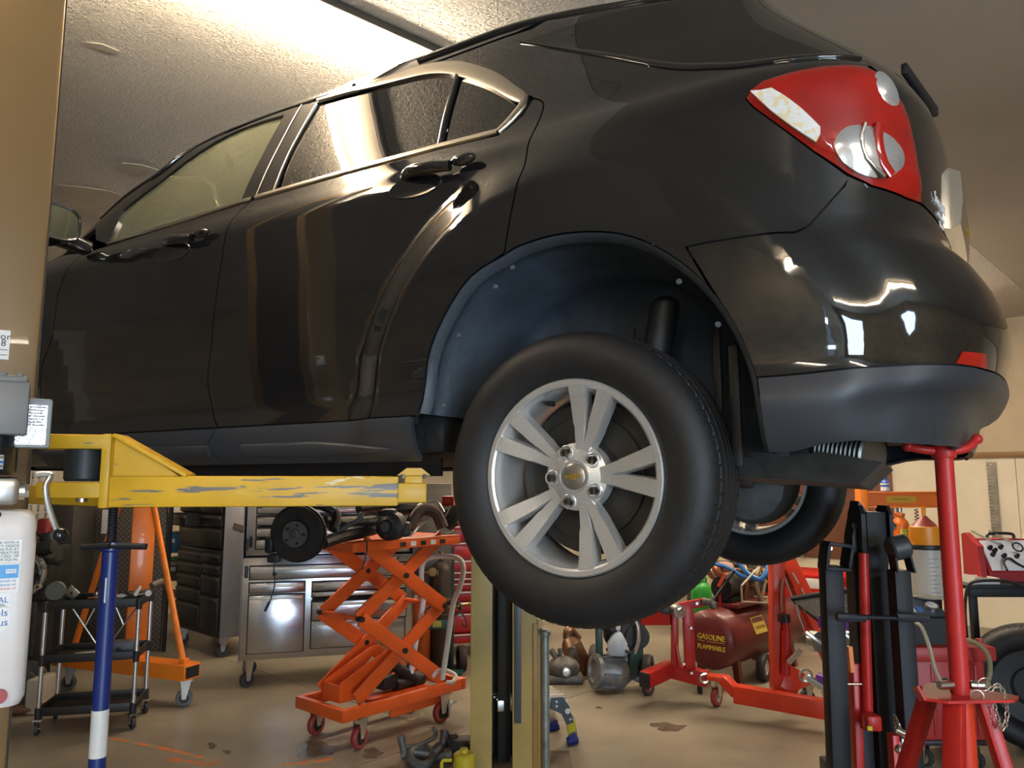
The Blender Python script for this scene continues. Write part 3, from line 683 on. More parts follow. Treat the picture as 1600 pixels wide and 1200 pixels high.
# door mirror
mm = MB(); mc = car_local(at(112, 352, 2.96))
mc = np.array([2.10, .185, .935])
mm.ball(tuple(mc), .1, 20, (.75, 1.12, .80)); 
mo = mm.build('door_mirror', M_paint, car)
gm = MB(); gl = [(.098*math.copysign(abs(math.cos(t))**.6, math.cos(t)), .062*math.copysign(abs(math.sin(t))**.6, math.sin(t))) for t in np.linspace(0, 2*PI, 28, endpoint=False)]
gm.prism(gl, tuple(mc+np.array([-.075, 0, 0])), (0, 1, 0), (0, 0, 1), (-1, 0, 0), .008).build('mirror_glass', mat('mirror glass', (.35, .36, .36), .02, metal=1), mo)
gr = MB(); gr.tube([tuple(mc+np.array([-.083, a*1.03, b*1.04])) for a, b in gl], .006, 8, closed=True); gr.build('mirror_rim', M_gloss, mo)
MB().bar((2.09, .0, .885), (2.10, .12, .90), .07, .05, (0, 0, 1), .012).build('mirror_arm', M_gloss, mo)
# wheel wells
def well(cx, lip_pts, sign, parent, detailed):
    A = np.array(lip_pts); c3 = np.array([cx, 0, .10])
    rings = [(1.0, -.004), (.985, -.008), (.965, -.03), (1.01, -.045), (1.02, -.075), (.985, -.085), (.98, -.20), (.93, -.22), (.915, -.33), (.86, -.37), (.5, -.375), (.02, -.38)]
    base = A[:, 1].copy()
    vs = []; n = len(A)
    for s_, dy in rings:
        for p in A:
            y = p[1]+dy if dy > -.05 else .03+dy
            vs.append((c3[0]+(p[0]-c3[0])*s_, y, c3[2]+(p[2]-c3[2])*s_))
    if sign < 0: vs = [(a, 2*YC-b, c) for a, b, c in vs]
    fs = [(k*n+i, k*n+i+1, (k+1)*n+i+1, (k+1)*n+i) for k in range(len(rings)-1) for i in range(n-1)]
    return MB().add(vs, fs).build('wheel_well', M_liner, parent, label='dusty blue-grey wheel well liner' if detailed else None, angle=70)
al = AS; lipL = S(al[:, 0], al[:, 1])+N(al[:, 0], al[:, 1])*-.003
ww_ = well(ARCH[0], lipL, 1, car, True); well(ARCH[0], lipL, -1, car, False)
al2 = np.array(archF[::-1]); al2 = np.array([(2.857-.437*math.cos(t), .125+.437*math.sin(t)) for t in an]); lipF = S(al2[:, 0], al2[:, 1])
well(2.857, lipF, 1, car, False); well(2.857, lipF, -1, car, False)
# ribs and clips in the well, shock absorber
for x, z0, z1, y, w in ((-.035, .30, .50, -.34, .022), (-.30, .10, .36, -.20, .02), (-.36, .02, .30, -.13, .024)):
    MB().bar((x, y, z0), (x*.98, y-.02, z1), .016, w, (1, 0, 0), .005).build('liner_rib', M_under, ww_)
for px in ((697, 512), (759, 430), (671, 629), (787, 398), (1068, 418), (1135, 490)):
    u_, v_ = uv(*px); p = S(u_, v_); d = np.array([ARCH[0]-p[0], 0, .10-p[2]]); d /= np.linalg.norm(d); p = p+d*.03+np.array([0, -.022, 0])
    MB().lathe([(0, .0015), (.005, .0015), (.0065, 0), (.0065, -.004)], 12, tuple(p), (0, 1, 0)).build('liner_clip', mat('grey clip', (.07, .08, .095), .5), ww_)
sh = MB(); sh.cyl((-.105, -.20, .12), (-.165, -.22, .43), .040, .036, 20); sh.ball((-.165, -.22, .43), .036, 14, (1, 1, .7))
sh.lathe([(.046, 0), (.048, .03), (.042, .05)], 18, (-.12, -.205, .20), (-.18, -.06, .98)); sh.build('shock_absorber', M_black, car, label='black shock absorber')
# wheels
def tyre_mesh():
    prof = [(.228, -.012), (.236, -.002), (.246, .006), (.262, .014), (.285, .019), (.305, .018), (.322, .010), (.334, .000), (.3415, -.010), (.346, -.020), (.3475, -.034), (.3495, -.036)]
    inner = [(.3505, -.045), (.3515, -.058), (.3425, -.059), (.3425, -.067), (.352, -.068), (.3525, -.086), (.3435, -.087), (.3435, -.095), (.3525, -.096)]
    half = prof+inner; yc = -.1025
    full = half+[(r, 2*yc-y) for r, y in half[::-1]]; n = 70*6; vs = []; k = len(full)
    for i in range(n):
        ph = i % 6; t = 2*PI*i/n
        for j, (r, y) in enumerate(full):
            tt = t
            if 8 <= j <= 13 or k-14 <= j <= k-9:
                if ph == 0: r -= .0028*(1 if j > 8 and j < k-9 else .3)
                tt = t+.012*(j-8 if j < k/2 else k-9-j)*.5
            elif 15 <= j <= k-16:
                tt = t
            vs.append((r*math.cos(tt), y, r*math.sin(tt)))
    fs = [(i*k+j, i*k+j+1, ((i+1) % n)*k+j+1, ((i+1) % n)*k+j) for i in range(n) for j in range(k-1)]
    return MB().add(vs, fs).mesh('tyre', M_rubber, 25)
def rim_mesh():
    mb = MB()
    mb.lathe([(.214, -.190), (.226, -.192), (.229, -.186), (.2285, -.17), (.205, -.14), (.200, -.06), (.206, -.022), (.2115, -.014), (.2125, -.008), (.217, -.003), (.228, -.002), (.2315, -.006), (.2315, -.014), (.224, -.018), (.208, -.05), (.204, -.14), (.22, -.185)], 96, (0, 0, 0), (0, 1, 0))
    mb.lathe([(.0, -.030), (.035, -.030), (.038, -.026), (.062, -.034), (.080, -.040), (.082, -.075), (.0, -.085)], 60, (0, 0, 0), (0, 1, 0))
    for k in range(5):
        ac = math.radians(75+72*k)
        for sg in (-1, 1):
            st = [(.045, 5.0, .0098, .0130, -.034, -.062), (.080, 7.6, .0105, .0142, -.036, -.066), (.118, 8.6, .0128, .0178, -.031, -.064), (.128, 8.8, .0152, .0178, -.028, -.062), (.185, 9.9, .0180, .0208, -.013, -.050), (.207, 10.3, .0190, .0218, -.005, -.042), (.2265, 10.5, .0200, .0226, -.002, -.02)]
            rows = []
            for r, da, wt, wb, yt, yb in st:
                a = ac+sg*math.radians(da); c, s = math.cos(a), math.sin(a); tx_, tz_ = s, -c     # tangent
                o = 1 if sg > 0 else -1
                def pt(w, y): return (-(r*c+tx_*w), y, r*s+tz_*w)
                # cross-section: outer flank, top face, inner flank falling into the valley of the pair
                rows.append([pt(-wb*1.05, yb), pt(-wb, yt-.012), pt(-wt, yt), pt(wt, yt), pt(wb, yt-.012), pt(wb*1.05, yb)])
            vs = [p for r_ in rows for p in r_]; n6 = 6
            fs = [(i*n6+j, i*n6+(j+1) % n6, (i+1)*n6+(j+1) % n6, (i+1)*n6+j) for i in range(len(rows)-1) for j in range(n6)]+[tuple(range(5, -1, -1)), tuple(range((len(rows)-1)*n6, len(rows)*n6))]
            mb.add(vs, fs)
        # web between the pair, near the hub
        a = ac; c, s = math.cos(a), math.sin(a)
        mb.bar((-.05*c, -.048, .05*s), (-.098*c, -.054, .098*s), .020, .02, (0, 1, 0))
    return mb.mesh('rim', M_alloy, 28)
TY, RI = tyre_mesh(), rim_mesh()
M_lug = mat('smoked lug chrome', (.16, .14, .12), .12, metal=1)
cap_m = MB().lathe([(0, .0035), (.026, .0025), (.0305, 0), (.0315, -.004)], 36, (0, -.024, 0), (0, 1, 0)).mesh('center_cap', mat('brushed cap', (.42, .40, .36), .3, metal=.9, bump=(4, .1, 1)))
lug_m = MB().lathe([(0, .016), (.005, .0155), (.0095, .012), (.0105, .006), (.0105, -.02)], 6, (0, 0, 0), (0, 1, 0)).mesh('lug_nut', M_lug, 20)
boss_m = MB().lathe([(.019, -.008), (.0185, .001), (.0165, .002), (.0145, 0), (.0135, -.012), (.0, -.012)], 24, (0, 0, 0), (0, 1, 0)).mesh('lug_boss', M_alloy)
emb_m = MB().prism([(a*.24, b*.24) for a, b in bow], (0, -.0225, 0), (-1, 0, 0), (0, 0, 1), (0, 1, 0), .003).mesh('emblem', M_gold)
valve_m = MB().cyl((0, -.03, 0), (0, -.002, 0), .0045, n=10).cyl((0, -.05, 0), (0, -.03, 0), .007, n=10).mesh('valve', M_black)
disc_m = MB().lathe([(.0, -.09), (.085, -.09), (.09, -.098), (.15, -.098), (.15, -.112), (.186, -.114), (.188, -.122), (.0, -.13)], 48, (0, 0, 0), (0, 1, 0)).mesh('brake_disc', mat('dark disc', (.06, .055, .05), .5, metal=.6))
def mo_(name, me, parent, loc=(0, 0, 0), rot=None):
    o = bpy.data.objects.new(name, me); link(o, parent); o.location = loc
    if rot: o.rotation_euler = rot
    return o
def wheel(x, left, z=0, yaw=0.):
    w = empty('wheel', car, (x, 0 if left else 2*YC, z)); w.rotation_euler = (0, 0, (0 if left else PI)+yaw)
    mo_('tyre', TY, w); mo_('rim', RI, w); mo_('center_cap', cap_m, w); mo_('emblem', emb_m, w); mo_('brake_disc', disc_m, w)
    for k in range(5):
        a = math.radians(39+72*k); p = (-.0605*math.cos(a), -.030, .0605*math.sin(a)); mo_('lug_boss', boss_m, w, p); mo_('lug_nut', lug_m, w, (p[0], -.030, p[2]))
    a = math.radians(112); mo_('valve', valve_m, w, (-.193*math.cos(a), -.01, .193*math.sin(a)))
    return w
wheel(0, True); wheel(0, False)          # the front wheels and their cradle are off the car
# underside: floor pan, sill pinch, rear axle pieces, muffler shield
fp = MB(); fp.box((1.42, YC, .13), (1.98, 1.60, .14), .03); fp.box((0, YC, .35), (.9, .94, .5), .04); fp.box((-.55, YC, .18), (.26, 1.0, .14), .03); fp.box((2.857, YC, .35), (.9, .94, .6), .04)
fp.build('floor_pan', M_under, car)
inn = MB(); inn.box((1.45, YC, .50), (1.75, 1.66, .06)); inn.build('cabin_floor', M_under, car)
# cabin: two seats, wheel, so that the front glass shows an interior
for yy in (-.45, -1.33):
    MB().box((1.30, yy, .74), (.5, .5, .18), .06).box((1.02, yy, 1.02), (.16, .48, .55), .06).box((.98, yy, 1.37), (.10, .26, .16), .04).build('seat', mat('dark seat cloth', (.03, .03, .032), .8), car)
MB().box((2.05, YC, .80), (.35, 1.5, .22), .06).build('dashboard', mat('dash plastic', (.05, .05, .052), .6), car)
MB().torus((1.72, -.48, .72), .18, .016, (-.9, 0, .6)).build('steering_wheel', M_black, car)
sl = MB(); sl.bar((.46, -.12, .028), (2.25, -.12, .028), .012, .05, (0, 0, 1)); sl.build('pinch_weld', M_under, car)
msh = MB()
msh.prism([(0, 0), (-.20, .02), (-.46, -.05), (-.42, -.085), (-.20, -.115), (.02, -.11)], (-.36, -.36, .075), (1, 0, 0), (0, 0, 1), (0, -1, 0), .012)
def rp(x, y, Y): return tuple(car_local(at(x, y, Y)))
M_shield = mat('dull aluminium shield', (.085, .09, .09), .45, metal=.55, var=(12, .3))
sq = [rp(1146, 716, 1.95), rp(1215, 714, 1.86), rp(1285, 706, 1.80), rp(1379, 722, 1.72), rp(1342, 757, 1.78), rp(1283, 751, 1.84), rp(1205, 748, 1.90), rp(1150, 745, 1.97)]
dn = np.array([.0, -.22, -.015])
b_ = MB(); k = len(sq); vs = sq+[tuple(np.array(p)+dn) for p in sq]
b_.add(vs, [tuple(range(k)), tuple(range(2*k-1, k-1, -1))]+[(i, (i+1) % k, k+(i+1) % k, k+i) for i in range(k)])
b_.build('heat_shield', M_shield, car, label='dull grey exhaust heat shield', angle=20)
mf = MB(); c0 = np.array(rp(1285, 702, 1.98)); c1 = np.array(rp(1365, 712, 1.86))
mf.cyl(tuple(c0), tuple(c1), .055, n=24)
for i in range(11):
    t = .12+.085*i; q = c0+(c1-c0)*t; d = (c1-c0)/np.linalg.norm(c1-c0); mf.lathe([(.055, -.008), (.060, -.003), (.060, .003), (.055, .008)], 24, tuple(q), tuple(d))
mf.build('muffler', mat('ribbed muffler steel', (.40, .40, .38), .4, metal=1), car)
ax = MB()
ax.bar((-.02, -.25, -.02), (-.05, -.80, .05), .06, .05, (0, 0, 1), .015); ax.bar((-.18, -.30, -.01), (-.14, -.85, .06), .05, .04, (0, 0, 1), .012)
ax.bar((-.02, -1.53, -.02), (-.05, -.98, .05), .06, .05, (0, 0, 1), .015); ax.bar((-.18, -1.48, -.01), (-.14, -.93, .06), .05, .04, (0, 0, 1), .012)
ax.lathe([(.0, .13), (.07, .10), (.10, .03), (.10, -.03), (.06, -.10), (0, -.12)], 20, (-.04, -.89, .08), (1, 0, .1))
ax.build('rear_suspension', mat('rusty suspension', (.07, .055, .045), .6, var=(12, .5), metal=.3), car)
ks = MB(); ks.lathe([(.13, -.012), (.135, 0), (.13, .008), (.06, .012), (.0, .014)], 32, (-.02, -1.50, -.03), (0, 1, .05)); ks.bar((-.02, -1.40, .05), (-.2, -1.35, .12), .08, .10, (0, 0, 1), .03)
ks.build('brake_backing_plate', mat('grey backing plate', (.11, .115, .115), .5, metal=.4, var=(10, .3)), car)
for (x, y, Y), lb in (((520, 330, 5.2), 'near left tube fixture hidden above the tool chests'), ):
    pass
for X, Y, lb in ((-1.6, 6.3, 'added tube fixture above the steel tool chests, hidden by the car'), (1.9, 6.0, 'added tube fixture above the red engine hoist, hidden by the car'), (-.2, 8.8, 'added tube fixture deep in the shop, hidden behind the car'),
              (-1.2, -2.8, 'tube fixture over the bay behind the viewer'), (2.2, -2.4, 'tube fixture over the daylight side behind the viewer'), (3.2, 6.5, 'added tube fixture near the cream back wall, hidden by the tail lamp')):
    c = Vector((X, Y, CEIL)); fixture(c-WR*1.22, c+WR*1.22, lb)  # far-side fixtures are added out of sight to light floor and back wall
# ---------------------------------------------------------------- helpers for things whose shapes are laid out in world space
def wthing(name, label, cat, base, group=None): return thing(name, label, cat, tuple(base), 0., group)
def wb(mb, name, m, parent, label=None, angle=32, kind=None):
    """link a mesh collected in world coordinates under a thing that stands elsewhere"""
    r = parent; off = Vector((0, 0, 0))
    while r is not None: off += r.location; r = r.parent
    mb.v = [tuple(Vector(p)-off) for p in mb.v]
    return mb.build(name, m, parent, label=label, angle=angle, kind=kind)
def wtext(name, body, size, m, parent, p, ex, ey, label=None, depth=.0006, align='CENTER', wide=1.0):
    r = parent; off = Vector((0, 0, 0))
    while r is not None: off += r.location; r = r.parent
    return text(name, body, size, m, parent, Vector(p)-off, ex, ey, depth, align, label, wide)
def zpx(y, Y, x=800): return float(at(x, y, Y)[2])
X_, Y_, Z_ = V(1, 0, 0), V(0, 1, 0), V(0, 0, 1)
GREY = (.17, .155, .14)
M_yel = mat('chipped yellow enamel', (.62, .36, .012), .48, var=(5, .12, 4), coat=.05, wear=[(GREY, 30, .685, .5), (GREY, 8, .70, .5, (1, 1, 6))])
M_yelw = mat('scraped yellow enamel', (.62, .36, .012), .48, var=(5, .15, 4), coat=.05, wear=[(GREY, 9, .56, .5, (.35, 1, 5)), ((.72, .62, .38), 9, .665, .5, (.5, 1, 2))])
M_tan = mat('tan column enamel', (.19, .115, .042), .38, var=(1.2, .06, 3), coat=.2, wear=((.62, .52, .36), 26, .745, .5, (1, 1, .35)))
M_tan2 = mat('scuffed tan enamel', (.46, .33, .11), .42, var=(2, .2, 5), wear=((.10, .09, .07), 9, .69, .5, (1, 1, .3)))
M_red = mat('red enamel', (.44, .016, .011), .42, var=(3, .12, 4), coat=.08, spec=.35)
M_redo = mat('orange red enamel', (.56, .038, .010), .42, var=(3, .12, 4), coat=.08, spec=.35)
M_redw = mat('chipped red enamel', (.46, .022, .018), .45, var=(3, .15, 4), coat=.05, spec=.35, wear=((.45, .40, .33), 11, .70, .5, (1, 1, .5)))
M_org = mat('orange enamel', (.80, .20, .012), .40, var=(3, .10, 4), coat=.2)
M_orgr = mat('red-orange enamel', (.70, .098, .012), .40, var=(3, .12, 4), coat=.2)
M_blackm = mat('black powder coat', (.009, .010, .0125), .55, var=(6, .3), spec=.35, wear=((.09, .09, .09), 40, .765, .5))
M_zinc = mat('zinc plate', (.62, .62, .60), .28, metal=1, var=(14, .15))
M_rub = mat('black rubber', (.014, .014, .014), .7)
M_castw = mat('caster rubber', (.03, .03, .03), .6)
M_bluep = mat('blue enamel', (.008, .024, .15), .4, coat=.1, var=(4, .15))
M_wht = mat('white enamel', (.72, .70, .66), .4)
M_alu = mat('aluminium', (.66, .66, .65), .35, metal=1, var=(10, .1))
M_cast = mat('grimy casting', (.13, .125, .115), .55, metal=.5, var=(14, .5, 6), bump=(50, .3))
M_darkcast = mat('black greasy casting', (.02, .019, .018), .5, metal=.2, var=(14, .5, 6), bump=(60, .3))
M_hose = mat('black hose', (.02, .02, .02), .5)
M_stain = mat('brushed stainless', (.50, .50, .53), .20, metal=1, bump=(3, .04, 2, (1, 1, 60)))
M_paper = mat('white sticker', (.74, .73, .69), .4)
M_ink = mat('black ink', (.015, .015, .015), .5)
M_blueink = mat('blue ink', (.02, .10, .42), .5)
M_redink = mat('red ink', (.55, .05, .03), .5)
# --- near column of the lift
xr = at(57, 590, 2.1)[0]; TURN = math.radians(31.8)
col_n = wthing('lift_column', 'tall tan steel lift column at the very left beside the hydraulic pump', 'lift', (xr, 2.1, 0))
mb = MB(); mb.box((-.17, .125, CEIL/2-.04), (.34, .25, CEIL-.09), .010).build('post', M_tan, col_n)
MB().box((-.17, .125, .012), (.46, .42, .024), .004).build('base_plate', M_tan, col_n)
lz = zpx(543, 2.1)
lp = MB().box((-.118, -.0008, lz), (.10, .002, .080)).build('capacity_sticker', M_paper, col_n)
for dx, dz, t_ in ((-.088, .022, 'wor'), (-.082, .004, '8')): text('sticker_print', t_, .026, M_ink, lp, (dx, -.0024, lz+dz), X_, Z_)
for dz in (-.014, -.028): MB().box((-.118, -.0024, lz+dz), (.094, .001, .0016)).build('sticker_line', M_ink, lp)
MB().box((.0015, .125, CEIL/2-.1), (.004, .17, CEIL-.3), 0).build('side_shade_panel', M_black, col_n); MB().box((-.17, .2515, CEIL/2-.1), (.25, .004, CEIL-.3), 0).build('channel_shade_panel', M_black, col_n)  # flat black panels stand in for shade inside the open channel
col_n.rotation_euler = (0, 0, TURN)
# --- swing arm under the sill
def ap(x, y, d=0.): return at(x, y, 2.0+.13*(x-165)/485+d)
arm = wthing('lift_arm', 'chipped yellow lift arm with its pad under the black car sill', 'lift', ap(300, 765))
def hx(d): return (Vector(ap(600, 765))-Vector(ap(200, 765))).normalized()*d
AX = hx(1); AXh = Vector((AX.x, AX.y, 0)).normalized(); AN = Vector((AXh.y, -AXh.x, 0))     # AN points to the viewer
def along(x, z0, z1, w, x1, n=None, m=M_yel, bev=.005, d=0.):
    p, q = Vector(ap(x, 765, d)), Vector(ap(x1, 765, d)); zc = (z0+z1)/2; p.z = q.z = zc
    b = MB(); b.box((p+q)/2, ((q-p).length, w, z1-z0), bev, Matrix((AXh, -AN, Z_)).transposed()); return b
zt, zb = zpx(744, 2.06), zpx(791, 2.06)
wb(along(172, zb, zt, .095, 622), 'main_tube', M_yelw, arm)
wb(along(600, zb+.008, zt-.018, .075, 666), 'inner_tube', M_yel, arm)
z6 = zpx(682, 2.0)
p0 = Vector(ap(181, 765)); 
mb = MB(); mb.prism([(0, zt-.01), (.175, zt-.01), (.01, z6), (0, z6)], p0*1-Z_*p0.z+AN*.030, AXh, Z_, -AN, .060); wb(mb, 'gusset', M_yel, arm)
mb = MB(); q0 = Vector(ap(181, 765)); a = q0-Z_*q0.z+Z_*(z6+.002); b = q0-Z_*q0.z+AXh*.182+Z_*(zt+.0); mb.bar(a, b, .105, .010, Z_, .003); wb(mb, 'gusset_flange', M_yel, arm)
wb(along(166, zb-.002, z6+.004, .115, 181), 'end_plate', M_yel, arm)
wb(along(60, zpx(703, 2.0), z6+.002, .115, 178), 'upper_plate', M_yel, arm)
wb(along(70, zpx(778, 2.0), zpx(753, 2.0), .115, 168), 'lower_plate', M_yel, arm)
c = Vector(ap(132, 725)); mb = MB(); r = .046
mb.lathe([(0, zpx(752, 2.0)), (r*.9, zpx(752, 2.0)), (r*1.0, zpx(748, 2.0)), (r*1.0, zpx(702, 2.0)), (r*.93, zpx(695, 2.0)), (0, zpx(694, 2.0))], 28, (c.x, c.y, 0)); wb(mb, 'pivot_bushing', mat('black pivot rubber', (.018, .022, .024), .5), arm)
mb = MB(); mb.cyl((c.x, c.y, zpx(776, 2.0)), (c.x, c.y, zpx(784, 2.0)), .014); wb(mb, 'pivot_pin', M_zinc, arm)
mb = MB(); e = Vector(ap(646, 750)); mb.box((e.x, e.y, zpx(752, 2.12)), (.05, .06, zpx(745, 2.12)-zpx(763, 2.12)), .004, Matrix((AXh, -AN, Z_)).transposed())
wb(mb, 'pad_riser', M_yel, arm)
mb = MB(); mb.prism([(-.045, 0), (.045, 0), (.020, .020), (-.020, .020)], (e.x, e.y, zpx(743, 2.12)), AXh, Z_, AN, .07)
mb.v = [(v[0]-AN.x*.035, v[1]-AN.y*.035, v[2]) for v in mb.v]; wb(mb, 'pad', M_yel, arm)
for sg in (-1, 1):
    mb = MB(); q = e+AXh*(.030*sg)+AN*.034; mb.cyl((q.x, q.y, zpx(741, 2.12)), (q.x, q.y, zpx(748, 2.12)), .006, n=6); wb(mb, 'pad_bolt', M_zinc, arm)
arm2 = wthing('lift_arm', 'shadowed yellow lift arm running behind the black pivot bushing', 'lift', at(100, 778, 2.25))
mb = MB(); mb.bar(at(30, 772, 2.22), at(152, 778, 2.42), .09, .052, Z_, .004); wb(mb, 'main_tube', M_yel, arm2)
# --- hydraulic power unit
M_mot = mat('grey motor paint', (.17, .17, .165), .45)
M_tank = mat('milky reservoir plastic', (.72, .68, .66), .38, var=(2.2, .10, 4), wear=((.60, .36, .34), 2.4, .60, .5), spec=.5)
HU = 1.62
hyd = wthing('hydraulic_pump', 'hydraulic pump with milky plastic reservoir and black ball lever beside the tan column', 'pump', (at(20, 900, HU)[0], HU, zpx(1112, HU)))
def hpx(x, y, d=0.): return Vector(at(x, y, HU+d))
mb = MB(); a, b = hpx(41, 680), hpx(-90, 597); mb.box(((a.x+b.x)/2, HU+.09, (a.z+b.z)/2), (a.x-b.x, .18, b.z-a.z), .006); wb(mb, 'motor', M_mot, hyd)
mb = MB(); mb.box(((a.x+b.x)/2, HU+.09, b.z+.006), (a.x-b.x-.01, .17, .016), .006)
for i in range(4): mb.cyl((a.x-.02-.03*i, HU+.012, b.z+.012), (a.x-.02-.03*i, HU+.012, b.z+.018), .008, n=10)
wb(mb, 'motor_lid', M_mot, hyd)
cx = hpx(-32, 700).x; R = hpx(29, 700).x-cx
mb = MB(); z0, z1 = zpx(742, HU), zpx(679, HU); mb.lathe([(0, z0), (R*.97, z0), (R, z0+.008), (R, z1), (0, z1)], 40, (cx, HU+R, 0)); wb(mb, 'motor_drum', mat('black drum', (.012, .013, .016), .25), hyd)
st = hpx(13, 722, -.002); mb = MB()
th = np.linspace(-.05, .62, 8); vs = []
for t in th: 
    for zz in (zpx(733, HU), zpx(711, HU)): vs.append((cx+(R+.0012)*math.sin(t+.16), HU+R-(R+.0012)*math.cos(t+.16), zz))
mb.add(vs, [(2*i, 2*i+2, 2*i+3, 2*i+1) for i in range(7)]); rs = wb(mb, 'rotation_sticker', M_paper, hyd)
tt = .50; tn_ = V(math.sin(tt), -math.cos(tt), 0); tx_ = V(math.cos(tt), math.sin(tt), 0); tp_ = V(cx, HU+R, 0)+tn_*(R+.003)
for zz in (715, 729): wtext('sticker_print', 'ROTATION', .0088, M_ink, rs, tp_+Z_*zpx(zz, HU), tx_, Z_)
mb = MB(); ar = [(-.022, 0), (-.012, .006), (-.012, .002), (.022, .002), (.022, -.002), (-.012, -.002), (-.012, -.006)]; mb.prism(ar, tp_+Z_*zpx(722, HU), tx_, Z_, tn_, .0008); wb(mb, 'arrow', M_blueink, rs)
mb = MB(); a, b = hpx(94, 700, .05), hpx(39, 622, .05); mb.box(((a.x+b.x)/2, HU+.085, (a.z+b.z)/2), (a.x-b.x, .07, b.z-a.z), .006); sw = wb(mb, 'switch_box', mat('clear-fronted grey box', (.30, .32, .33), .2), hyd)
mb = MB(); mb.box(((a.x+b.x)/2-.004, HU+.049, (a.z+b.z)/2-.004), (a.x-b.x-.010, .002, b.z-a.z-.022)); ss = wb(mb, 'foil_sticker', mat('silver foil sticker', (.62, .62, .66), .22, metal=.7, bump=(90, .35)), sw)
mb = MB(); mb.box(((a.x+b.x)/2-.024, HU+.0475, b.z-.030), (.022, .001, .030)); wb(mb, 'red_patch', M_redink, ss)
for i in range(7):
    mb = MB(); mb.box(((a.x+b.x)/2+.012, HU+.0475, b.z-.020-.0065*i), (.034-.004*(i % 3), .0008, .0018)); wb(mb, 'print_line', M_ink, ss)
mb = MB(); a, b = hpx(28, 790), hpx(-80, 745); mb.box(((a.x+b.x)/2, HU+.09, (a.z+b.z)/2), (a.x-b.x, .12, b.z-a.z), .012)
mb.cyl((a.x-.004, HU+.06, (a.z+b.z)/2), (a.x+.018, HU+.06, (a.z+b.z)/2), .016, n=6); mb.cyl((a.x, HU+.06, (a.z+b.z)/2), (a.x+.010, HU+.06, (a.z+b.z)/2), .019, n=18); wb(mb, 'valve_block', M_zinc, hyd)
lv = MB(); lv.tube(spl([hpx(38, 742, -.03), hpx(58, 742, -.03), hpx(52, 760, -.03), hpx(55, 790, -.03), hpx(68, 838, -.03)], 5), .0065, 10); le = wb(lv, 'lever', M_zinc, hyd)
mb = MB(); q = hpx(70, 839, -.03); mb.ball(q, .0165, 16); wb(mb, 'lever_knob', mat('glossy black knob', (.01, .01, .011), .1), le)
tk = MB(); a, b = hpx(32, 1110), hpx(-110, 800); w = a.x-b.x; xc = (a.x+b.x)/2; zz0, zz1 = a.z, b.z
sec = []
def rrect(w, d, r, n=5):
    pts = []
    for sx, sy, a0 in ((1, 1, 0), (-1, 1, 90), (-1, -1, 180), (1, -1, 270)):
        for i in range(n+1):
            t = math.radians(a0+90*i/n); pts.append((sx*(w/2-r)+r*math.cos(t), sy*(d/2-r)+r*math.sin(t)))
    return pts
lv_ = [(.55, .55, zz0), (.93, .9, zz0+.003), (1.0, 1.0, zz0+.02), (1.0, 1.0, zz0+(zz1-zz0)*.83), (.985, .97, zz0+(zz1-zz0)*.84), (.985, .97, zz0+(zz1-zz0)*.92), (.95, .92, zz1-.012), (.86, .8, zz1), (.3, .3, zz1+.004)]
base_sec = rrect(w, .19, .03); vs = [(xc+x*sx, HU+.095+y*sy, z) for sx, sy, z in lv_ for x, y in base_sec]; k = len(base_sec)
tk.add(vs, [(i*k+j, i*k+(j+1) % k, (i+1)*k+(j+1) % k, (i+1)*k+j) for i in range(len(lv_)-1) for j in range(k)]+[tuple(range(k)), tuple(range((len(lv_)-1)*k, len(lv_)*k))])
tank = wb(tk, 'reservoir', M_tank, hyd, angle=40)
mb = MB(); q = hpx(6, 806, .02); mb.lathe([(0, .022), (.020, .022), (.024, .016), (.024, 0), (.0, 0)], 20, (q.x-.01, q.y, q.z-.012)); wb(mb, 'filler_cap', M_rub, tank)
mb = MB(); q = hpx(0, 1087); mb.cyl((q.x, HU+.002, q.z), (q.x, HU-.008, q.z), .014, n=18); wb(mb, 'drain_plug', mat('dull red plug', (.35, .05, .05), .5), tank)
def sticker(name, x0, y0, x1, y1, m, par, d=0.):
    a, b = hpx(x1, y1, d), hpx(x0, y0, d); mb = MB(); mb.box(((a.x+b.x)/2, HU-.0005, (a.z+b.z)/2), (a.x-b.x, .002, b.z-a.z)); return wb(mb, name, m, par)
s1_ = sticker('warning_sticker', -60, 843, 31, 878, M_paper, tank)
for i, t_ in enumerate(('RESERVOIR WITH A', 'VISCOSITY GRADE', 'TO 300 SUS AT', 'TEMPERATURE', 'NOT EXCEED 180', 'OR EQUAL.')): q = hpx(29, 847.5+5.3*i); wtext('sticker_print', t_, .0075, M_ink, s1_, (q.x, HU-.0019, q.z), X_, Z_, align='RIGHT')
s2_ = sticker('blue_sticker', -60, 881, 27, 924, M_paper, tank)
sb = MB(); a, b = hpx(27, 903), hpx(-60, 882); sb.box(((a.x+b.x)/2, HU-.0018, (a.z+b.z)/2), (a.x-b.x, .001, b.z-a.z)); wb(sb, 'blue_band', mat('blue band', (.03, .26, .60), .4), s2_)
q = hpx(18, 892); sb = MB(); sb.box((q.x, HU-.0026, q.z), (.018, .001, .008), .0); wb(sb, 'white_tab', M_paper, s2_); wtext('sticker_print', 'PACK', .006, M_blueink, s2_, (q.x, HU-.0033, q.z), X_, Z_)
for i in range(3): q = hpx(24, 907+6*i); wtext('sticker_print', 'hydraulic oil', .007, M_blueink if i < 2 else M_redink, s2_, (q.x, HU-.0019, q.z), X_, Z_, align='RIGHT')
s3_ = sticker('medical_sticker', -60, 925, 16, 948, M_paper, tank); q = hpx(14, 937); wtext('sticker_print', 'CHEMICAL', .016, M_blueink, s3_, (q.x, HU-.0019, q.z), X_, Z_, align='RIGHT')
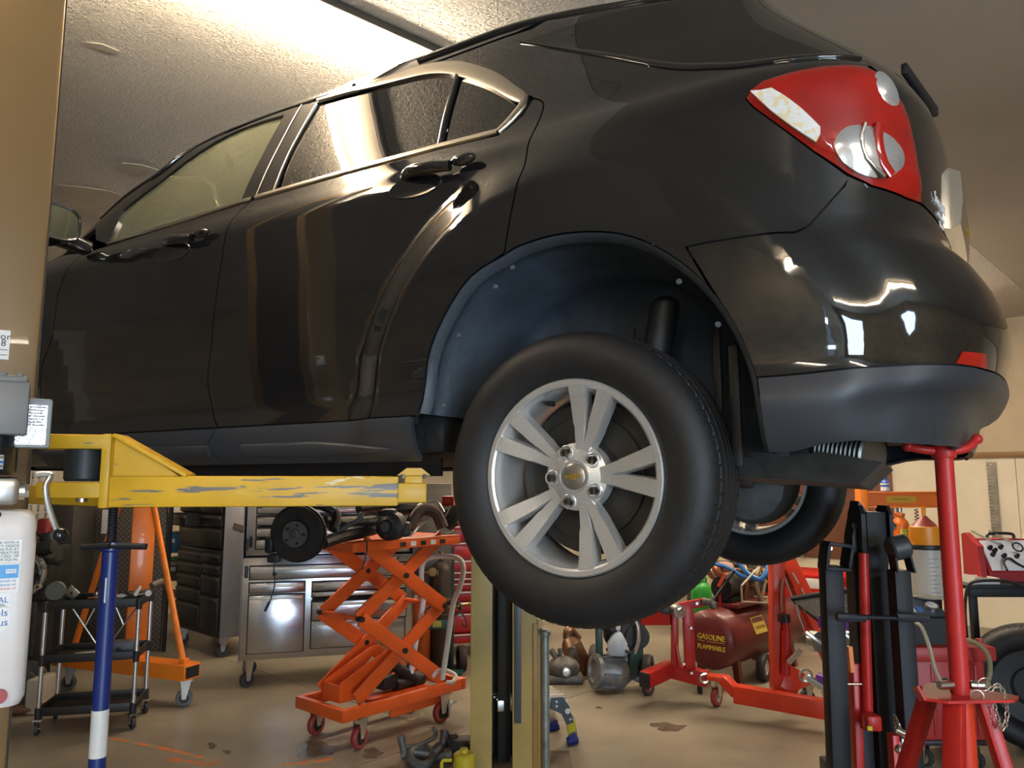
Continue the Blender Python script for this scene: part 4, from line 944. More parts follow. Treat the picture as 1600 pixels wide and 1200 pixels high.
q = hpx(-10, 965); mb = MB(); mb.lathe([(0, 0), (.035, 0), (.035, .0015), (0, .0015)], 32, (q.x, HU, q.z), (0, -1, 0)); s4_ = wb(mb, 'round_sticker', M_paper, tank)
for t_, yy in (('tools', 957), ('us', 972)): q2 = hpx(13, yy); wtext('sticker_print', t_, .020, M_blueink, s4_, (q2.x, HU-.0022, q2.z), X_, Z_, align='RIGHT')
mb = MB(); q = hpx(-30, 640); mb.box((q.x, HU+.28, q.z-.02), (.10, .26, .04), .004); wb(mb, 'mounting_bracket', M_blackm, hyd)
hyd.rotation_euler = (0, 0, TURN)
# --- blue and white support pole under the arm
PY = 2.16; px0 = at(164, 1000, PY)[0]; pxt = at(172, 853, PY)
pole = wthing('support_pole', 'blue screw support pole with one white band standing under the yellow arm', 'stand', (px0, PY, 0))
def seg(y0, y1, r, n=20): b = MB(); b.cyl((px0, PY, zpx(y1, PY)), (px0, PY, zpx(y0, PY)), r, n=n); return b
mb = MB(); mb.cyl((px0, PY, .012), (px0, PY, zpx(1180, PY)), .0215, n=24); wb(mb, 'lower_tube', M_bluep, pole)
wb(seg(1108, 1182, .0222), 'white_band', M_wht, pole); wb(seg(856, 1112, .0215, 24), 'upper_tube', M_bluep, pole)
mb = MB(); mb.cyl((px0, PY, zpx(860, PY)), (px0, PY, zpx(786, PY)), .0115, n=16)
for i in range(18): mb.lathe([(.0115, 0), (.0135, .002), (.0115, .004)], 14, (px0, PY, zpx(858, PY)+.007*i))
wb(mb, 'screw', M_blackm, pole)
mb = MB(); mb.cyl(at(128, 855, PY-.02), at(172, 853, PY-.026), .0085, n=12); mb.cyl(at(186, 853, PY-.026), at(229, 854, PY-.02), .0085, n=12); mb.cyl(at(150, 854.5, PY-.024), at(206, 853.5, PY-.024), .005, n=10); wb(mb, 'cross_handle', M_blackm, pole)
mb = MB(); mb.lathe([(.0215, 0), (.028, .004), (.028, .02), (.0215, .026)], 20, (px0, PY, zpx(862, PY))); wb(mb, 'collar', M_bluep, pole)
mb = MB(); mb.cyl((px0, PY, 0), (px0, PY, .012), .14, n=28); wb(mb, 'foot_plate', M_bluep, pole)
mb = MB(); mb.bar(at(166, 903, PY-.0225), at(163.5, 942, PY-.0225), .004, .002, Y_); wb(mb, 'sticker', M_paper, pole)
# --- far column of the lift
FY = 4.30
fc = wthing('lift_column', 'yellow channel lift column standing on the floor behind the wheel', 'lift', (at(792, 1180, FY)[0], FY+.1, 0))
def fx(x, Y=FY): return at(x, 1050, Y)[0]
ctop = 3.0
mb = MB(); mb.box(((fx(735)+fx(769))/2, FY+.012, ctop/2), (fx(769)-fx(735), .024, ctop), .005); wb(mb, 'front_lip', M_tan2, fc)
mb = MB(); mb.box((fx(735)+.008, FY+.16, ctop/2), (.016, .30, ctop), .004); wb(mb, 'side_wall', M_tan2, fc)
mb = MB(); mb.box(((fx(735)+fx(800))/2+.03, FY+.30, ctop/2), (fx(800)-fx(735)+.05, .02, ctop)); wb(mb, 'back_wall', M_darkcast, fc)
mb = MB(); mb.box((fx(787), FY+.20, ctop/2), (.07, .06, ctop), .004); wb(mb, 'lift_chain', M_black, fc)
mb = MB(); mb.bar((fx(801), FY+.0, ctop/2), (fx(801)+.0, FY+.0, ctop/2+.001), .01, .01, Y_); 
mb = MB(); mb.box((fx(820), FY+.02, ctop/2), (fx(838)-fx(799), .04, ctop), .005); wb(mb, 'face_plate', M_tan2, fc)
mb = MB(); mb.box((fx(809), FY-.004, (zpx(1130, FY)+1.3)/2), (fx(815)-fx(804), .008, 1.3-zpx(1130, FY)), .002); wb(mb, 'slide_strip', mat('grey slide strip', (.07, .075, .085), .4), fc)
mb = MB(); mb.box((fx(836), FY+.02, zpx(974, FY)/2), (fx(840)-fx(832), .06, zpx(974, FY)), .004); wb(mb, 'edge_rib', mat('brown orange edge', (.36, .19, .05), .45, var=(4, .2)), fc)
mb = MB(); mb.box((fx(843.5), FY+.05, zpx(968, FY)/2), (fx(847)-fx(840), .10, zpx(968, FY)), .004); wb(mb, 'outer_rib', M_tan2, fc)
mb = MB(); mb.box((fx(800), FY+.1, .006), (.66, .50, .012), .003); wb(mb, 'base_plate', mat('rusty plate', (.11, .08, .05), .6, var=(8, .4)), fc)
mb = MB(); g = fx(852, FY-.02); mb.cyl((g, FY-.03, .014), (g, FY-.03, zpx(990, FY-.03)), .021, n=18); mb.lathe([(0, .03), (.021, .03), (.030, .02), (.030, 0), (.02, -.006)], 18, (g, FY-.03, zpx(992, FY-.03)))
jb = wthing('steel_pipe', 'galvanized pipe leaning upright against the far yellow column', 'pipe', (g, FY-.03, .014)); wb(mb, 'pipe', mat('galvanized pipe', (.28, .31, .28), .5, metal=.6, var=(9, .4, 6)), jb)
# --- tall red stand under the rear bumper
RY = 1.76; rx_ = at(1475, 720, RY)[0]
rs_ = wthing('jack_stand', 'tall red tripod stand propping up the rear bumper', 'stand', (rx_, RY, 0))
zc = zpx(1085, RY)
mb = MB(); mb.cyl((rx_, RY, .25), (rx_, RY, zpx(712, RY)), .0195, n=28); wb(mb, 'post', M_redw, rs_)
mb = MB(); mb.lathe([(0, 0), (.024, 0), (.026, .004), (.026, .026), (.024, .03), (0, .03)], 28, (rx_, RY, zpx(716, RY))); wb(mb, 'collar', M_redw, rs_)
mb = MB(); mb.tube(spl([(rx_-.075, RY+.01, zpx(697, RY)), (rx_-.05, RY, zpx(702, RY)), (rx_, RY, zpx(705, RY)), (rx_+.05, RY, zpx(701, RY)), (rx_+.085, RY+.01, zpx(687, RY)+.002)], 5), .010, 12); mb.ball((rx_+.085, RY+.01, zpx(687, RY)+.002), .0125); mb.ball((rx_-.075, RY+.01, zpx(697, RY)), .0125); wb(mb, 'saddle', M_redw, rs_)
zz_ = zc
mb = MB()
tri = [V(rx_+.085*math.cos(a), RY+.085*math.sin(a), zz_) for a in (math.radians(200), math.radians(330), math.radians(90))]
mb.prism([(-.105, -.03), (-.06, -.06), (.085, -.05), (.115, -.02), (.03, .09), (-.03, .09)], (rx_, RY, zz_-.004), X_, Y_, Z_, .006); mb.bar((rx_-.098, RY-.03, zz_-.004), (rx_-.108, RY-.02, zz_+.022), .006, .04, (0, 1, .2)); wb(mb, 'collar_plate', M_red, rs_)
for sx, sy, w in ((-.12, -.10, .040), (.20, -.02, .036), (-.14, .30, .040)):
    mb = MB(); p = V(rx_+sx*.22, RY+sy*.22, zz_-.006); d = V(sx, sy, 0).normalized(); q = V(rx_+sx*1.5, RY+sy*1.5, 0.0); mb.bar(p, q, w, .028, d, .004); wb(mb, 'leg', M_red, rs_)
mb = MB(); mb.cyl((rx_, RY, .2), (rx_, RY, zz_-.004), .0245, n=24); wb(mb, 'sleeve', M_redo, rs_)
mb = MB(); mb.cyl((rx_-.052, RY-.012, zz_+.022), (rx_-.02, RY-.006, zz_+.022), .009, n=14); mb.cyl((rx_+.018, RY-.008, zz_+.022), (rx_+.045, RY-.012, zz_+.022), .009, n=14); wb(mb, 'lock_pin', M_zinc, rs_)
ch = MB(); base = V(rx_+.045, RY-.035, zz_+.018)
path = spl([base, base+V(.018, -.002, .01), base+V(.030, -.004, -.015), base+V(.028, -.006, -.055), base+V(.016, -.006, -.078), base+V(.008, -.004, -.05), base+V(.004, -.002, -.02)], 3)
acc = 0
for i in range(0, len(path)-1):
    d = (path[i+1]-path[i]); c_ = (path[i]+path[i+1])/2; f = frame(d); ang = 0 if i % 2 else PI/2
    x2 = f.col[0]*math.cos(ang)+f.col[1]*math.sin(ang); pts = [c_+x2*(.0042*math.cos(t))+f.col[2]*(.0075*math.sin(t)) for t in np.linspace(0, 2*PI, 12, endpoint=False)]
    ch.tube(pts, .0014, 6, closed=True)
ch.torus(base+V(-.012, 0, .012), .014, .0012, (0, 1, .2), 20, 6); ch.torus(base+V(-.03, -.002, -.012), .013, .0012, (.3, 1, 0), 20, 6)
wb(ch, 'safety_chain', M_zinc, rs_, kind='stuff')
# ---------------------------------------------------------------- casters
def caster(parent, p, r, w, yaw=0., m_wheel=None, m_hub=None, swivel=True, top=None, name='caster', red=False):
    """a swivel caster standing on the floor under p (x, y), world axes; its wheel and fork are one part each under the thing"""
    p = Vector((p[0], p[1], 0)); a = V(math.cos(yaw), math.sin(yaw), 0); s = V(-a.y, a.x, 0); top = top or r*2.5
    f = MB()
    for sg in (-1, 1):
        f.prism([(-r*.25, r*.9), (r*.25, r*.9), (r*.75, top-.006), (-r*.45, top-.006)], p+s*(sg*(w/2+.004)), a, Z_, s*sg, .004)
    f.box(p+a*r*.15+Z_*(top-.004), (r*1.5, w+.03, .008), 0, Matrix((a, s, Z_)).transposed()); f.cyl(p+s*(w/2+.010)+Z_*r, p-s*(w/2+.010)+Z_*r, r*.13, n=8)
    fo = wb(f, name, M_zinc, parent)
    t = MB(); t.lathe([(r*.62, -w/2), (r*.92, -w/2), (r, -w*.3), (r, w*.3), (r*.92, w/2), (r*.62, w/2)], 24, p+Z_*r, s, close=True); wb(t, 'caster_tread', m_wheel or M_castw, fo)
    h = MB(); h.lathe([(0, -w*.42), (r*.62, -w*.42), (r*.62, w*.42), (0, w*.42)], 20, p+Z_*r, s); wb(h, 'caster_hub', m_hub or M_black, fo)
    return fo
M_redw2 = mat('oxide red tread', (.26, .035, .03), .5)
# ---------------------------------------------------------------- scissor lift table
FLp, FRp, BRp = Vector(atz(488, 1150)), Vector(atz(560, 1170)), Vector(atz(690, 1128))
la = (BRp-FRp).normalized(); sa = V(la.y, -la.x, 0)             # la runs to the handle end, sa to the right
lc = FRp+la*.33-sa*.195
sl_ = wthing('scissor_lift_table', 'red-orange scissor lift table raised high with white push handle', 'lift table', (lc.x, lc.y, 0))
def sp_(l, s, z): return lc+la*l+sa*s+Z_*z
RS = Matrix((la, -sa, Z_)).transposed()
def sbox(mb, l, s, z, dl, ds, dz, bev=.004): return mb.box(sp_(l, s, z), (dl, ds, dz), bev, RS)
BL, BW = .46, .22
for s in (-BW, BW): wb(sbox(MB(), .02, s, .215, 2*BL, .035, .07), 'base_rail', M_orgr, sl_)
for l in (-BL+.0, BL+.04): wb(sbox(MB(), l, 0, .215, .04, 2*BW+.035, .07), 'base_end', M_orgr, sl_)
wb(sbox(MB(), .12, BW-.03, .165, .42, .02, .09), 'skirt', M_orgr, sl_); wb(sbox(MB(), .10, 0, .20, .5, .12, .02), 'pump_tray', M_orgr, sl_)
for l, s in ((-.35, -BW+.02), (-.33, BW-.02), (.33, BW-.02), (.33, -BW+.02)):
    q = sp_(l, s, 0); caster(sl_, q, .066, .036, math.atan2(la.y, la.x)+(.25 if l < 0 else .0), M_redw2, M_black, top=.178)
q = sp_(.36, BW-.02, 0); mb = MB(); mb.bar(q+Z_*.03+sa*.03, q+Z_*.14+sa*.03+la*.02, .025, .012, la, .003); mb.bar(q+Z_*.10+sa*.03, q+Z_*.13+sa*.07+la*.04, .008, .008, la); wb(mb, 'brake_pedal', M_zinc, sl_)
zs = [.27, .735, 1.185]; hl = .36
def scis(l0, l1, s, z0, z1, nm='scissor_arm'):
    mb = MB(); mb.bar(sp_(l0, s, z0), sp_(l1, s, z1), .018, .088, (la*(-(z1-z0))+Z_*(l1-l0)), .004); return wb(mb, nm, M_orgr, sl_)
for k in range(2):
    z0, z1 = zs[k], zs[k+1]; a0, a1 = (-hl+.02, hl-.02)
    for sg in (-1, 1):
        scis(a0, a1, sg*(BW-.045), z0, z1); scis(a1, a0, sg*(BW-.02), z0, z1)
    for l in (a0, a1):
        mb = MB(); mb.cyl(sp_(l, -BW, z1 if k == 0 else z0), sp_(l, BW, z1 if k == 0 else z0), .016, n=12)
        if k == 0: wb(mb, 'cross_shaft', M_orgr, sl_)
    for sg in (-1, 1):
        mb = MB(); mb.cyl(sp_(0, sg*(BW-.06), (z0+z1)/2), sp_(0, sg*(BW+.004), (z0+z1)/2), .017, n=12); wb(mb, 'pivot_bolt', M_darkcast, sl_)
        for l in (a0, a1):
            if k == 0: mb = MB(); mb.cyl(sp_(l, sg*(BW-.05), z1), sp_(l, sg*(BW+.002), z1), .017, n=10); wb(mb, 'pivot_bolt', M_darkcast, sl_)
mb = MB(); mb.prism([(-.40, .25), (-.26, .25), (.02, .50), (-.05, .50), (-.40, .36)], sp_(0, -.06, 0), la, Z_, sa, .012); mb.prism([(-.40, .25), (-.26, .25), (.02, .50), (-.05, .50), (-.40, .36)], sp_(0, .09, 0), la, Z_, sa, .012); sbox(mb, -.40, .02, .30, .015, .17, .10); wb(mb, 'lift_yoke', M_orgr, sl_)
mb = MB(); mb.cyl(sp_(.28, .02, .24), sp_(-.03, .02, .44), .035, n=16); mb.cyl(sp_(.10, .0, .25), sp_(.34, .0, .25), .045, n=16); sbox(mb, .05, -.02, .27, .12, .10, .08, .01); wb(mb, 'hydraulic_ram', M_darkcast, sl_)
tz = zpx(846, 4.8); tl_ = .44
wb(sbox(MB(), .0, 0, tz+.005, 2*tl_, 2*BW+.06, .008), 'table_top', M_orgr, sl_)
for s in (-BW-.02, BW+.02): wb(sbox(MB(), .0, s, tz-.024, 2*tl_, .014, .052), 'table_rim', M_orgr, sl_)
for l in (-tl_, tl_): wb(sbox(MB(), l, 0, tz-.024, .014, 2*BW+.05, .052), 'table_rim', M_orgr, sl_)
for i in range(5):
    wb(sbox(MB(), -.06+.085*i, BW+.028, tz-.024, .045, .003, .028, 0), 'warning_patch', M_black if i % 2 == 0 else M_paper, sl_)
hp = [(642, 1052, 5.22), (652, 990, 5.24), (661, 940, 5.26), (658, 900, 5.26), (662, 878, 5.26), (676, 870, 5.24), (706, 870, 5.16), (720, 876, 5.12), (724, 893, 5.10), (718, 918, 5.08), (708, 944, 5.06), (700, 1000, 5.03), (691, 1062, 5.0)]
mb = MB(); mb.tube(spl([at(*p) for p in hp], 5), .0175, 12); hd = wb(mb, 'push_handle', M_wht, sl_)
mb = MB(); mb.tube(spl([at(x, y, Y) for x, y, Y in ((676, 1058, 5.12), (682, 1050, 5.13), (694, 1047, 5.12), (703, 1050, 5.1))], 5), .013, 10); mb.tube(spl([at(x, y, Y) for x, y, Y in ((703, 1050, 5.1), (712, 1056, 5.05), (707, 1066, 5.0), (698, 1066, 5.0))], 5), .013, 10); wb(mb, 'foot_hoop', M_wht, sl_)
mb = MB(); mb.bar(at(648, 1020, 5.2), at(653, 1019, 5.14), .006, .006); wb(mb, 'lever', M_zinc, sl_)
# ---------------------------------------------------------------- front cradle with hub and disc resting on the table
cr = wthing('suspension_cradle', 'greasy black suspension cradle with brake disc lying on the orange lift table', 'suspension', (lc.x, lc.y, tz+.01))
def dsc(c, axis, r, nm, parent, hub=True):
    c = Vector(c); ax = Vector(axis).normalized(); mb = MB()
    mb.lathe([(r*.28, .030), (r*.50, .030), (r*.52, .012), (r*.97, .012), (r, .008), (r, -.012), (r*.97, -.016), (r*.3, -.016)], 56, c, ax, close=True); d = wb(mb, nm, mat('dark rotor', (.035, .032, .030), .42, metal=.6, var=(12, .3)), parent)
    h = MB(); h.lathe([(0, .062), (r*.10, .060), (r*.12, .052), (r*.19, .050), (r*.2, .036), (r*.47, .034), (r*.5, .020)], 40, c, ax); wb(h, 'hub', mat('grey hub face', (.12, .115, .105), .5, metal=.6, var=(20, .3)), parent)
    for k in range(5):
        a = 2*PI*k/5; f = frame(ax); q = c+f.col[0]*(r*.34*math.cos(a))+f.col[1]*(r*.34*math.sin(a)); s = MB(); s.cyl(q+ax*.03, q+ax*.045, .008, n=8); wb(s, 'stud_hole', M_black, parent)
    sh_ = MB(); pts = []; f = frame(ax)
    sh_.lathe([(r*.55, -.03), (r*1.04, -.022), (r*1.06, -.012), (r*1.06, -.034), (r*.55, -.04)], 40, c, ax); wb(sh_, 'dust_shield', M_darkcast, parent)
    return d
ca = (V(-.10, -1, -.03)).normalized()
dsc(at(464, 834, 4.38), ca, .152, 'brake_disc', cr)
mb = MB(); q = Vector(at(428, 850, 4.44)); mb.box(q, (.05, .09, .16), .015, frame(ca)); mb.box(q+V(.0, .02, -.08), (.07, .07, .05), .012); wb(mb, 'brake_caliper', M_darkcast, cr)
wa = Vector(at(455, 872, 4.36)); cb = MB(); cb.tube(spl([at(431, 870, 4.36), at(428, 890, 4.36), at(429, 915, 4.36), at(420, 945, 4.36)], 6), .0035, 6)
q = Vector(at(429, 897, 4.36)); cb.ball(q, .012, 10); cb.bar(at(421, 940, 4.36), at(414, 955, 4.36), .014, .012); wb(cb, 'sensor_wire', M_hose, cr)
cb = MB(); cb.tube(spl([at(573, 842, 4.55), at(573, 862, 4.5), at(566, 890, 4.5)], 6), .005, 6); wb(cb, 'brake_hose', M_hose, cr)
def arm_(pts, r, nm, m=M_darkcast): b = MB(); b.tube(spl([at(*p) for p in pts], 5), r, 10); return wb(b, nm, m, cr)
arm_([(505, 848, 4.45), (535, 838, 4.6), (565, 832, 4.75), (600, 822, 4.9)], .036, 'control_arm'); arm_([(508, 812, 4.5), (545, 816, 4.65), (580, 815, 4.8), (606, 808, 4.95)], .024, 'control_arm')
arm_([(520, 795, 4.6), (526, 810, 4.55), (520, 828, 4.5)], .03, 'knuckle'); arm_([(480, 792, 4.6), (500, 790, 4.55), (522, 800, 4.55)], .025, 'knuckle')
arm_([(530, 830, 4.6), (548, 818, 4.6), (560, 812, 4.6), (566, 802, 4.62)], .017, 'tie_rod', M_cast)
arm_([(590, 800, 5.0), (640, 795, 5.1), (690, 800, 5.25), (712, 820, 5.3)], .04, 'cradle_beam'); arm_([(560, 795, 4.8), (600, 790, 4.95), (640, 786, 5.15)], .032, 'cradle_beam')
arm_([(640, 822, 5.0), (655, 800, 5.05), (668, 797, 5.08), (682, 803, 5.1), (692, 825, 5.1)], .040, 'cradle_beam', mat('rusty cradle', (.06, .032, .022), .6, var=(9, .4)))
q = Vector(at(613, 822, 4.75)); mb = MB(); mb.lathe([(0, .09), (.045, .088), (.05, .08), (.075, .055), (.085, .05), (.085, -.04), (.06, -.07), (0, -.08)], 28, q, (-.3, -1, 0)); mb.box(q+V(-.02, 0, .08), (.09, .10, .05), .02); mb.box(q+V(.06, .02, -.02), (.10, .09, .09), .02); wb(mb, 'steering_pump', M_darkcast, cr)
mb = MB(); mb.lathe([(0, .094), (.028, .094), (.03, .088), (.03, .08)], 20, q+V(-.005, -.0, .0), (-.3, -1, 0)); wb(mb, 'pump_hub', M_cast, cr)
arm_([(640, 838, 4.95), (652, 826, 4.95), (668, 812, 5.0)], .007, 'stabilizer_link', M_zinc); arm_([(645, 822, 5.0), (668, 812, 5.0)], .005, 'brake_line', M_zinc)
arm_([(696, 822, 5.2), (706, 808, 5.2), (712, 795, 5.22)], .05, 'bushing'); arm_([(690, 838, 5.3), (700, 840, 5.3), (712, 834, 5.35)], .03, 'mount')
q = Vector(at(700, 783, 5.3)); mb = MB(); mb.box(q, (.08, .06, .07), .012); mb.cyl(q+V(0, -.03, 0), q+V(0, -.05, 0), .018); wb(mb, 'red_motor', M_red, cr, label='small red motor')
arm_([(652, 790, 5.1), (668, 784, 5.1), (684, 785, 5.1), (694, 800, 5.1)], .006, 'silver_pipe', M_zinc)
# ---------------------------------------------------------------- steel tool chests
M_side = mat('grey steel side', (.24, .24, .26), .42, metal=.6, var=(6, .1))
M_hand = mat('pale handle extrusion', (.62, .58, .49), .4, metal=.35)
M_gap = mat('black drawer gap', (.008, .008, .009), .7)
def chest_frame(P0, ang): e = V(math.cos(ang), math.sin(ang), 0); return P0, e, V(-e.y, e.x, 0)
def drawer(parent, F, x0, x1, z0, z1, m, out=.0, hz=None, name='drawer', hm=None):
    P0, e, d = F; R = Matrix((e, d, Z_)).transposed(); mb = MB()
    mb.box(P0+e*((x0+x1)/2)+d*(-.010-out/2)+Z_*((z0+z1)/2), (x1-x0, .018+out, z1-z0), .003, R); dr = wb(mb, name, m, parent)
    g = MB(); g.box(P0+e*((x0+x1)/2)+d*(-.0012-out*.5)+Z_*((z0+z1)/2), (x1-x0+.016, .006+out, z1-z0+.014), 0, R); wb(g, 'drawer_gap', M_gap, dr)
    h = MB(); hz = hz if hz is not None else z1-.022
    h.box(P0+e*((x0+x1)/2)+d*(-.026-out)+Z_*hz, ((x1-x0)*.94, .014, .020), .003, R); wb(h, 'handle', hm or M_hand, dr); return dr
ang1 = math.atan2(.276, .961)
c1 = Vector(at(373, 1033, 5.98)); c1.z = 0
F1 = chest_frame(c1, ang1); e1_, d1_ = F1[1], F1[2]
R1 = Matrix((e1_, d1_, Z_)).transposed()
ch1 = wthing('tool_chest', 'brushed stainless rolling tool chest behind the orange scissor lift', 'tool chest', c1)
W1, D1 = 1.30, .55; zb0 = zpx(1033, 5.98); zt0 = zpx(872, 5.98); zt1 = 1.62
mb = MB(); mb.box(c1+e1_*W1/2+d1_*D1/2+Z_*((zb0+zt0)/2), (W1, D1, zt0-zb0), .004, R1); wb(mb, 'cabinet', M_stain, ch1)
mb = MB(); mb.box(c1+e1_*(W1/2)+d1_*(D1/2+.02)+Z_*((zt0+zt1)/2+.006), (W1-.03, D1-.05, zt1-zt0-.008), .004, R1); wb(mb, 'top_chest', M_stain, ch1)
for x in (-.004, W1+.004):
    mb = MB(); mb.box(c1+e1_*x+d1_*D1/2+Z_*((zb0+zt0)/2+.3), (.006, D1+.002, zt1-zb0-.02), .002, R1); wb(mb, 'side_panel', M_side, ch1)
def z1_(y): return zpx(y, 6.05)
rows = [(.055, .46, 1019, 929, .0), (.055, .46, 925, 910, 0), (.52, 1.24, 925, 911, 0), (.52, 1.24, 935, 927, .0), (.52, 1.24, 970, 941, .05), (.52, 1.24, 1016, 973, 0), (.055, 1.24, 904, 884, 0), (.09, 1.22, 857, 842, 0), (.09, 1.22, 838, 824, 0), (.09, 1.22, 820, 806, 0), (.09, 1.22, 802, 790, 0), (.09, 1.22, 786, 764, 0)]
for x0, x1, yb, yt, o in rows: drawer(ch1, F1, x0, x1, z1_(yb), z1_(yt), M_stain, o, name='door' if yt == 929 else 'drawer')
mb = MB(); mb.box(c1+e1_*.88+d1_*(-.001)+Z_*z1_(937), (.72, .004, .03), 0, R1); wb(mb, 'open_gap', M_gap, ch1)
for z in (z1_(850), z1_(892)):
    mb = MB(); mb.box(c1+e1_*(.025)+d1_*(-.012)+Z_*z, (.022, .02, .09), .005, R1); wb(mb, 'corner_bumper', M_black, ch1)
for x, y in ((.06, .07), (W1-.06, .07), (.06, D1-.07), (W1-.06, D1-.07)):
    q = c1+e1_*x+d1_*y; caster(ch1, q, .055, .04, ang1+.5, M_castw, M_black, top=zb0-.005)
mb = MB(); q = Vector(at(604, 849, 5.95)); mb.box(c1+e1_*1.14+d1_*(-.018)+Z_*z1_(876), (.09, .004, .018), 0, R1); bd = wb(mb, 'badge', M_black, ch1); 
mb = MB(); mb.box(c1+e1_*1.14+d1_*(-.021)+Z_*z1_(876), (.06, .002, .008), 0, R1); wb(mb, 'badge_print', M_paper, bd)
# darker chest, drawers facing the left
c2 = Vector(atz(341, 1030)); c2e = -WL; F2 = chest_frame(c2+WL*.92, math.atan2(c2e.y, c2e.x)); P2, e2_, d2_ = F2
ch2 = wthing('tool_chest', 'dark grey tool chest with brown-black drawers beside the stainless chest', 'tool chest', c2)
R2 = Matrix((e2_, d2_, Z_)).transposed(); M_ddr = mat('dark drawer steel', (.060, .052, .045), .38, metal=.5, var=(5, .2)); M_dh = mat('dull handle', (.16, .14, .12), .4, metal=.7)
zb2 = .17
mb = MB(); mb.box(P2+e2_*.46+d2_*.25+Z_*((zb2+.93)/2), (.92, .50, .93-zb2), .004, R2); wb(mb, 'cabinet', M_ddr, ch2)
mb = MB(); mb.box(P2+e2_*.46+d2_*.25+Z_*1.27, (.90, .47, .66), .004, R2); wb(mb, 'top_chest', M_ddr, ch2)
mb = MB(); mb.box(P2+e2_*.924+d2_*.25+Z_*((zb2+1.6)/2), (.008, .50, 1.6-zb2), .002, R2); sp2 = wb(mb, 'side_panel', M_side, ch2)
for (z, dz) in ((1.43, .07), (.76, .12)):
    mb = MB(); q = P2+e2_*.932+d2_*.34+Z_*z; pts = [q+d2_*a+Z_*b for a, b in ((-.10, dz/2), (.08, dz/2), (.08, -dz/2), (-.10, -dz/2))]; mb.tube(pts, .006, 6, closed=True); wb(mb, 'grab_frame', M_zinc, sp2)
    mb = MB(); mb.box(q, (.006, .17, dz*.8), 0, R2); wb(mb, 'grab_recess', M_gap, sp2)
mb = MB(); q = P2+e2_*.935+d2_*.2+Z_*1.12; mb.bar(q-d2_*.12+Z_*.03, q+d2_*.14-Z_*.05, .012, .05, Z_); wb(mb, 'magnet_bar', mat('brown strip', (.05, .035, .025), .5), sp2)
mb = MB(); q = P2+e2_*.935+d2_*.30+Z_*.60; mb.box(q, (.02, .16, .07), .004, R2); wb(mb, 'lock_box', M_black, sp2)
rg = MB(); rg.prism([(-.05, 0), (.06, .02), (.04, -.16), (.01, -.10), (-.07, -.14)], P2+e2_*.95+d2_*.33+Z_*.53, d2_, Z_, e2_, .02); wb(rg, 'rag', mat('off-white rag', (.50, .45, .38), .8), ch2)
for x0, x1, z0, z1 in ((.03, .52, .22, .42), (.03, .52, .44, .56), (.03, .52, .58, .68), (.03, .52, .70, .79), (.03, .52, .81, .90), (.55, .89, .22, .52), (.55, .89, .55, .70), (.55, .89, .72, .80), (.55, .89, .82, .90), (.03, .89, .97, 1.12), (.03, .44, 1.14, 1.24), (.47, .89, 1.14, 1.24), (.03, .44, 1.26, 1.34), (.47, .89, 1.26, 1.34), (.03, .89, 1.37, 1.56)):
    drawer(ch2, F2, x0, x1, z0, z1, M_ddr, .12 if (x0, z0) == (.03, 1.14) else 0, hm=M_dh)
for x, y in ((.06, .06), (.86, .06), (.06, .44), (.86, .44)): caster(ch2, P2+e2_*x+d2_*y, .055, .04, .6, M_castw, M_black, top=zb2-.004)
# tall grey cabinet beyond, red chest
gc0 = Vector(at(674, 900, 6.6)); gc0.z = 0
gcab = wthing('steel_cabinet', 'plain dark grey steel cabinet between stainless chest and red tool chest', 'cabinet', gc0)
mb = MB(); R3_ = Matrix((e1_, d1_, Z_)).transposed(); mb.box(gc0+d1_*.14+Z_*.78, (.34, .24, 1.50), .006, R3_); wb(mb, 'body', mat('dull grey cabinet', (.115, .108, .095), .5, metal=.2, var=(4, .15)), gcab)
mb = MB(); mb.box(gc0-d1_*(-.018)+Z_*.78, (.30, .012, 1.40), .003, R3_); wb(mb, 'door', mat('dull grey door', (.125, .118, .104), .5, metal=.2, var=(4, .15)), gcab)
rc0 = Vector(at(672, 1000, 7.0)); rc0.z = 0
rch = wthing('tool_chest', 'red enamel tool chest behind the gas cylinder trolley', 'tool chest', rc0)
mb = MB(); mb.box(rc0+e1_*.42+d1_*.24+Z_*.73, (.84, .46, 1.22), .005, R3_); wb(mb, 'cabinet', M_red, rch)
F3 = (rc0, e1_, d1_); zr = lambda y: zpx(y, 7.0)
for yb, yt in ((1008, 992), (990, 960), (958, 942), (940, 925), (923, 912), (910, 904), (902, 894), (892, 876), (872, 848), (845, 822)):
    P0, e, d = F3; mb = MB(); mb.box(P0+e*.45+d*(-.012)+Z_*((zr(yb)+zr(yt))/2), (.66, .018, zr(yt)-zr(yb)-.006), .003, R3_); dr = wb(mb, 'drawer', M_red, rch)
    h = MB(); h.box(P0+e*.45+d*(-.026)+Z_*(zr(yt)-.012), (.64, .012, .012), .002, R3_); wb(h, 'handle', M_hand, dr)
mb = MB(); mb.box(rc0+e1_*.44+d1_*(-.026)+Z_*zr(862), (.05, .008, .03), .002, R3_); wb(mb, 'lock_plate', M_black, rch)
for x, y in ((.06, .06), (.78, .06)): caster(rch, rc0+e1_*x+d1_*y, .05, .035, .2, M_castw, M_black, top=.118)
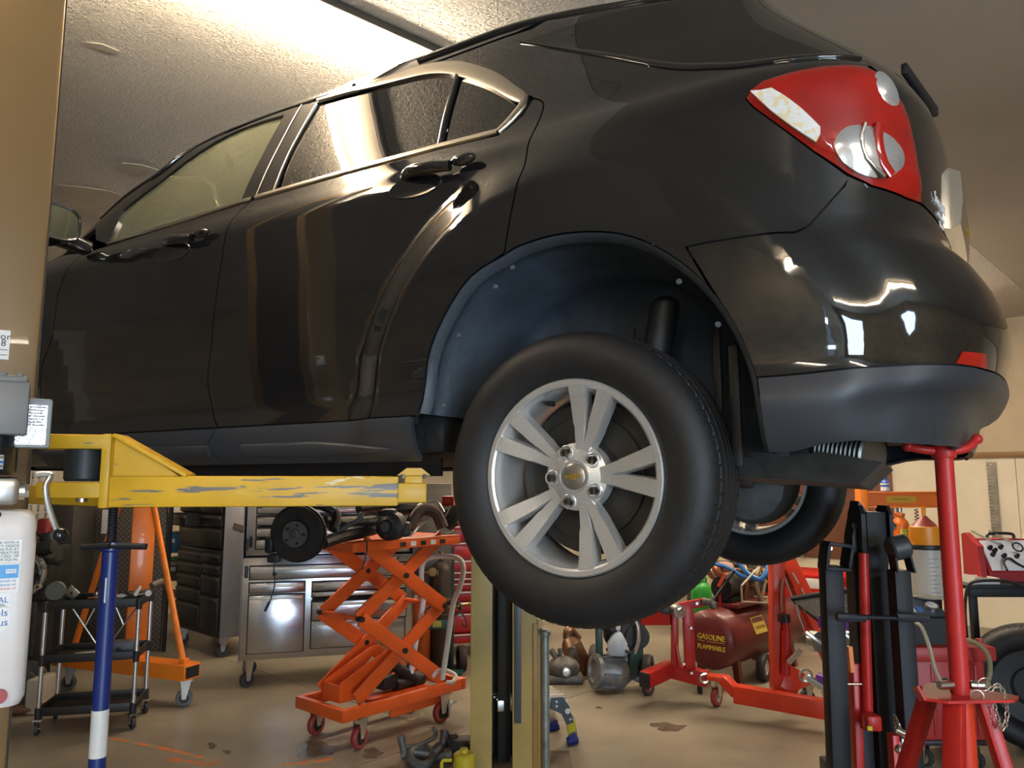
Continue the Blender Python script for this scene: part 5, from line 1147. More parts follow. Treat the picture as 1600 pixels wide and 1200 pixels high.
# ---------------------------------------------------------------- welding gas trolley
gt0 = Vector(atz(690, 1052))
gt = wthing('gas_trolley', 'green welding gas trolley on dark wheels behind the white push handle', 'trolley', gt0)
M_grn = mat('dark green enamel', (.012, .075, .060), .4, var=(5, .2))
GY = gt0.y
mb = MB(); mb.box(at(690, 1046, GY), (.36, .30, .02), .004); wb(mb, 'base_plate', M_grn, gt)
a, b = Vector(at(710, 983, GY-.07)), Vector(at(657, 969, GY-.07)); mb = MB(); mb.box(((a.x+b.x)/2, GY-.07, (a.z+b.z)/2), (a.x-b.x, .03, a.z-b.z if a.z > b.z else b.z-a.z), .004); bd_ = wb(mb, 'cross_band', mat('teal band', (.03, .11, .12), .4), gt)
a = Vector(at(683, 975, GY-.088)); mb = MB(); mb.box(a, (.07, .003, .05)); wb(mb, 'yellow_sticker', mat('yellow sticker', (.60, .58, .10), .5), bd_)
for x in (654, 706): mb = MB(); mb.bar(V(at(x, 1046, GY+.08)[0], GY+.08, .03), V(at(x, 1046, GY+.08)[0], GY+.08, 1.0), .025, .025, Y_); wb(mb, 'upright', M_grn, gt)
for x in (655, 721):
    c = Vector(at(x, 1046, GY+.05)); mb = MB(); mb.lathe([(.0, -.02), (.06, -.02), (.065, -.03), (.10, -.03), (.105, -.015), (.105, .015), (.10, .03), (.065, .03), (.06, .02), (0, .02)], 24, (c.x, c.y, .105), (1, .25, 0)); wb(mb, 'wheel', mat('brown black wheel', (.035, .022, .018), .6), gt)
def bottle(nm, lb, x, ytop, ybot, w, Y, m, valve=True, cat='gas cylinder', sh=.5, prof=None):
    z0, z1 = (0.045 if ybot is None else zpx(ybot, Y)), zpx(ytop, Y); r = w/1200*Y/2; c = Vector(at(x, 900, Y)); t = wthing(nm, lb, cat, (c.x, c.y, z0))
    mb = MB(); mb.lathe([(0, z0), (r*.94, z0), (r, z0+r*.1), (r, z1-r*1.1), (r*.93, z1-r*.6), (r*.72, z1-r*.25), (r*.42, z1-r*.03), (r*.28, z1+r*.05), (r*.28, z1+r*.25), (0, z1+r*.25)], 28, (c.x, c.y, 0)); wb(mb, 'body', m, t, angle=40)
    if valve:
        M_br = mat('brass', (.42, .31, .13), .35, metal=1); v = MB(); zz = z1+r*.25; v.cyl((c.x, c.y, zz), (c.x, c.y, zz+r*.7), r*.16, n=10); v.cyl((c.x-r*.5, c.y, zz+r*.42), (c.x+r*.5, c.y, zz+r*.42), r*.11, n=8); v.lathe([(0, .0), (r*.26, 0), (r*.26, r*.12), (0, r*.12)], 14, (c.x, c.y, zz+r*.7)); vo = wb(v, 'valve', M_br, t)
    return t, c, z0, z1, r
t, c, z0, z1, r = bottle('gas_cylinder', 'orange gas cylinder strapped on the green trolley', 658, 912, None, 32, GY-.02+.06, mat('faded orange cylinder', (.60, .13, .02), .45, var=(4, .15)))
mb = MB(); q = V(c.x-.03, c.y-r-.003, z1-.10); mb.box(q, (.03, .004, .04)); wb(mb, 'hazard_label', M_paper, t)
g2 = MB(); q = V(c.x+.10, c.y-.04, z1+.10); g2.lathe([(0, -.012), (.034, -.012), (.036, .01), (0, .012)], 18, q, (0, -1, 0)); g2.cyl((c.x, c.y, z1+.09), (q.x, q.y, q.z-.01), .012, n=8); g2.lathe([(0, -.012), (.03, -.012), (.032, .01), (0, .012)], 18, q+V(.06, .0, -.01), (.5, -1, 0)); wb(g2, 'regulator', mat('brass', (.42, .31, .13), .35, metal=1), t)
bottle('gas_cylinder', 'brown-black taller gas cylinder on the green trolley', 690, 878, None, 30, GY+.06, mat('brown cylinder', (.060, .042, .030), .5, metal=.2, var=(5, .3)))
hs = MB()
hq = Vector(at(690, 955, GY-.17))
for k in range(6):
    hs.tube([hq+V(.15*math.cos(t)*(1-.06*k)+.012*k, -.012*k+.012*math.sin(3*t+k), .045*math.sin(t)*(1+.08*k)+.008*k) for t in np.linspace(0, 2*PI, 26, endpoint=False)], .0065, 6, closed=True)
hs.tube(spl([hq+V(.14, 0, .0), hq+V(.19, -.01, -.05), hq+V(.20, 0, -.12), hq+V(.16, .01, -.10)], 5), .0065, 6)
hs.tube(spl([hq+V(-.10, 0, .02), hq+V(-.06, 0, .09), hq+V(.03, .02, .10), hq+V(.10, 0, .05)], 5), .0065, 6)
ho_ = wthing('welding_hose', 'coiled dark welding hoses hung on the green trolley band', 'hose', hq); wb(hs, 'coil', mat('grey brown hose', (.075, .06, .05), .5), ho_)
tq = hq+V(.12, -.04, .045); tm = MB(); tm.cyl(tq, tq+V(.10, -.01, .02), .011, n=10); tm.cyl(tq+V(.10, -.01, .02), tq+V(.15, -.01, .0), .008, n=8); tm.cyl(tq+V(.02, -.02, .01), tq+V(.02, -.045, .01), .010, n=10); tm.cyl(tq+V(-.1, .0, -.01), tq, .014, n=10)
tt_ = wthing('welding_torch', 'brass tipped welding torch lying on the coiled hoses', 'torch', tq); wb(tm, 'torch_body', mat('brass', (.42, .31, .13), .35, metal=1), tt_)
# ---------------------------------------------------------------- three-tier tool cart
k0 = Vector(atz(57, 1149)); k1 = Vector(atz(206, 1139)); ke = (k1-k0).normalized(); kd = V(-ke.y, ke.x, 0); KW = (k1-k0).length; KD = .34
RK = Matrix((ke, kd, Z_)).transposed()
kt = wthing('tool_cart', 'three tier tool cart with black trays and silver legs', 'cart', k0)
M_tray = mat('black tray plastic', (.012, .012, .013), .5, bump=(200, .1))
def kp(x, y, z): return k0+ke*x+kd*y+Z_*z
tz_ = [.115, .43, .755]
for z in tz_:
    b = MB()
    b.box(kp(KW/2, KD/2, z), (KW, KD, .012), .003, RK)
    for yy in (0, KD): b.box(kp(KW/2, yy, z+.02), (KW+.012, .012, .052), .003, RK)
    for xx in (0, KW): b.box(kp(xx, KD/2, z+.02), (.012, KD, .052), .003, RK)
    wb(b, 'tray', M_tray, kt)
for x in (.0, KW):
    for y in (.0, KD):
        for z0, z1 in ((tz_[0]+.02, tz_[1]-.01), (tz_[1]+.02, tz_[2]-.01)):
            mb = MB(); mb.cyl(kp(x, y, z0), kp(x, y, z1), .0135, n=14); wb(mb, 'leg', M_alu, kt)
        for z in tz_:
            mb = MB(); mb.lathe([(.0, -.02), (.019, -.02), (.020, .0), (.020, .04), (.016, .046), (0, .046)], 14, kp(x, y, z)); wb(mb, 'corner_socket', M_tray, kt)
        caster(kt, kp(x, y, 0), .036, .022, 1.9+x, M_castw, M_black, top=.094)
for x0, x1 in ((.10, .27), (.5, .33)):
    mb = MB(); mb.cyl(kp(x0, KD*.5, tz_[2]-.02), kp(x1, KD*.5, tz_[1]+.05), .006, n=8); mb.cyl(kp(x0+.14*(1 if x0 < .3 else -1), KD*.5, tz_[2]-.02), kp((x0+x1)/2, KD*.5, (tz_[2]+tz_[1])/2+.02), .006, n=8); wb(mb, 'folding_brace', M_zinc, kt)
mb = MB(); mb.cyl(kp(.29, KD*.5, tz_[0]), kp(.29, KD*.5, tz_[2]), .007, n=10); wb(mb, 'centre_rod', M_alu, kt)
mb = MB(); mb.lathe([(0, .02), (.055, .02), (.062, .012), (.062, -.012), (.055, -.02), (.03, -.02), (.03, .0), (0, .0)], 24, kp(.03, .06, tz_[2]+.10), (.4, -1, .1)); tp_r = wthing('tape_roll', 'greenish roll standing at the left corner of the top cart tray', 'roll', kp(.03, .06, tz_[2]+.03)); wb(mb, 'roll', mat('olive tape', (.06, .065, .04), .5), tp_r)
def tool(nm, lb, cat, parts): 
    t = wthing(nm, lb, cat, parts[0][3])
    for pn, m, mb, _ in parts: wb(mb, pn, m, t)
zt_ = tz_[2]+.05
M_cop = mat('copper brown', (.35, .14, .07), .4, metal=.7)
p = kp(.13, .04, zt_+.012); tool('square_plate', 'square grey metal plate with a hole leaning on the top cart tray', 'plate', [('plate', M_steel, MB().box(p+Z_*.025, (.075, .006, .07), .002, Matrix.Rotation(.7, 3, 'Y')), p), ('hole', M_black, MB().cyl(p+V(0, -.0035, .025), p+V(0, -.0045, .025), .008, n=12), p)])
p = kp(.22, .05, zt_); tool('wrench', 'copper coloured pipe wrench among the tools on the top cart tray', 'wrench', [('shank', M_cop, MB().bar(p, p+ke*.14+Z_*.012, .018, .012, Z_, .004), p), ('jaw', M_cop, MB().prism([(0, 0), (.03, .012), (.045, .005), (.04, .02), (.02, .035), (-.005, .02)], p+ke*.13+Z_*.005, ke, Z_, kd, .012), p)])
p = kp(.30, .03, zt_+.0); tool('pliers', 'orange handled pliers on the top cart tray beside the blue pole', 'pliers', [('handle', M_org, MB().tube(spl([p, p+ke*.05+Z_*.018, p+ke*.10+Z_*.015], 4), .008, 8), p), ('handle', M_org, MB().tube(spl([p+kd*.03, p+kd*.02+ke*.05+Z_*.01, p+ke*.10+Z_*.014], 4), .008, 8), p), ('jaws', M_steel, MB().prism([(0, -.008), (.03, -.012), (.055, 0), (.03, .012), (0, .008)], p+ke*.10+Z_*.012, ke, Z_, kd, .014), p)])
p = kp(.42, .06, zt_); tool('ratchet', 'black handled ratchet on the top cart tray right of the blue pole', 'ratchet', [('grip', M_rub, MB().cyl(p, p+ke*.09+Z_*.01, .013, n=12), p), ('shaft', M_zinc, MB().cyl(p+ke*.09+Z_*.01, p+ke*.15+Z_*.02, .007, n=10), p), ('head', M_zinc, MB().lathe([(0, -.01), (.02, -.01), (.02, .01), (0, .01)], 16, p+ke*.16+Z_*.02, kd), p)])
p = kp(.50, .05, zt_+.01); tool('glue_tube', 'small white tipped tube sticking up from the top cart tray', 'tube', [('body', M_wht, MB().cyl(p, p+ke*.03+Z_*.055, .013, .009, n=12), p), ('cap', M_black, MB().cyl(p-ke*.008-Z_*.015, p, .014, n=12), p)])
p = kp(.55, .12, zt_+.01); tool('mallet', 'brown headed mallet at the right end of the top cart tray', 'mallet', [('handle', mat('wood handle', (.22, .13, .06), .5), MB().cyl(p-ke*.10, p+ke*.05+Z_*.03, .010, n=10), p), ('head', mat('brown mallet', (.10, .07, .05), .5), MB().cyl(p+ke*.04+Z_*.05-kd*.03, p+ke*.09+Z_*.07+kd*.03, .024, n=14), p)])
for i, (x, y, lb, m) in enumerate(((.25, .14, 'steel socket behind the copper wrench on the top tray', M_zinc), (.46, .15, 'dark impact socket at the back of the top tray', M_black), (.37, .12, 'short chrome socket in the middle of the top tray', M_chrome))):
    p = kp(x, y, zt_-.02); tool('socket', lb, 'socket', [('body', m, MB().lathe([(0, 0), (.016, 0), (.018, .01), (.018, .045), (.011, .045), (.011, .02), (0, .02)], 18, p), p)])
p = kp(.18, .10, tz_[1]+.024); tool('air_gun', 'silver air tool lying on the middle cart tray', 'air tool', [('barrel', M_alu, MB().cyl(p, p+ke*.14+Z_*.012, .015, .010, n=14), p), ('grip', M_zinc, MB().cyl(p+ke*.02, p-ke*.02-kd*.03+Z_*.005, .012, n=12), p)])
p = kp(.42, .12, tz_[1]+.05); tool('plastic_case', 'slate grey plastic tool case on the middle cart tray', 'case', [('shell', mat('slate plastic', (.075, .08, .10), .5), MB().box(p, (.17, .10, .085), .01, RK), p), ('latch', M_black, MB().box(p-kd*.052, (.03, .006, .02), .002, RK), p)])
# ---------------------------------------------------------------- orange A-frame press stand
o0 = Vector(at(96, 1012, 6.02)); o1 = Vector(at(301, 1038, 5.55)); o0.z = o1.z = 0; oe = (o1-o0).normalized(); od = V(-oe.y, oe.x, 0); OL = (o1-o0).length
ot = wthing('press_frame', 'bright orange upright press frame with slanted braces on casters', 'press', (o0+o1)/2)
RO = Matrix((oe, od, Z_)).transposed()
for sgn, nm in ((0, 'base_beam'),):
    mb = MB(); mb.box(o0+oe*OL/2+Z_*.235, (OL, .15, .105), .006, RO); wb(mb, nm, M_org, ot)
mb = MB(); mb.box(o0+oe*(OL+.002)+Z_*.235, (.004, .12, .075), 0, RO); wb(mb, 'beam_opening', M_gap, ot)
oc = Vector(at(203, 1000, 5.82)); oc.z = 0; tprj = (oc-o0).dot(oe); oc = o0+oe*tprj+od*.10
RC = Matrix.Rotation(math.radians(28), 3, 'Z')
mb = MB(); mb.box(oc+Z_*.86, (.155, .155, 1.36), .006, RC); wb(mb, 'column', M_org, ot)
mb = MB(); mb.cyl(o1-oe*.06+Z_*.28-od*.02, Vector(at(240, 790, 5.75)), .022, n=12); mb.box(o1-oe*.06+Z_*.30-od*.02, (.05, .05, .05), .004, RO); wb(mb, 'brace', M_org, ot)
mb = MB(); mb.cyl(o0+oe*.14+Z_*.28-od*.02, Vector(at(185, 790, 5.86)), .022, n=12); wb(mb, 'brace', M_org, ot)
mb = MB(); mb.box(o0+oe*.18+Z_*.30, (.12, .12, .03), .004, RO); wb(mb, 'foot_pad', M_org, ot)
for l in (.10, OL-.06): caster(ot, o0+oe*l, .055, .04, .3, mat('grey tread', (.10, .10, .095), .5), M_black, top=.18)
# ---------------------------------------------------------------- things behind on the left
def bx(nm, lb, cat, x0, y0, x1, y1, Y, dep, m, pn='body', floor=True, bev=.008, ang=0.):
    a, b = Vector(at(x0, y1, Y)), Vector(at(x1, y0, Y)); z0 = 0 if floor else a.z; c = V((a.x+b.x)/2, Y+dep/2, z0); t = wthing(nm, lb, cat, c)
    mb = MB(); mb.box((c.x, c.y, (z0+b.z)/2), (b.x-a.x, dep, b.z-z0), bev, Matrix.Rotation(ang, 3, 'Z')); wb(mb, pn, m, t); return t, c, z0, b.z
M_perf = bpy.data.materials.new('perforated brown sheet'); M_perf.use_nodes = True
nt = M_perf.node_tree; pb = nt.nodes['Principled BSDF']; pb.inputs['Roughness'].default_value = .6
tc = nt.nodes.new('ShaderNodeTexCoord'); ck = nt.nodes.new('ShaderNodeTexChecker'); ck.inputs['Scale'].default_value = 42; ck.inputs['Color1'].default_value = (.13, .105, .085, 1); ck.inputs['Color2'].default_value = (.05, .042, .035, 1)
nt.links.new(tc.outputs['Object'], ck.inputs[0]); nt.links.new(ck.outputs[0], pb.inputs['Base Color'])
t, c, z0, z1 = bx('perforated_screen', 'brown perforated sheet screen standing behind the orange press frame', 'screen', 122, 780, 262, 968, 7.3, .04, M_perf, 'sheet')
mb = MB()
for x in (122, 262): mb.bar(V(at(x, 900, 7.29)[0], 7.29, .0), V(at(x, 900, 7.29)[0], 7.29, z1), .03, .03, Y_)
wb(mb, 'frame', M_darkcast, t, kind='stuff')
t, c, z0, z1 = bx('storage_locker', 'near-black storage locker at the left behind the engine block', 'locker', 70, 770, 116, 990, 6.9, .4, mat('brown black locker', (.030, .026, .021), .6, var=(3, .3)), 'cabinet')
mb = MB(); mb.box((c.x, 6.893, .75), (.20, .012, 1.3), .004); wb(mb, 'door', mat('locker door', (.034, .028, .022), .6, var=(3, .3)), t)
# engine with bell housing on a dark stand, chain hoist above
en = wthing('engine_block', 'grimy engine block with pale bell housing ring beside the milky reservoir', 'engine', (at(45, 900, 5.7)[0], 5.75, 0))
q = Vector(at(42, 880, 5.7)); mb = MB(); mb.box(q+V(-.06, .18, -.08), (.42, .34, .40), .04); mb.box(q+V(-.06, .18, .16), (.36, .25, .12), .03); mb.cyl(q+V(.06, -.02, .1), q+V(.2, -.02, .12), .05, n=14); mb.ball(q+V(.12, 0, .10), .05, 10); mb.ball(q+V(.02, .0, .16), .055, 10); mb.cyl(q+V(.1, .02, .02), q+V(.24, .02, .0), .022, n=10); mb.ball(q+V(.08, .02, -.14), .07, 10); wb(mb, 'block', M_darkcast, en)
rg = MB(); rg.torus(q+V(-.02, -.03, -.07), .155, .020, (.15, -1, 0), 36, 8); rg.torus(q+V(-.02, -.01, -.07), .125, .015, (.15, -1, 0), 30, 8)
for k in range(7):
    a = 2*PI*k/7+.3; pq = q+V(-.02+.165*math.cos(a), -.035, -.07+.165*math.sin(a)); rg.lathe([(.010, -.02), (.022, -.02), (.022, .02), (.010, .02)], 12, pq, (.1, -1, 0), close=True)
wb(rg, 'bell_housing', mat('dusty aluminium casting', (.30, .27, .22), .5, metal=.5, var=(15, .3)), en)
lk = MB(); lk.bar(q+V(.0, -.05, .13), q+V(.13, -.05, .03), .012, .008, Y_); lk.ball(q+V(.13, -.05, .03), .018, 8); wb(lk, 'link', mat('dusty aluminium casting'), en)
mb = MB(); mb.box(q+V(-.06, .18, 0)-Z_*(q.z/2+.12), (.24, .24, q.z-.24), .02); wb(mb, 'stand', M_darkcast, en)
fw_ = wthing('flywheel', 'dark flywheel leaning at the floor behind the tool cart', 'flywheel', V(at(46, 960, 5.6)[0], 5.6, 0)); mb = MB(); mb.lathe([(0, .02), (.07, .02), (.08, .01), (.14, .01), (.15, 0), (.15, -.02), (0, -.02)], 28, (at(46, 960, 5.6)[0], 5.6, .15), (.3, -1, .15)); wb(mb, 'disc', M_darkcast, fw_)
hoi = wthing('chain_hoist', 'red chain hoist hook block with steel chains at the left edge', 'hoist', V(at(68, 800, 5.8)[0], 5.8, zpx(850, 5.8)))
mb = MB(); q = Vector(at(69, 828, 5.8)); mb.box(q, (.085, .07, .17), .02); mb.cyl(q+V(0, -.04, 0), q+V(0, .04, 0), .03, n=16); wb(mb, 'hook_block', mat('dull red', (.26, .022, .022), .45), hoi)
def chain(x, y0, y1, Y, nm='chain', step=.030):
    ch = MB(); p0, p1 = Vector(at(x, y0, Y)), Vector(at(x, y1, Y)); p1.x = p0.x+(p1.x-p0.x)*.2; n = int(abs(p0.z-p1.z)/step); 
    for i in range(n):
        c = p0+(p1-p0)*((i+.5)/n); a = X_ if i % 2 else Y_; ch.tube([c+a*(.0095*math.cos(t))+Z_*(.021*math.sin(t)) for t in np.linspace(0, 2*PI, 10, endpoint=False)], .0035, 5, closed=True)
    return wb(ch, nm, M_steel, hoi, kind='stuff')
chain(58, 640, 862, 5.8); chain(81, 640, 855, 5.78); chain(69, 640, 810, 5.82)
# shelf with bins seen past the brace
sf = wthing('storage_shelf', 'wooden storage shelf with bins between the screen and the dark chest', 'shelf', V(at(272, 900, 8.0)[0], 8.1, 0))
for yb in (806, 880, 930):
    mb = MB(); p = Vector(at(272, yb, 8.0)); mb.box((p.x+.1, 8.15, p.z), (.75, .40, .035), .004); wb(mb, 'board', mat('raw shelf wood', (.42, .29, .15), .6, var=(4, .2, 4, (1, 12, 12))), sf)
for x in (-.25, .46):
    mb = MB(); p = Vector(at(272, 900, 8.0)); mb.box((p.x+x, 8.15, .8), (.05, .38, 1.6), .004); wb(mb, 'post', mat('raw shelf wood'), sf)
def binx(nm, lb, x0, y0, x1, y1, Y, m, lid=None):
    t, c, z0, z1 = bx(nm, lb, 'bin', x0, y0, x1, y1, Y, .26, m, 'body', False, .012)
    if lid: mb = MB(); mb.box((c.x, c.y, z1+.012), ((at(x1, 0, Y)[0]-at(x0, 0, Y)[0])*1.06, .28, .025), .006); wb(mb, 'lid', lid, t)
    mb = MB(); mb.box((c.x, c.y-.132, (z0+z1)/2+.02), (.06, .004, .04)); wb(mb, 'card_label', M_paper, t)
binx('storage_bin', 'blue storage bin on the wooden shelf left of the dark chest', 256, 832, 281, 864, 8.05, mat('blue bin', (.05, .14, .28), .5))
binx('storage_bin', 'brown bin with green lid below the blue bin on the shelf', 257, 876, 283, 908, 8.05, mat('brown bin', (.14, .09, .05), .5), mat('green lid', (.10, .32, .08), .5))
binx('paint_can', 'white can on the top shelf board above the blue bin', 258, 785, 271, 803, 8.05, M_wht, M_zinc)
pc = wthing('paper_stack', 'pale papers stuck on the screen behind the orange column', 'paper', at(167, 830, 7.24)); mb = MB(); mb.box(at(165, 815, 7.25), (.07, .01, .22), .002); wb(mb, 'sheet', M_paper, pc); mb = MB(); mb.box(at(174, 806, 7.245), (.08, .01, .14), .002, Matrix.Rotation(.3, 3, 'Y')); wb(mb, 'sheet', M_paper, pc)
# small things on the floor at the left
t, c, z0, z1 = bx('parts_tray', 'pale plastic parts tray on the floor behind the milky reservoir', 'tray', 38, 1062, 62, 1090, 5.35, .22, mat('pale tray', (.33, .29, .24), .5), 'tray', True, .02)
pq = Vector(atz(45, 1118)); t = wthing('drain_pipe', 'rusty pipe lying on the floor beside the tool cart', 'pipe', pq); mb = MB(); mb.cyl(pq+V(-.18, .0, .035), pq+V(.15, .05, .035), .033, n=14); wb(mb, 'pipe', mat('rust', (.14, .06, .03), .7, var=(9, .4)), t)
# ---------------------------------------------------------------- bottom centre: bottle jack and bracket
bj = Vector(at(722, 1192, 4.05)); bj.z = 0; t = wthing('bottle_jack', 'yellow bottle jack on the floor against the far yellow column', 'jack', bj); M_yj = mat('yellow jack enamel', (.50, .40, .02), .45, var=(5, .2))
mb = MB(); mb.box(bj+Z_*.02, (.16, .14, .04), .008); wb(mb, 'base', M_yj, t); mb = MB(); mb.lathe([(0, .04), (.055, .04), (.055, .19), (.045, .20), (.02, .20), (.02, .22), (0, .22)], 24, bj+V(.01, 0, 0)); wb(mb, 'body', M_yj, t)
mb = MB(); mb.tube([bj+V(-.05, -.02, .17), bj+V(-.095, -.02, .17), bj+V(-.10, -.02, .16), bj+V(-.10, -.02, .075), bj+V(-.09, -.02, .065), bj+V(-.05, -.02, .065)], .009, 8); wb(mb, 'carry_handle', M_yj, t)
sk = Vector(atz(664, 1196)); sk.z = 0; t = wthing('steering_knuckle', 'greasy steering knuckle lying on the floor left of the yellow bottle jack', 'car part', sk)
mb = MB(); mb.tube(spl([sk+V(-.13, .0, .05), sk+V(-.05, .0, .07), sk+V(.03, .02, .055), sk+V(.09, .05, .10), sk+V(.10, .06, .17)], 5), [.022]*8+[.03]*7+[.022]*6, 10); mb.torus(sk+V(-.02, -.02, .055), .06, .024, (.2, -.5, 1), 24, 8); mb.cyl(sk+V(-.115, .0, .06), sk+V(-.135, .0, .155), .018, .022, n=12); mb.tube(spl([sk+V(-.11, .02, .09), sk+V(-.03, .03, .10), sk+V(.05, .04, .14), sk+V(.04, .03, .19)], 4), .012, 8); mb.box(sk+V(.02, .08, .03), (.26, .10, .06), .02); wb(mb, 'casting', M_cast, t)
mb = MB(); mb.box(sk+V(.19, .16, .05), (.15, .12, .10), .03); mb.ball(sk+V(.13, .16, .08), .05, 10); t2 = wthing('brake_hub', 'dark greasy hub between steering knuckle and bottle jack', 'car part', sk+V(.19, .16, 0)); wb(mb, 'casting', M_darkcast, t2)
# ---------------------------------------------------------------- right side: engine stand, hoist, compressor
def F(x, y): return Vector(atz(x, y))
def barpx(parent, nm, a, b, w, h, m, bev=.004, up=None, label=None):
    mb = MB(); mb.bar(at(*a), at(*b), w, h, up or Z_, bev); return wb(mb, nm, m, parent, label)
EY = 5.6
es = wthing('engine_stand', 'red engine stand with slotted head in front of the maroon compressor', 'stand', F(1060, 1085))
barpx(es, 'cross_beam', (1008, 1062, 5.52), (1050, 1043, 5.72), .09, .10, M_red); barpx(es, 'base_beam', (1046, 1046, 5.72), (1106, 1061, 5.62), .09, .10, M_red)
mb = MB(); p = Vector(at(1007, 1063, 5.50)); mb.box(p, (.02, .085, .10), .003, Matrix.Rotation(.6, 3, 'Z')); wb(mb, 'end_cap', M_black, es)
barpx(es, 'upright', (1054, 1040, 5.68), (1054, 950, 5.68), .045, .06, M_red, up=Y_); barpx(es, 'upright', (1078, 1045, 5.62), (1074, 945, 5.62), .07, .06, M_red, up=Y_)
barpx(es, 'gusset', (1062, 1042, 5.64), (1056, 1005, 5.66), .02, .05, M_red, up=Y_)
barpx(es, 'head_arm', (1036, 953, 5.66), (1104, 940, 5.60), .05, .055, M_red); barpx(es, 'side_arm', (1003, 965, 5.8), (1048, 965, 5.7), .06, .10, M_red)
mb = MB(); q = Vector(at(1060, 954, 5.58)); mb.cyl(q+V(-.02, .04, 0), q+V(0, -.05, 0), .045, n=18); mb.cyl(q+V(0, -.05, 0), q+V(.02, -.06, .01), .03, n=14); wb(mb, 'swivel_head', M_zinc, es)
mb = MB(); q = Vector(at(1040, 953, 5.62)); mb.box(q, (.06, .05, .05), .004); wb(mb, 'end_cap', M_black, es)
mb = MB(); q = Vector(at(1104, 940, 5.56)); mb.cyl(q+V(-.03, 0, 0), q+V(.03, -.02, 0), .025, n=12); mb.ball(q+V(.04, -.02, -.02), .03, 10); wb(mb, 'clamp', M_cast, es)
for x, y, Y in ((1080, 1050, 5.58), (1068, 1036, 5.6), (1079, 980, 5.59), (1046, 1042, 5.68), (1088, 942, 5.58)): mb = MB(); q = Vector(at(x, y, Y)); mb.cyl(q, q+V(-.004, -.035, 0), .010, n=6); wb(mb, 'bolt', M_zinc, es)
barpx(es, 'caster_stem', (1011, 1070, 5.54), (1012, 1060, 5.54), .04, .05, M_red)
caster(es, F(1013, 1086), .048, .035, .5, M_castw, M_redw2, top=.12); caster(es, F(1094, 1083), .05, .03, 1.2, M_castw, M_zinc, top=.13)
# folding shop hoist
eh = wthing('engine_hoist', 'red-orange folding engine hoist with long front leg on caster', 'hoist', F(1210, 1095))
barpx(eh, 'leg_plate', (1106, 1057, 5.36), (1134, 1060, 5.32), .10, .03, M_redo)
barpx(eh, 'leg_drop', (1130, 1060, 5.32), (1152, 1083, 5.26), .09, .06, M_redo); barpx(eh, 'front_leg', (1148, 1083, 5.26), (1290, 1108, 5.00), .09, .11, M_redo, .005)
barpx(eh, 'leg_stay', (1235, 1072, 5.4), (1262, 1062, 5.6), .06, .06, M_redo)
caster(eh, F(1120, 1103), .062, .04, .9, M_redw2, M_zinc, top=.185); caster(eh, F(1262, 1100), .05, .04, .2, M_castw, M_zinc, top=.13)
mb = MB(); q = Vector(at(1101, 1060, 5.38)); mb.torus(q, .03, .008, (0, 1, .2), 20, 8); wb(mb, 'eye_ring', M_zinc, eh)
barpx(eh, 'mast', (1216, 1078, 5.28), (1213, 874, 5.28), .085, .10, M_redo, .005, up=Y_); barpx(eh, 'mast_gusset', (1208, 1080, 5.26), (1216, 1040, 5.26), .015, .05, M_redo, up=Y_)
barpx(eh, 'mast_gusset', (1232, 1085, 5.25), (1224, 1030, 5.25), .015, .05, M_redo, up=Y_); barpx(eh, 'rear_foot', (1226, 1080, 5.26), (1240, 1045, 5.3), .12, .10, M_redo, up=Y_)
barpx(eh, 'boom', (1228, 876, 5.34), (1320, 1070, 5.0), .10, .13, M_redo, .005, up=Y_); barpx(eh, 'boom_extension', (1240, 920, 5.24), (1290, 1010, 5.1), .03, .09, M_redo, .004, up=Y_)
barpx(eh, 'boom_strip', (1220, 886, 5.26), (1262, 1000, 5.12), .006, .02, mat('pale strip', (.55, .52, .46), .5), up=Y_)
mb = MB(); mb.cyl(at(1228, 1055, 5.2), at(1229, 985, 5.2), .03, n=16); mb.cyl(at(1229, 985, 5.2), at(1227, 965, 5.2), .022, n=14); wb(mb, 'ram', M_red, eh); 
mb = MB(); mb.cyl(at(1227, 972, 5.19), at(1226, 960, 5.19), .034, n=16); wb(mb, 'ram_collar', M_black, eh)
mb = MB(); mb.bar(at(1232, 1036, 5.12), at(1252, 1014, 5.08), .028, .02, Y_); wb(mb, 'pump_lever', M_zinc, eh)
mb = MB(); q = Vector(at(1270, 998, 5.06)); mb.bar(q+V(-.02, 0, .05), q+V(.05, -.02, -.03), .02, .05, Y_, .006); mb.cyl(q+V(.06, .0, -.035), q+V(.06, -.04, -.035), .03, n=16); wb(mb, 'boom_caster', M_zinc, eh)
for (x0, y0, x1, y1) in ((1238, 895, 1248, 912), (1252, 920, 1262, 945), (1268, 930, 1274, 942)): barpx(eh, 'decal', (x0, y0, 5.18), (x1, y1, 5.16), .004, .03, M_paper, .0, up=Y_)
mb = MB()
ck_ = [at(1223, 905, 5.2), at(1221, 930, 5.2), at(1222, 955, 5.2)]; mb.tube(spl(ck_, 4), .007, 6); wb(mb, 'pin_chain', M_zinc, eh)
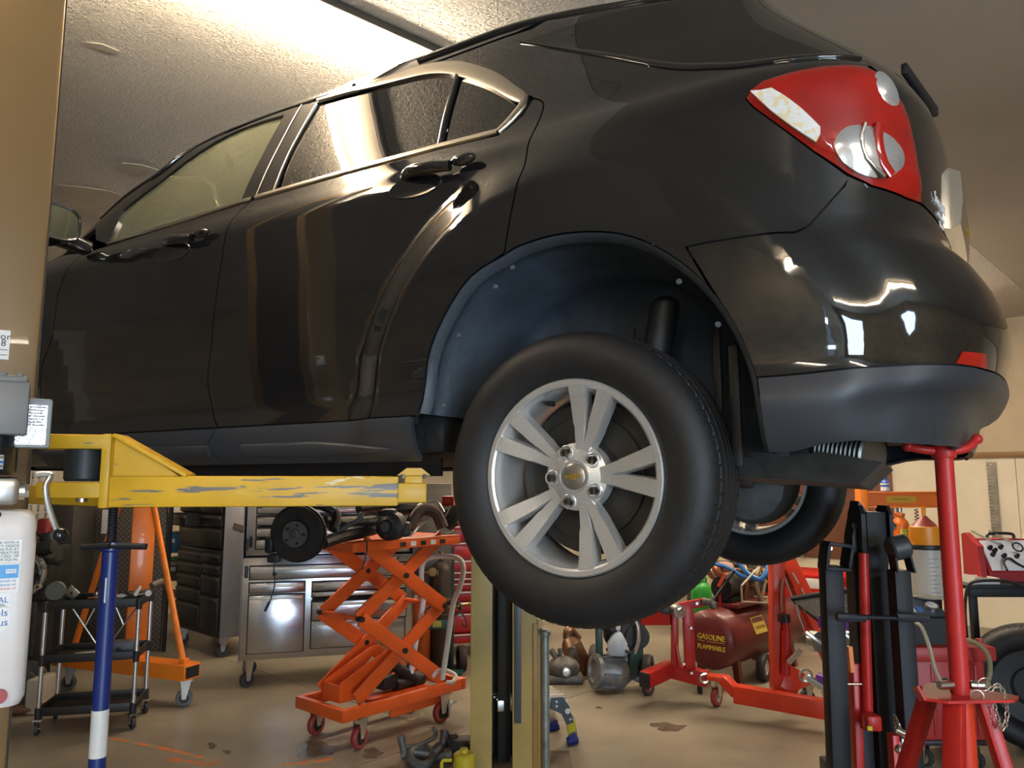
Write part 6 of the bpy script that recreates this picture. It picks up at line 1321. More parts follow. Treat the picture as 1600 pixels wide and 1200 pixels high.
# compressor: maroon tank
M_mar = mat('maroon tank paint', (.135, .018, .016), .42, var=(3, .2), coat=.15)
M_ytxt = mat('yellow lettering', (.62, .50, .05), .5)
ca_ = Vector(at(1107, 1000, 6.05)); tdir = V(.69, .66, .08).normalized(); tdir = V(WR.x, WR.y, 0); TL, TR_ = 1.25, .222
cp = wthing('air_compressor', 'maroon compressor tank lettered GASOLINE FLAMMABLE on its end', 'compressor', (ca_.x, ca_.y, 0))
mb = MB(); mb.lathe([(0, -.045), (.09, -.040), (.16, -.028), (.205, -.008), (TR_, .022), (TR_, TL-.02), (.20, TL+.02), (0, TL+.05)], 48, ca_, tdir); wb(mb, 'tank', M_mar, cp, angle=40)
txr = V(tdir.y, -tdir.x, 0)
for z, t_, sz in ((.030, 'GASOLINE', .056), (-.045, 'FLAMMABLE', .049)): wtext('tank_lettering', t_, sz, M_ytxt, cp, ca_-tdir*.047+Z_*z+txr*.048, txr, Z_, depth=.004, wide=.88)
mb = MB(); mb.box(ca_-tdir*.0435+Z_*.000+txr*.045, (.22, .002, .004), 0, Matrix((txr, tdir, Z_)).transposed()); wb(mb, 'lettering_rule', M_ytxt, cp)
# side label
ln = (txr*.92+Z_*.38).normalized(); lu = (Z_-ln*ln.z).normalized(); lx = lu.cross(ln); lq = ca_+tdir*.42+ln*(TR_+.002)
RL_ = Matrix((lx, lu, ln)).transposed(); lb_ = wb(MB().box(lq, (.20, .13, .003), 0, RL_), 'tank_label', mat('yellow label', (.55, .42, .06), .5), cp)
wb(MB().box(lq+lu*.038+ln*.002, (.18, .035, .002), 0, RL_), 'label_band', M_mar, lb_); wtext('label_print', 'CAUTION', .036, M_mar, lb_, lq-lu*.02+ln*.0025, lx, lu)
for l in (.15, 1.1):
    for s_ in (-.14, .14):
        mb = MB(); mb.bar(ca_+tdir*l+txr*s_-Z_*.15, ca_+tdir*l+txr*s_*1.2-Z_*ca_.z, .05, .05, tdir); wb(mb, 'leg', M_mar, cp)
wq = Vector(at(1193, 1027, 6.25)); mb = MB(); mb.lathe([(.060, -.03), (.098, -.03), (.104, -.02), (.104, .02), (.098, .03), (.060, .03)], 28, (wq.x, wq.y, .104), (.80, -.6, 0), close=True); wh_ = wb(mb, 'wheel', M_castw, cp)
mb = MB(); mb.lathe([(0, .02), (.02, .02), (.022, .01), (.05, .012), (.062, .022), (.062, -.02), (0, -.02)], 24, (wq.x, wq.y, .104), (.80, -.6, 0)); wb(mb, 'wheel_hub', M_wht, wh_)
top = ca_+Z_*TR_
mb = MB(); mb.box(top+tdir*.45+Z_*.015, (.5, .3, .03), .004, Matrix((tdir, txr, Z_)).transposed()); wb(mb, 'deck', M_mar, cp)
mb = MB(); mb.cyl(top+tdir*.22+Z_*.14, top+tdir*.50+Z_*.14, .09, n=20); mb.box(top+tdir*.36+Z_*.05, (.24, .16, .05), .006, Matrix((tdir, txr, Z_)).transposed()); wb(mb, 'motor', M_darkcast, cp)
mb = MB()
for i in range(7): mb.cyl(top+tdir*(.62)+Z_*(.10+.024*i), top+tdir*.62+Z_*(.114+.024*i), .085 if i % 2 else .066, n=16)
mb.cyl(top+tdir*.62+Z_*.03, top+tdir*.62+Z_*.10, .07, n=16); wb(mb, 'pump_head', mat('copper brown casting', (.17, .09, .055), .5, metal=.4, var=(10, .3)), cp)
mb = MB(); fq = top+tdir*.66+txr*.16+Z_*.16; mb.torus(fq, .15, .016, txr, 36, 8)
for k in range(3): a = 2*PI*k/3; mb.bar(fq, fq+tdir*(.15*math.cos(a))+Z_*(.15*math.sin(a)), .02, .012, txr)
wb(mb, 'flywheel', mat('tan flywheel', (.36, .29, .16), .45, metal=.3), cp)
mb = MB(); mb.tube([fq+txr*.025+tdir*a+Z_*b for a, b in ((-.46, -.10), (-.46, .02), (0, .20), (.17, .16), (.17, -.15), (0, -.16))], .008, 6, closed=True); wb(mb, 'belt_guard', mat('pale wire guard', (.45, .42, .33), .5), cp)
mb = MB(); mb.tube(spl([top+tdir*.62+Z_*.25, top+tdir*.5+Z_*.30+txr*.06, top+tdir*.42+Z_*.2+txr*.12, top+tdir*.4+Z_*.02+txr*.1], 5), .016, 8); wb(mb, 'copper_pipe', mat('copper pipe', (.45, .22, .10), .35, metal=.9), cp)
mb = MB(); mb.tube([top+tdir*.2+Z_*.0, top+tdir*.2+Z_*.12, top+tdir*.28+Z_*.12, top+tdir*.28], .010, 8); wb(mb, 'red_bracket', M_red, cp)
mb = MB(); mb.bar(top+tdir*.08+Z_*.05, top+tdir*.25+Z_*.28+txr*.1, .016, .016); wb(mb, 'lever', M_darkcast, cp)
mb = MB(); q = top+tdir*.18+Z_*.16; mb.bar(q, q+V(.05, -.02, .10), .025, .025); wb(mb, 'orange_handle', mat('orange red grip', (.70, .08, .02), .5), cp)
hb = MB(); hb.tube(spl([at(1150, 872, 6.3), at(1165, 893, 6.25), at(1185, 905, 6.2), at(1195, 898, 6.2), at(1200, 885, 6.25), at(1188, 880, 6.3)], 6), .020, 8); hb.tube(spl([at(1110, 880, 6.4), at(1135, 886, 6.3), at(1160, 900, 6.25), at(1180, 904, 6.22)], 6), .016, 8)
t = wthing('air_hose', 'bright blue air hose draped over the compressor pump', 'hose', at(1175, 900, 6.25)); wb(hb, 'coil', mat('blue hose', (.03, .16, .45), .4), t)
hb = MB()
for k in range(4): hb.tube([Vector(at(1190, 915, 6.6))+V((.17+.01*k)*math.cos(t_), .03*k, (.10+.008*k)*math.sin(t_)) for t_ in np.linspace(0, 2*PI, 26, endpoint=False)], .013, 6, closed=True)
t = wthing('air_hose', 'pale coiled hose behind the blue hose on the compressor', 'hose', at(1190, 915, 6.6)); wb(hb, 'coil', mat('pale hose', (.42, .36, .22), .5), t)
rd = MB(); q = Vector(at(1195, 888, 6.8)); rd.lathe([(.09, -.09), (.2, -.09), (.2, -.07), (.09, -.06), (.09, .06), (.2, .07), (.2, .09), (.09, .09)], 26, q, (.3, -1, 0), close=True); t = wthing('hose_reel', 'dark drum of a hose reel above the compressor', 'reel', q); wb(rd, 'drum', M_cast, t)
# parts rack clutter behind the tyre
mr = Vector(at(1140, 905, 7.75)); t = wthing('parts_rack', 'dark rack crowded with brown and steel parts behind the compressor', 'rack', (mr.x, mr.y, 0)); mb = MB()
for z in (.35, .72): mb.box((mr.x-.05, mr.y+.15, z), (.6, .4, .03), .004)
for x in (-.33, .23): mb.box((mr.x+x, mr.y+.15, .45), (.04, .36, .9), .004)
wb(mb, 'frame', M_darkcast, t)
random.seed(9)
for i, (x, y, lb, m) in enumerate(((1118, 892, 'round copper brown canister on the parts rack', M_cop), (1132, 886, 'pinkish rag bundle on the parts rack', mat('pink cloth', (.45, .28, .26), .8)), (1150, 905, 'tan starter motor on the parts rack', mat('tan casting', (.30, .21, .10), .5, metal=.4)), (1167, 908, 'rusty alternator on the parts rack', mat('rusty iron', (.16, .07, .04), .6, var=(9, .4))))):
    q = Vector(at(x, y, 7.65)); tt_ = wthing(('canister', 'rag', 'starter_motor', 'alternator')[i], lb, ('canister', 'cloth', 'motor', 'motor')[i], q); mb = MB()
    if i == 1: mb.ball(q, .08, 12, (1.2, .8, .7)); wb(mb, 'cloth', m, tt_)
    else:
        mb.lathe([(0, -.07), (.06, -.065), (.075, -.05), (.075, .05), (.06, .065), (.02, .07), (.02, .10), (0, .10)], 20, q, (.5, -.5, .4)); wb(mb, 'body', m, tt_)
        mb = MB(); mb.lathe([(.076, -.01), (.08, -.006), (.08, .006), (.076, .01)], 20, q, (.5, -.5, .4)); wb(mb, 'band', M_steel, tt_)
M_gb = mat('green gas bottle', (.03, .33, .045), .4, var=(4, .1)); 
t, c, z0, z1, r = bottle('refrigerant_bottle', 'bright green gas bottle behind the red engine stand arm', 1095, 908, None, 31, 6.95, M_gb)
mb = MB(); mb.torus((c.x, c.y, z1+.03), r*.55, .008, n=18, m=6); mb.bar((c.x-r*.5, c.y, z1-.02), (c.x-r*.5, c.y, z1+.03), .012, .012); mb.bar((c.x+r*.5, c.y, z1-.02), (c.x+r*.5, c.y, z1+.03), .012, .012); wb(mb, 'collar', mat('green gas bottle'), t)
# green two-wheeled engine carrier
gw = wthing('engine_carrier', 'dark green two-wheeled carrier with red-hubbed tyres below the car wheel', 'carrier', F(975, 1050))
M_dg = mat('deep green enamel', (.010, .055, .040), .4, var=(5, .2)); CYy = 6.0
for x in (937, 1000): barpx(gw, 'leg', (x, 1046, CYy), (x-2, 960, CYy), .05, .05, M_dg, up=Y_)
barpx(gw, 'leg', (989, 1052, CYy-.05), (993, 970, CYy-.05), .07, .06, M_dg, up=Y_); barpx(gw, 'base_beam', (936, 1046, CYy), (1000, 1042, CYy), .06, .05, M_dg); barpx(gw, 'top_beam', (920, 950, CYy), (1010, 950, CYy), .08, .06, M_dg)
for x, y in ((931, 1033), (1012, 1052)):
    q = F(x, y+24); c = V(q.x, q.y, .125); mb = MB(); mb.lathe([(.07, -.035), (.115, -.035), (.125, -.02), (.125, .02), (.115, .035), (.07, .035)], 26, c, (1, -.35, 0), close=True); w = wb(mb, 'wheel', M_castw, gw); mb = MB(); mb.lathe([(0, .03), (.02, .03), (.025, .01), (.07, .02), (.07, -.02), (.025, -.01), (.02, -.03), (0, -.03)], 22, c, (1, -.35, 0)); wb(mb, 'wheel_hub', M_red, w)
mb = MB(); q = Vector(at(975, 985, 6.05)); mb.box(q, (.30, .25, .22), .05); mb.cyl(q+V(.08, -.15, -.02), q+V(.08, .0, -.02), .09, n=18); mb.ball(q+V(-.1, -.1, .05), .08, 10); wb(mb, 'engine', M_darkcast, gw)
mb = MB(); mb.tube(spl([at(985, 960, 5.85), at(996, 975, 5.82), at(998, 1000, 5.82), at(992, 1020, 5.85)], 5), .014, 8); wb(mb, 'silver_pipe', M_zinc, gw)
mb = MB(); mb.tube(spl([at(948, 1015, 5.9), at(965, 1012, 5.85), at(985, 1020, 5.85), at(995, 1010, 5.85)], 5), .012, 8); wb(mb, 'hose', M_hose, gw)
q = F(965, 1060); q = V(q.x, q.y+.3, 0); t = wthing('plastic_jug', 'pale blue-white plastic jug on the green carrier', 'jug', q); jz = zpx(1022, 5.9); qj = Vector(at(965, 1022, 5.9)); mb = MB(); mb.lathe([(0, 0), (.075, 0), (.08, .01), (.075, .08), (.035, .15), (.022, .16), (.022, .18), (0, .18)], 20, qj); wb(mb, 'body', mat('pale blue plastic', (.42, .50, .58), .45), t); mb = MB(); mb.lathe([(0, 0), (.026, 0), (.026, .025), (0, .025)], 14, qj+Z_*.18); wb(mb, 'cap', M_wht, t)
# castings on the floor
q = F(942, 1079)+V(0, -.03, 0); t = wthing('transfer_case', 'grey aluminium transfer case lying on the floor below the car wheel', 'car part', q)
mb = MB(); d = V(-.93, -.30, .10).normalized(); c0 = q+V(.12, .05, .13)
mb.lathe([(0, -.16), (.05, -.16), (.06, -.10), (.09, -.06), (.12, -.02), (.125, .03), (.115, .05), (.105, .16), (.125, .17), (.125, .20), (.08, .205), (.075, .19), (0, .17)], 26, c0, d)
for k in range(6): a = 2*PI*k/6; f = frame(d); p_ = c0+f.col[0]*(.115*math.cos(a))+f.col[1]*(.115*math.sin(a)); mb.bar(p_-d*.02, p_+d*.16, .014, .02, p_-c0)
mb.bar(c0-d*.10, c0-d*.24+V(.05, -.05, -.06), .06, .09, Z_, .012); mb.ball(c0+Z_*.09-d*.05, .06, 10); mb.cyl(c0+Z_*.10, c0+Z_*.16+V(.05, 0, 0), .03, n=12); wb(mb, 'casting', mat('oxidised aluminium', (.27, .29, .30), .45, metal=.6, var=(12, .35)), t)
q = F(882, 1070)+V(0, .1, 0); t = wthing('differential', 'dark ribbed differential casting on the floor behind the step stool', 'car part', q)
mb = MB(); c0 = q+V(0, 0, .10); mb.ball(c0, .11, 14, (1.2, 1, .85)); mb.lathe([(0, .14), (.03, .14), (.035, .11), (.055, .10), (.06, .06)], 18, c0, (.1, -1, 0)); mb.cyl(c0, c0+V(-.10, .0, .14), .025, n=10); mb.cyl(c0+V(.05, 0, .04), c0+V(.08, 0, .16), .02, n=10); mb.cyl(c0+V(-.02, 0, .06), c0+V(-.03, .0, .15), .018, n=10); mb.box(c0+V(0, 0, -.07), (.3, .2, .06), .02); wb(mb, 'casting', M_cast, t)
mb = MB(); mb.lathe([(0, .155), (.012, .155), (.013, .145), (.030, .143), (.032, .138)], 16, c0, (.1, -1, 0)); wb(mb, 'pinion_nut', M_zinc, t)
q = F(906, 1062)+V(0, .15, 0); t = wthing('catalytic_converter', 'rust brown exhaust converter on the floor beside the grey casting', 'car part', q)
M_ru = mat('heat browned steel', (.19, .105, .065), .4, metal=.7, var=(8, .3)); mb = MB(); c0 = q+V(-.02, .05, .16); d = V(-.25, .1, .45).normalized(); mb.lathe([(0, -.20), (.04, -.20), (.045, -.16), (.085, -.10), (.09, .06), (.06, .11), (.04, .13), (0, .13)], 24, c0, d); mb.tube(spl([c0+d*.12, c0+d*.18+V(.03, 0, 0), c0+d*.19+V(.06, .03, .0), c0+d*.14+V(.10, .06, -.03)], 5), .038, 12); mb.tube(spl([c0-d*.18, c0-d*.22+V(.05, -.05, 0), c0-d*.24+V(.14, -.08, 0)], 5), .04, 12); mb.lathe([(.04, 0), (.075, .0), (.075, .012), (.04, .012)], 14, c0-d*.22+V(.04, -.04, 0), (.5, -.4, 0), close=True); wb(mb, 'shell', M_ru, t)
# step stool
s_ = [F(895, 1160), F(866, 1139)]
st_ = wthing('step_stool', 'low aluminium step stool with blue feet and a yellow label', 'stool', F(870, 1150))
zt = zpx(1086, 4.56); A1 = Vector(at(884, 1086, 4.56)); A0 = Vector(at(850, 1063, 4.85)); ed = V(.80, -.60, 0); A1.z = A0.z = zt
sd = (V(A1.x-A0.x, A1.y-A0.y, 0)).normalized(); wdir = V(-sd.y, sd.x, 0)*-1   # sd along the visible right edge
ln = V(-.97, -.22, 0); TW = .40; short = (A1-A0).length
RS_ = Matrix((ln, ln.cross(Z_)*-1, Z_)).transposed()
for i in range(6):
    b = MB(); p = A0+(A1-A0)*((i+.5)/6); b.box(p+ln*TW/2+Z_*(-.004), (TW, short/6-.008, .012), .003, RS_); wb(b, 'tread', M_alu, st_)
for p in (A1, A0): b = MB(); b.box(p+ln*TW/2-Z_*.035, (TW, .02, .06), .004, RS_); wb(b, 'deck_rail', M_alu, st_)
for p, ft in ((A1, s_[0]), (A0, s_[1])):
    b = MB(); hp_ = [(-.09, .0), (-.02, .0), (.015, -.05), (.04, -.14), (.0, -.15), (-.03, -.09), (-.09, -.06)]; n_ = V(.22, -.97, 0); b.prism(hp_, p+V(0, -.012, -.005), V(.97, .22, 0), Z_, n_, .012); wb(b, 'hinge_plate', mat('dark teal plate', (.06, .08, .085), .45, metal=.4), st_)
    for bx_, bz_ in ((-.06, -.02), (-.06, -.045), (.0, -.02), (.005, -.075), (.02, -.12)): b = MB(); qq = p+V(0, -.012, -.005)+V(.97, .22, 0)*bx_+Z_*bz_+n_*.012; b.cyl(qq, qq+n_*.006, .007 if bz_ != -.075 else .016, n=10); wb(b, 'rivet', M_alu, st_)
    k_ = p+V(.97, .22, 0)*.022-Z_*.13; b = MB(); b.bar(k_, ft+Z_*.04, .055, .03, V(.22, -.97, 0), .004); wb(b, 'leg', M_alu, st_)
    b = MB(); d_ = (ft-k_).normalized(); b.bar(k_+(ft-k_)*.80, ft, .066, .042, V(.22, -.97, 0), .006); wb(b, 'rubber_foot', mat('blue foot', (.02, .03, .22), .5), st_)
    if p is A1: b = MB(); b.bar(k_+(ft-k_)*.06+n_*.017, k_+(ft-k_)*.52+n_*.017, .048, .002, n_); yl = wb(b, 'warning_label', mat('bright yellow label', (.75, .68, .02), .5), st_)
# ---------------------------------------------------------------- wall things
def wallpt(x, y, off=.01):
    r = Vector(ray(x, y)); e = Vector(EYE); t = (WALLB-off-e.dot(WR))/r.dot(WR); return e+r*t
RW = Matrix((-WL, WR, Z_)).transposed()
a, b = wallpt(1225, 872), wallpt(1402, 700); c = (a+b)/2; L_ = (b-a).dot(-WL)
bd = wthing('wall_board', 'large brown board fixed to the cream back wall', 'board', c)
a2 = wallpt(1402, 880); zb_ = a2.z; zt_2 = 2.35
b_ = MB(); cc_ = a2+WL*.85; b_.box(V(cc_.x, cc_.y, (zb_+zt_2)/2), (1.7, .018, zt_2-zb_), .003, RW); wb(b_, 'sheet', mat('brown hardboard', (.165, .062, .030), .55, var=(2, .12, 5)), bd)
for dx in (.04, .8, 1.6):
    for zz in (zb_+.05,): b_ = MB(); q = a2+WL*dx; q.z = zz; b_.cyl(q-WR*.012, q-WR*.018, .012, n=10); wb(b_, 'screw', M_steel, bd)
q = wallpt(1253, 855, .05); br = wthing('wall_bracket', 'small pale wall bracket under the brown board', 'bracket', q); b_ = MB(); b_.box(q, (.035, .03, .26), .004, RW); b_.box(q+Z_*.12-WR*.02, (.12, .08, .03), .004, RW); wb(b_, 'arm', M_alu, br)
p0, p1 = wallpt(1548, 722, .02), wallpt(1559, 858, .02); ru_ = wthing('steel_ruler', 'long steel ruler hung on the cream wall above the black table', 'ruler', p0); b_ = MB(); d_ = (p1-p0); b_.bar(p0, p1, .085, .006, WR); rl = wb(b_, 'blade', mat('worn steel rule', (.30, .28, .23), .45, metal=.6, var=(9, .3)), ru_)
for i in range(24): b_ = MB(); q = p0+d_*((i+1)/25)+WL*.025-WR*.0045; b_.box(q, (.035 if i % 4 else .05, .001, .004), 0, RW); wb(b_, 'graduation', M_ink, rl)
b_ = MB(); q = p0+d_*.03-WR*.004; b_.cyl(q, q-WR*.006, .010, n=10); wb(b_, 'nail', M_zinc, ru_)
# ---------------------------------------------------------------- orange bench press with bottle jack
PYy = 6.25
pr = wthing('shop_press', 'orange hydraulic shop press frame behind the black hoist', 'press', (at(1410, 900, PYy)[0], PYy, 0))
zt, zb = zpx(768, PYy), zpx(793, PYy); xl, xrr = at(1340, 780, PYy)[0], at(1480, 780, PYy)[0]
b_ = MB(); b_.box(((xl+xrr)/2, PYy+.03, (zt+zb)/2), (xrr-xl-.08, .016, zt-zb)); b_.box(((xl+xrr)/2, PYy, zt-.006), (xrr-xl-.08, .08, .012), .002); b_.box(((xl+xrr)/2, PYy, zb+.006), (xrr-xl-.08, .08, .012), .002); wb(b_, 'top_beam', M_org, pr)
b_ = MB(); b_.box(((xl+xrr)/2+.0, PYy+.02, (zt+zb)/2), (.24, .004, .05), 0); yl = wb(b_, 'yellow_decal', mat('yellow decal', (.62, .42, .02), .4), pr)
wtext('decal_print', 'WARNING', .032, mat('olive print', (.22, .14, .02), .5), yl, ((xl+xrr)/2, PYy+.017, (zt+zb)/2), X_, Z_)
for x in (xl+.03, xrr-.03): b_ = MB(); b_.box((x, PYy, (zt+.02)/2), (.06, .10, zt+.02), .004); wb(b_, 'upright', M_org, pr)
for x in (xl+.03, xrr-.03): b_ = MB(); b_.box((x, PYy, .03), (.10, .55, .06), .006); wb(b_, 'foot', M_org, pr)
z2 = zpx(866, PYy); b_ = MB(); b_.box(((xl+xrr)/2-.02, PYy-.03, z2), (.50, .09, .075), .004); wb(b_, 'ram_plate', mat('orange red plate', (.62, .11, .015), .45), pr)
z3 = zpx(990, PYy); b_ = MB(); b_.box(((xl+xrr)/2, PYy-.0, z3), (xrr-xl-.08, .10, .10), .004); wb(b_, 'press_bed', M_org, pr)
for x in (1427, 1362):
    b_ = MB(); X0_ = at(x, 800, PYy)[0]; n = 90; b_.tube([V(X0_+.014*math.cos(k*.9), PYy-.05+.014*math.sin(k*.9), zb-.01-(zb-z2-.05)*k/n) for k in range(n+1)], .004, 5); wb(b_, 'return_spring', mat('brown spring', (.20, .07, .03), .45, metal=.5), pr)
c = Vector(at(1409, 862, PYy-.05)); zj0 = z2+.04; h_ = zpx(800, PYy)-zj0; jk = wthing('bottle_jack', 'orange bottle jack with yellow label mounted in the orange press', 'jack', (c.x, c.y, zj0))
M_jo = mat('orange jack enamel', (.68, .14, .012), .4, coat=.2); b_ = MB(); b_.box((c.x, c.y, zj0+.012), (.17, .12, .024), .006); wb(b_, 'base', M_jo, jk); b_ = MB(); b_.lathe([(.055, .02), (.066, .03), (.064, h_*.68), (.058, h_*.76), (.036, h_*.84), (.034, h_*.88), (.040, h_*.90), (.040, h_*.97), (0, h_)], 28, (c.x, c.y, zj0)); jb_ = wb(b_, 'body', M_jo, jk, angle=40)
b_ = MB(); th = np.linspace(-.5, .75, 9); vs = []
for t_ in th:
    for zz in (zj0+h_*.2, zj0+h_*.56): vs.append((c.x+.0665*math.sin(t_), c.y-.0665*math.cos(t_), zz))
b_.add(vs, [(2*i, 2*i+2, 2*i+3, 2*i+1) for i in range(8)]); yl2 = wb(b_, 'yellow_label', mat('yellow label paper', (.66, .52, .03), .45), jb_)
for k in range(4): wtext('label_print', ('12 TON', 'HYDRAULIC JACK', 'CAUTION', 'READ MANUAL')[k], .020 if k == 0 else .011, M_ink, yl2, (c.x+.012, c.y-.070, zj0+h_*(.51-.09*k)), X_, Z_)
b_ = MB(); b_.cyl((c.x, c.y, zj0+h_), (c.x, c.y, zb), .022, n=16); wb(b_, 'piston', M_steel, jk)
q = Vector(at(1383, 766, PYy-.01)); q.z = zt+.001; sb_ = wthing('spray_bottle', 'small blue and white bottle standing on the orange press beam', 'bottle', q); b_ = MB(); b_.lathe([(0, 0), (.030, 0), (.032, .008), (.032, .075), (.018, .09), (0, .09)], 18, q); bo_ = wb(b_, 'body', mat('blue label', (.03, .12, .50), .4), sb_)
b_ = MB(); b_.lathe([(.0325, .0), (.0325, .03)], 18, q+Z_*.006); b_.lathe([(.0327, .0), (.0327, .014)], 18, q+Z_*.052); wb(b_, 'white_band', M_wht, bo_)
b_ = MB(); b_.cyl(q+Z_*.09, q+Z_*.125, .020, .018, n=14); b_.cyl(q+Z_*.125, q+Z_*.16, .006, .003, n=8); wb(b_, 'cap', mat('blue cap', (.02, .09, .38), .4), sb_)
# ---------------------------------------------------------------- black folded engine crane
BY = 2.75
bc = wthing('engine_crane', 'black folded engine crane standing upright with its legs raised', 'crane', (at(1360, 1000, BY)[0], BY, 0))
def vbar(nm, x0, x1, ytop, Y, dep, m=M_blackm, xb=None, zlow=.10, bev=.004, par=None):
    a, b = Vector(at(x0, ytop, Y)), Vector(at(x1, ytop, Y)); b_ = MB(); z1 = a.z; sh = (xb or 0)
    c = V((a.x+b.x)/2, Y+dep/2, 0); b_.bar(c+V(sh, 0, zlow), c+Z_*z1, b.x-a.x, dep, Y_, bev); return wb(b_, nm, m, par or bc)
vbar('mast', 1353, 1384, 800, BY, .07); 
for x0, x1 in ((1342, 1349), (1386, 1391)):
    a, b = Vector(at(x0, 790, BY)), Vector(at(x1, 790, BY)); b_ = MB(); zt = a.z; zl = zpx(880 if x0 < 1350 else 850, BY)
    b_.prism([(0, zl), (.09, zl), (.11, zl+.05), (.11, zt-.03), (.085, zt), (.02, zt), (0, zt-.03)], (a.x, BY-.012, 0), Y_, Z_, X_, b.x-a.x); wb(b_, 'mast_cheek', M_blackm, bc)
b_ = MB(); q = Vector(at(1366, 822, BY+.035)); b_.cyl(q-X_*.075, q+X_*.075, .012, n=6); b_.cyl(q+X_*.05, q+X_*.065, .020, n=6); b_.cyl(q-X_*.065, q-X_*.055, .018, n=6); wb(b_, 'mast_bolt', M_zinc, bc)
a = Vector(at(1336, 850, BY+.02)); b_ = MB(); b_.prism([(0, -1.2), (.035, -1.2), (.035, -.08), (.055, .0), (.055, .12), (.03, .15), (.0, .02)], (a.x-.004, BY+.03, a.z), X_, Z_, Y_, .07); wb(b_, 'boom', mat('soft black enamel', (.016, .016, .017), .45), bc)  # boom in one even black enamel
# left raised leg with its fork
vbar('raised_leg', 1289, 1318, 885, BY-.1, .06, xb=-.012)
a = Vector(at(1290, 845, BY-.1)); fk = MB(); fw2 = at(1322, 0, BY-.1)[0]-a.x
def fpx(x, y): return Vector(at(x, y, BY-.1))
for q0, q1 in (((1290, 850), (1286, 888)), ((1289, 848), (1326, 853)), ((1326, 853), (1321, 886)), ((1284, 887), (1324, 889))): fk.bar(fpx(*q0), fpx(*q1), .012, .075, Y_, .003)
wb(fk, 'leg_fork', M_blackm, bc)
b_ = MB(); q = Vector(at(1294, 856, BY-.11)); b_.cyl(q, q-Y_*.02, .007, n=8); wb(b_, 'fork_bolt', M_zinc, bc)
# right raised leg and caster
vbar('raised_leg', 1398, 1424, 892, BY-.15, .06, xb=.006)
fk = MB(); q = Vector(at(1410, 870, BY-.13))
for sg in (-1, 1): fk.bar(q+V(.028*sg+.0, 0, -.05), q+V(.022*sg-.018, -.0, .06), .006, .05, Y_)
wb(fk, 'caster_fork', M_blackm, bc); fk = MB(); c_ = q+V(-.012, 0, .03); fk.lathe([(0, -.030), (.036, -.030), (.040, -.024), (.040, .024), (.036, .030), (0, .030)], 22, c_, (1, 0, .25)); wb(fk, 'caster_wheel', mat('slate wheel', (.035, .04, .045), .45, wear=((.35, .35, .35), 30, .72, .5)), bc)
# pump handle across
hd_ = MB(); y_h = BY-.22; hd_.cyl(at(1342, 964, y_h), at(1405, 966, y_h), .008, n=12)
hh = wb(hd_, 'pump_handle', M_blackm, bc)
for x0, x1 in ((1307, 1352), (1400, 1450)):
    g_ = MB(); a, b = Vector(at(x0, 963.5, y_h)), Vector(at(x1, 966.5, y_h)); g_.lathe([(0, 0), (.013, 0), (.0145, .006), (.0145, (b-a).length*.6), (.012, (b-a).length*.7), (.012, (b-a).length), (0, (b-a).length)], 8, a, (b-a)); wb(g_, 'grip', mat('blue black grip', (.018, .022, .030), .5), hh)
# red ram in front of the mast
b_ = MB(); b_.cyl(at(1349, 864, BY-.02), at(1357, 1140, BY-.02), .017, n=18); rm = wb(b_, 'hydraulic_ram', M_red, bc, label='slim red hydraulic ram'); 
b_ = MB(); q = Vector(at(1362, 1128, BY-.07)); b_.box(q, (.05, .05, .05), .008); wb(b_, 'ram_foot', M_red, bc); b_ = MB(); q = Vector(at(1359, 1138, BY-.10)); b_.box(q, (.016, .004, .014)); wb(b_, 'yellow_tag', mat('bright yellow label'), bc)
a0_ = at(1340, 1040, BY+.0); b_ = MB(); b_.bar(at(1334, 1035, BY+.02), V(at(1336, 1200, BY+.02)[0], BY+.02, .1), .028, .05, Y_, .003); wb(b_, 'red_channel', M_red, bc)
b_ = MB(); b_.bar(at(1327, 1010, BY), at(1331, 1050, BY), .014, .02, Y_); wb(b_, 'orange_clip', M_org, bc); b_ = MB(); b_.cyl(at(1322, 1069, BY-.02), at(1346, 1069, BY-.02), .004, n=8); wb(b_, 'steel_pin', M_zinc, bc)
b_ = MB(); b_.box((at(1375, 1000, BY)[0], BY+.1, .06), (.22, .30, .08), .01); wb(b_, 'base', M_blackm, bc)
for sx in (-.22, .22):
    for sy in (.0, .22): caster(bc, (at(1375, 1000, BY)[0]+sx*.4, BY+sy), .03, .03, .4, M_castw, M_zinc, top=.06)
# chrome ratchet head of a low red trolley jack in front
tj = wthing('trolley_jack', 'red framed jack with shiny chrome handle clamp at the bottom right', 'jack', (at(1410, 1150, 2.5)[0], 2.5, 0))
b_ = MB(); b_.cyl(at(1402, 1141, 2.45), at(1436, 1158, 2.42), .011, n=14); b_.cyl(at(1418, 1149, 2.44), at(1424, 1152, 2.43), .016, n=14); b_.cyl(at(1434, 1157, 2.42), at(1438, 1166, 2.42), .013, n=14); wb(b_, 'clamp_bar', M_chrome, tj)
b_ = MB(); b_.tube(spl([at(1433, 1163, 2.42), at(1430, 1180, 2.42), at(1428, 1215, 2.42)], 4), .006, 8); b_.tube(spl([at(1404, 1160, 2.46), at(1408, 1180, 2.45), at(1406, 1210, 2.45)], 4), .009, 8); b_.ball(at(1404, 1170, 2.45), .014, 10); b_.box(at(1414, 1164, 2.47), (.035, .03, .05), .006); wb(b_, 'linkage', M_zinc, tj)
b_ = MB(); b_.bar(at(1395, 1146, 2.47), V(at(1398, 1200, 2.47)[0], 2.47, .05), .022, .04, Y_, .003); wb(b_, 'red_frame', M_red, tj); b_ = MB()
for k in range(5): b_.torus(Vector(at(1399+k*1.2, 1122+k*5, 2.5)), .009, .003, (1, .3*k, .2), 12, 6)
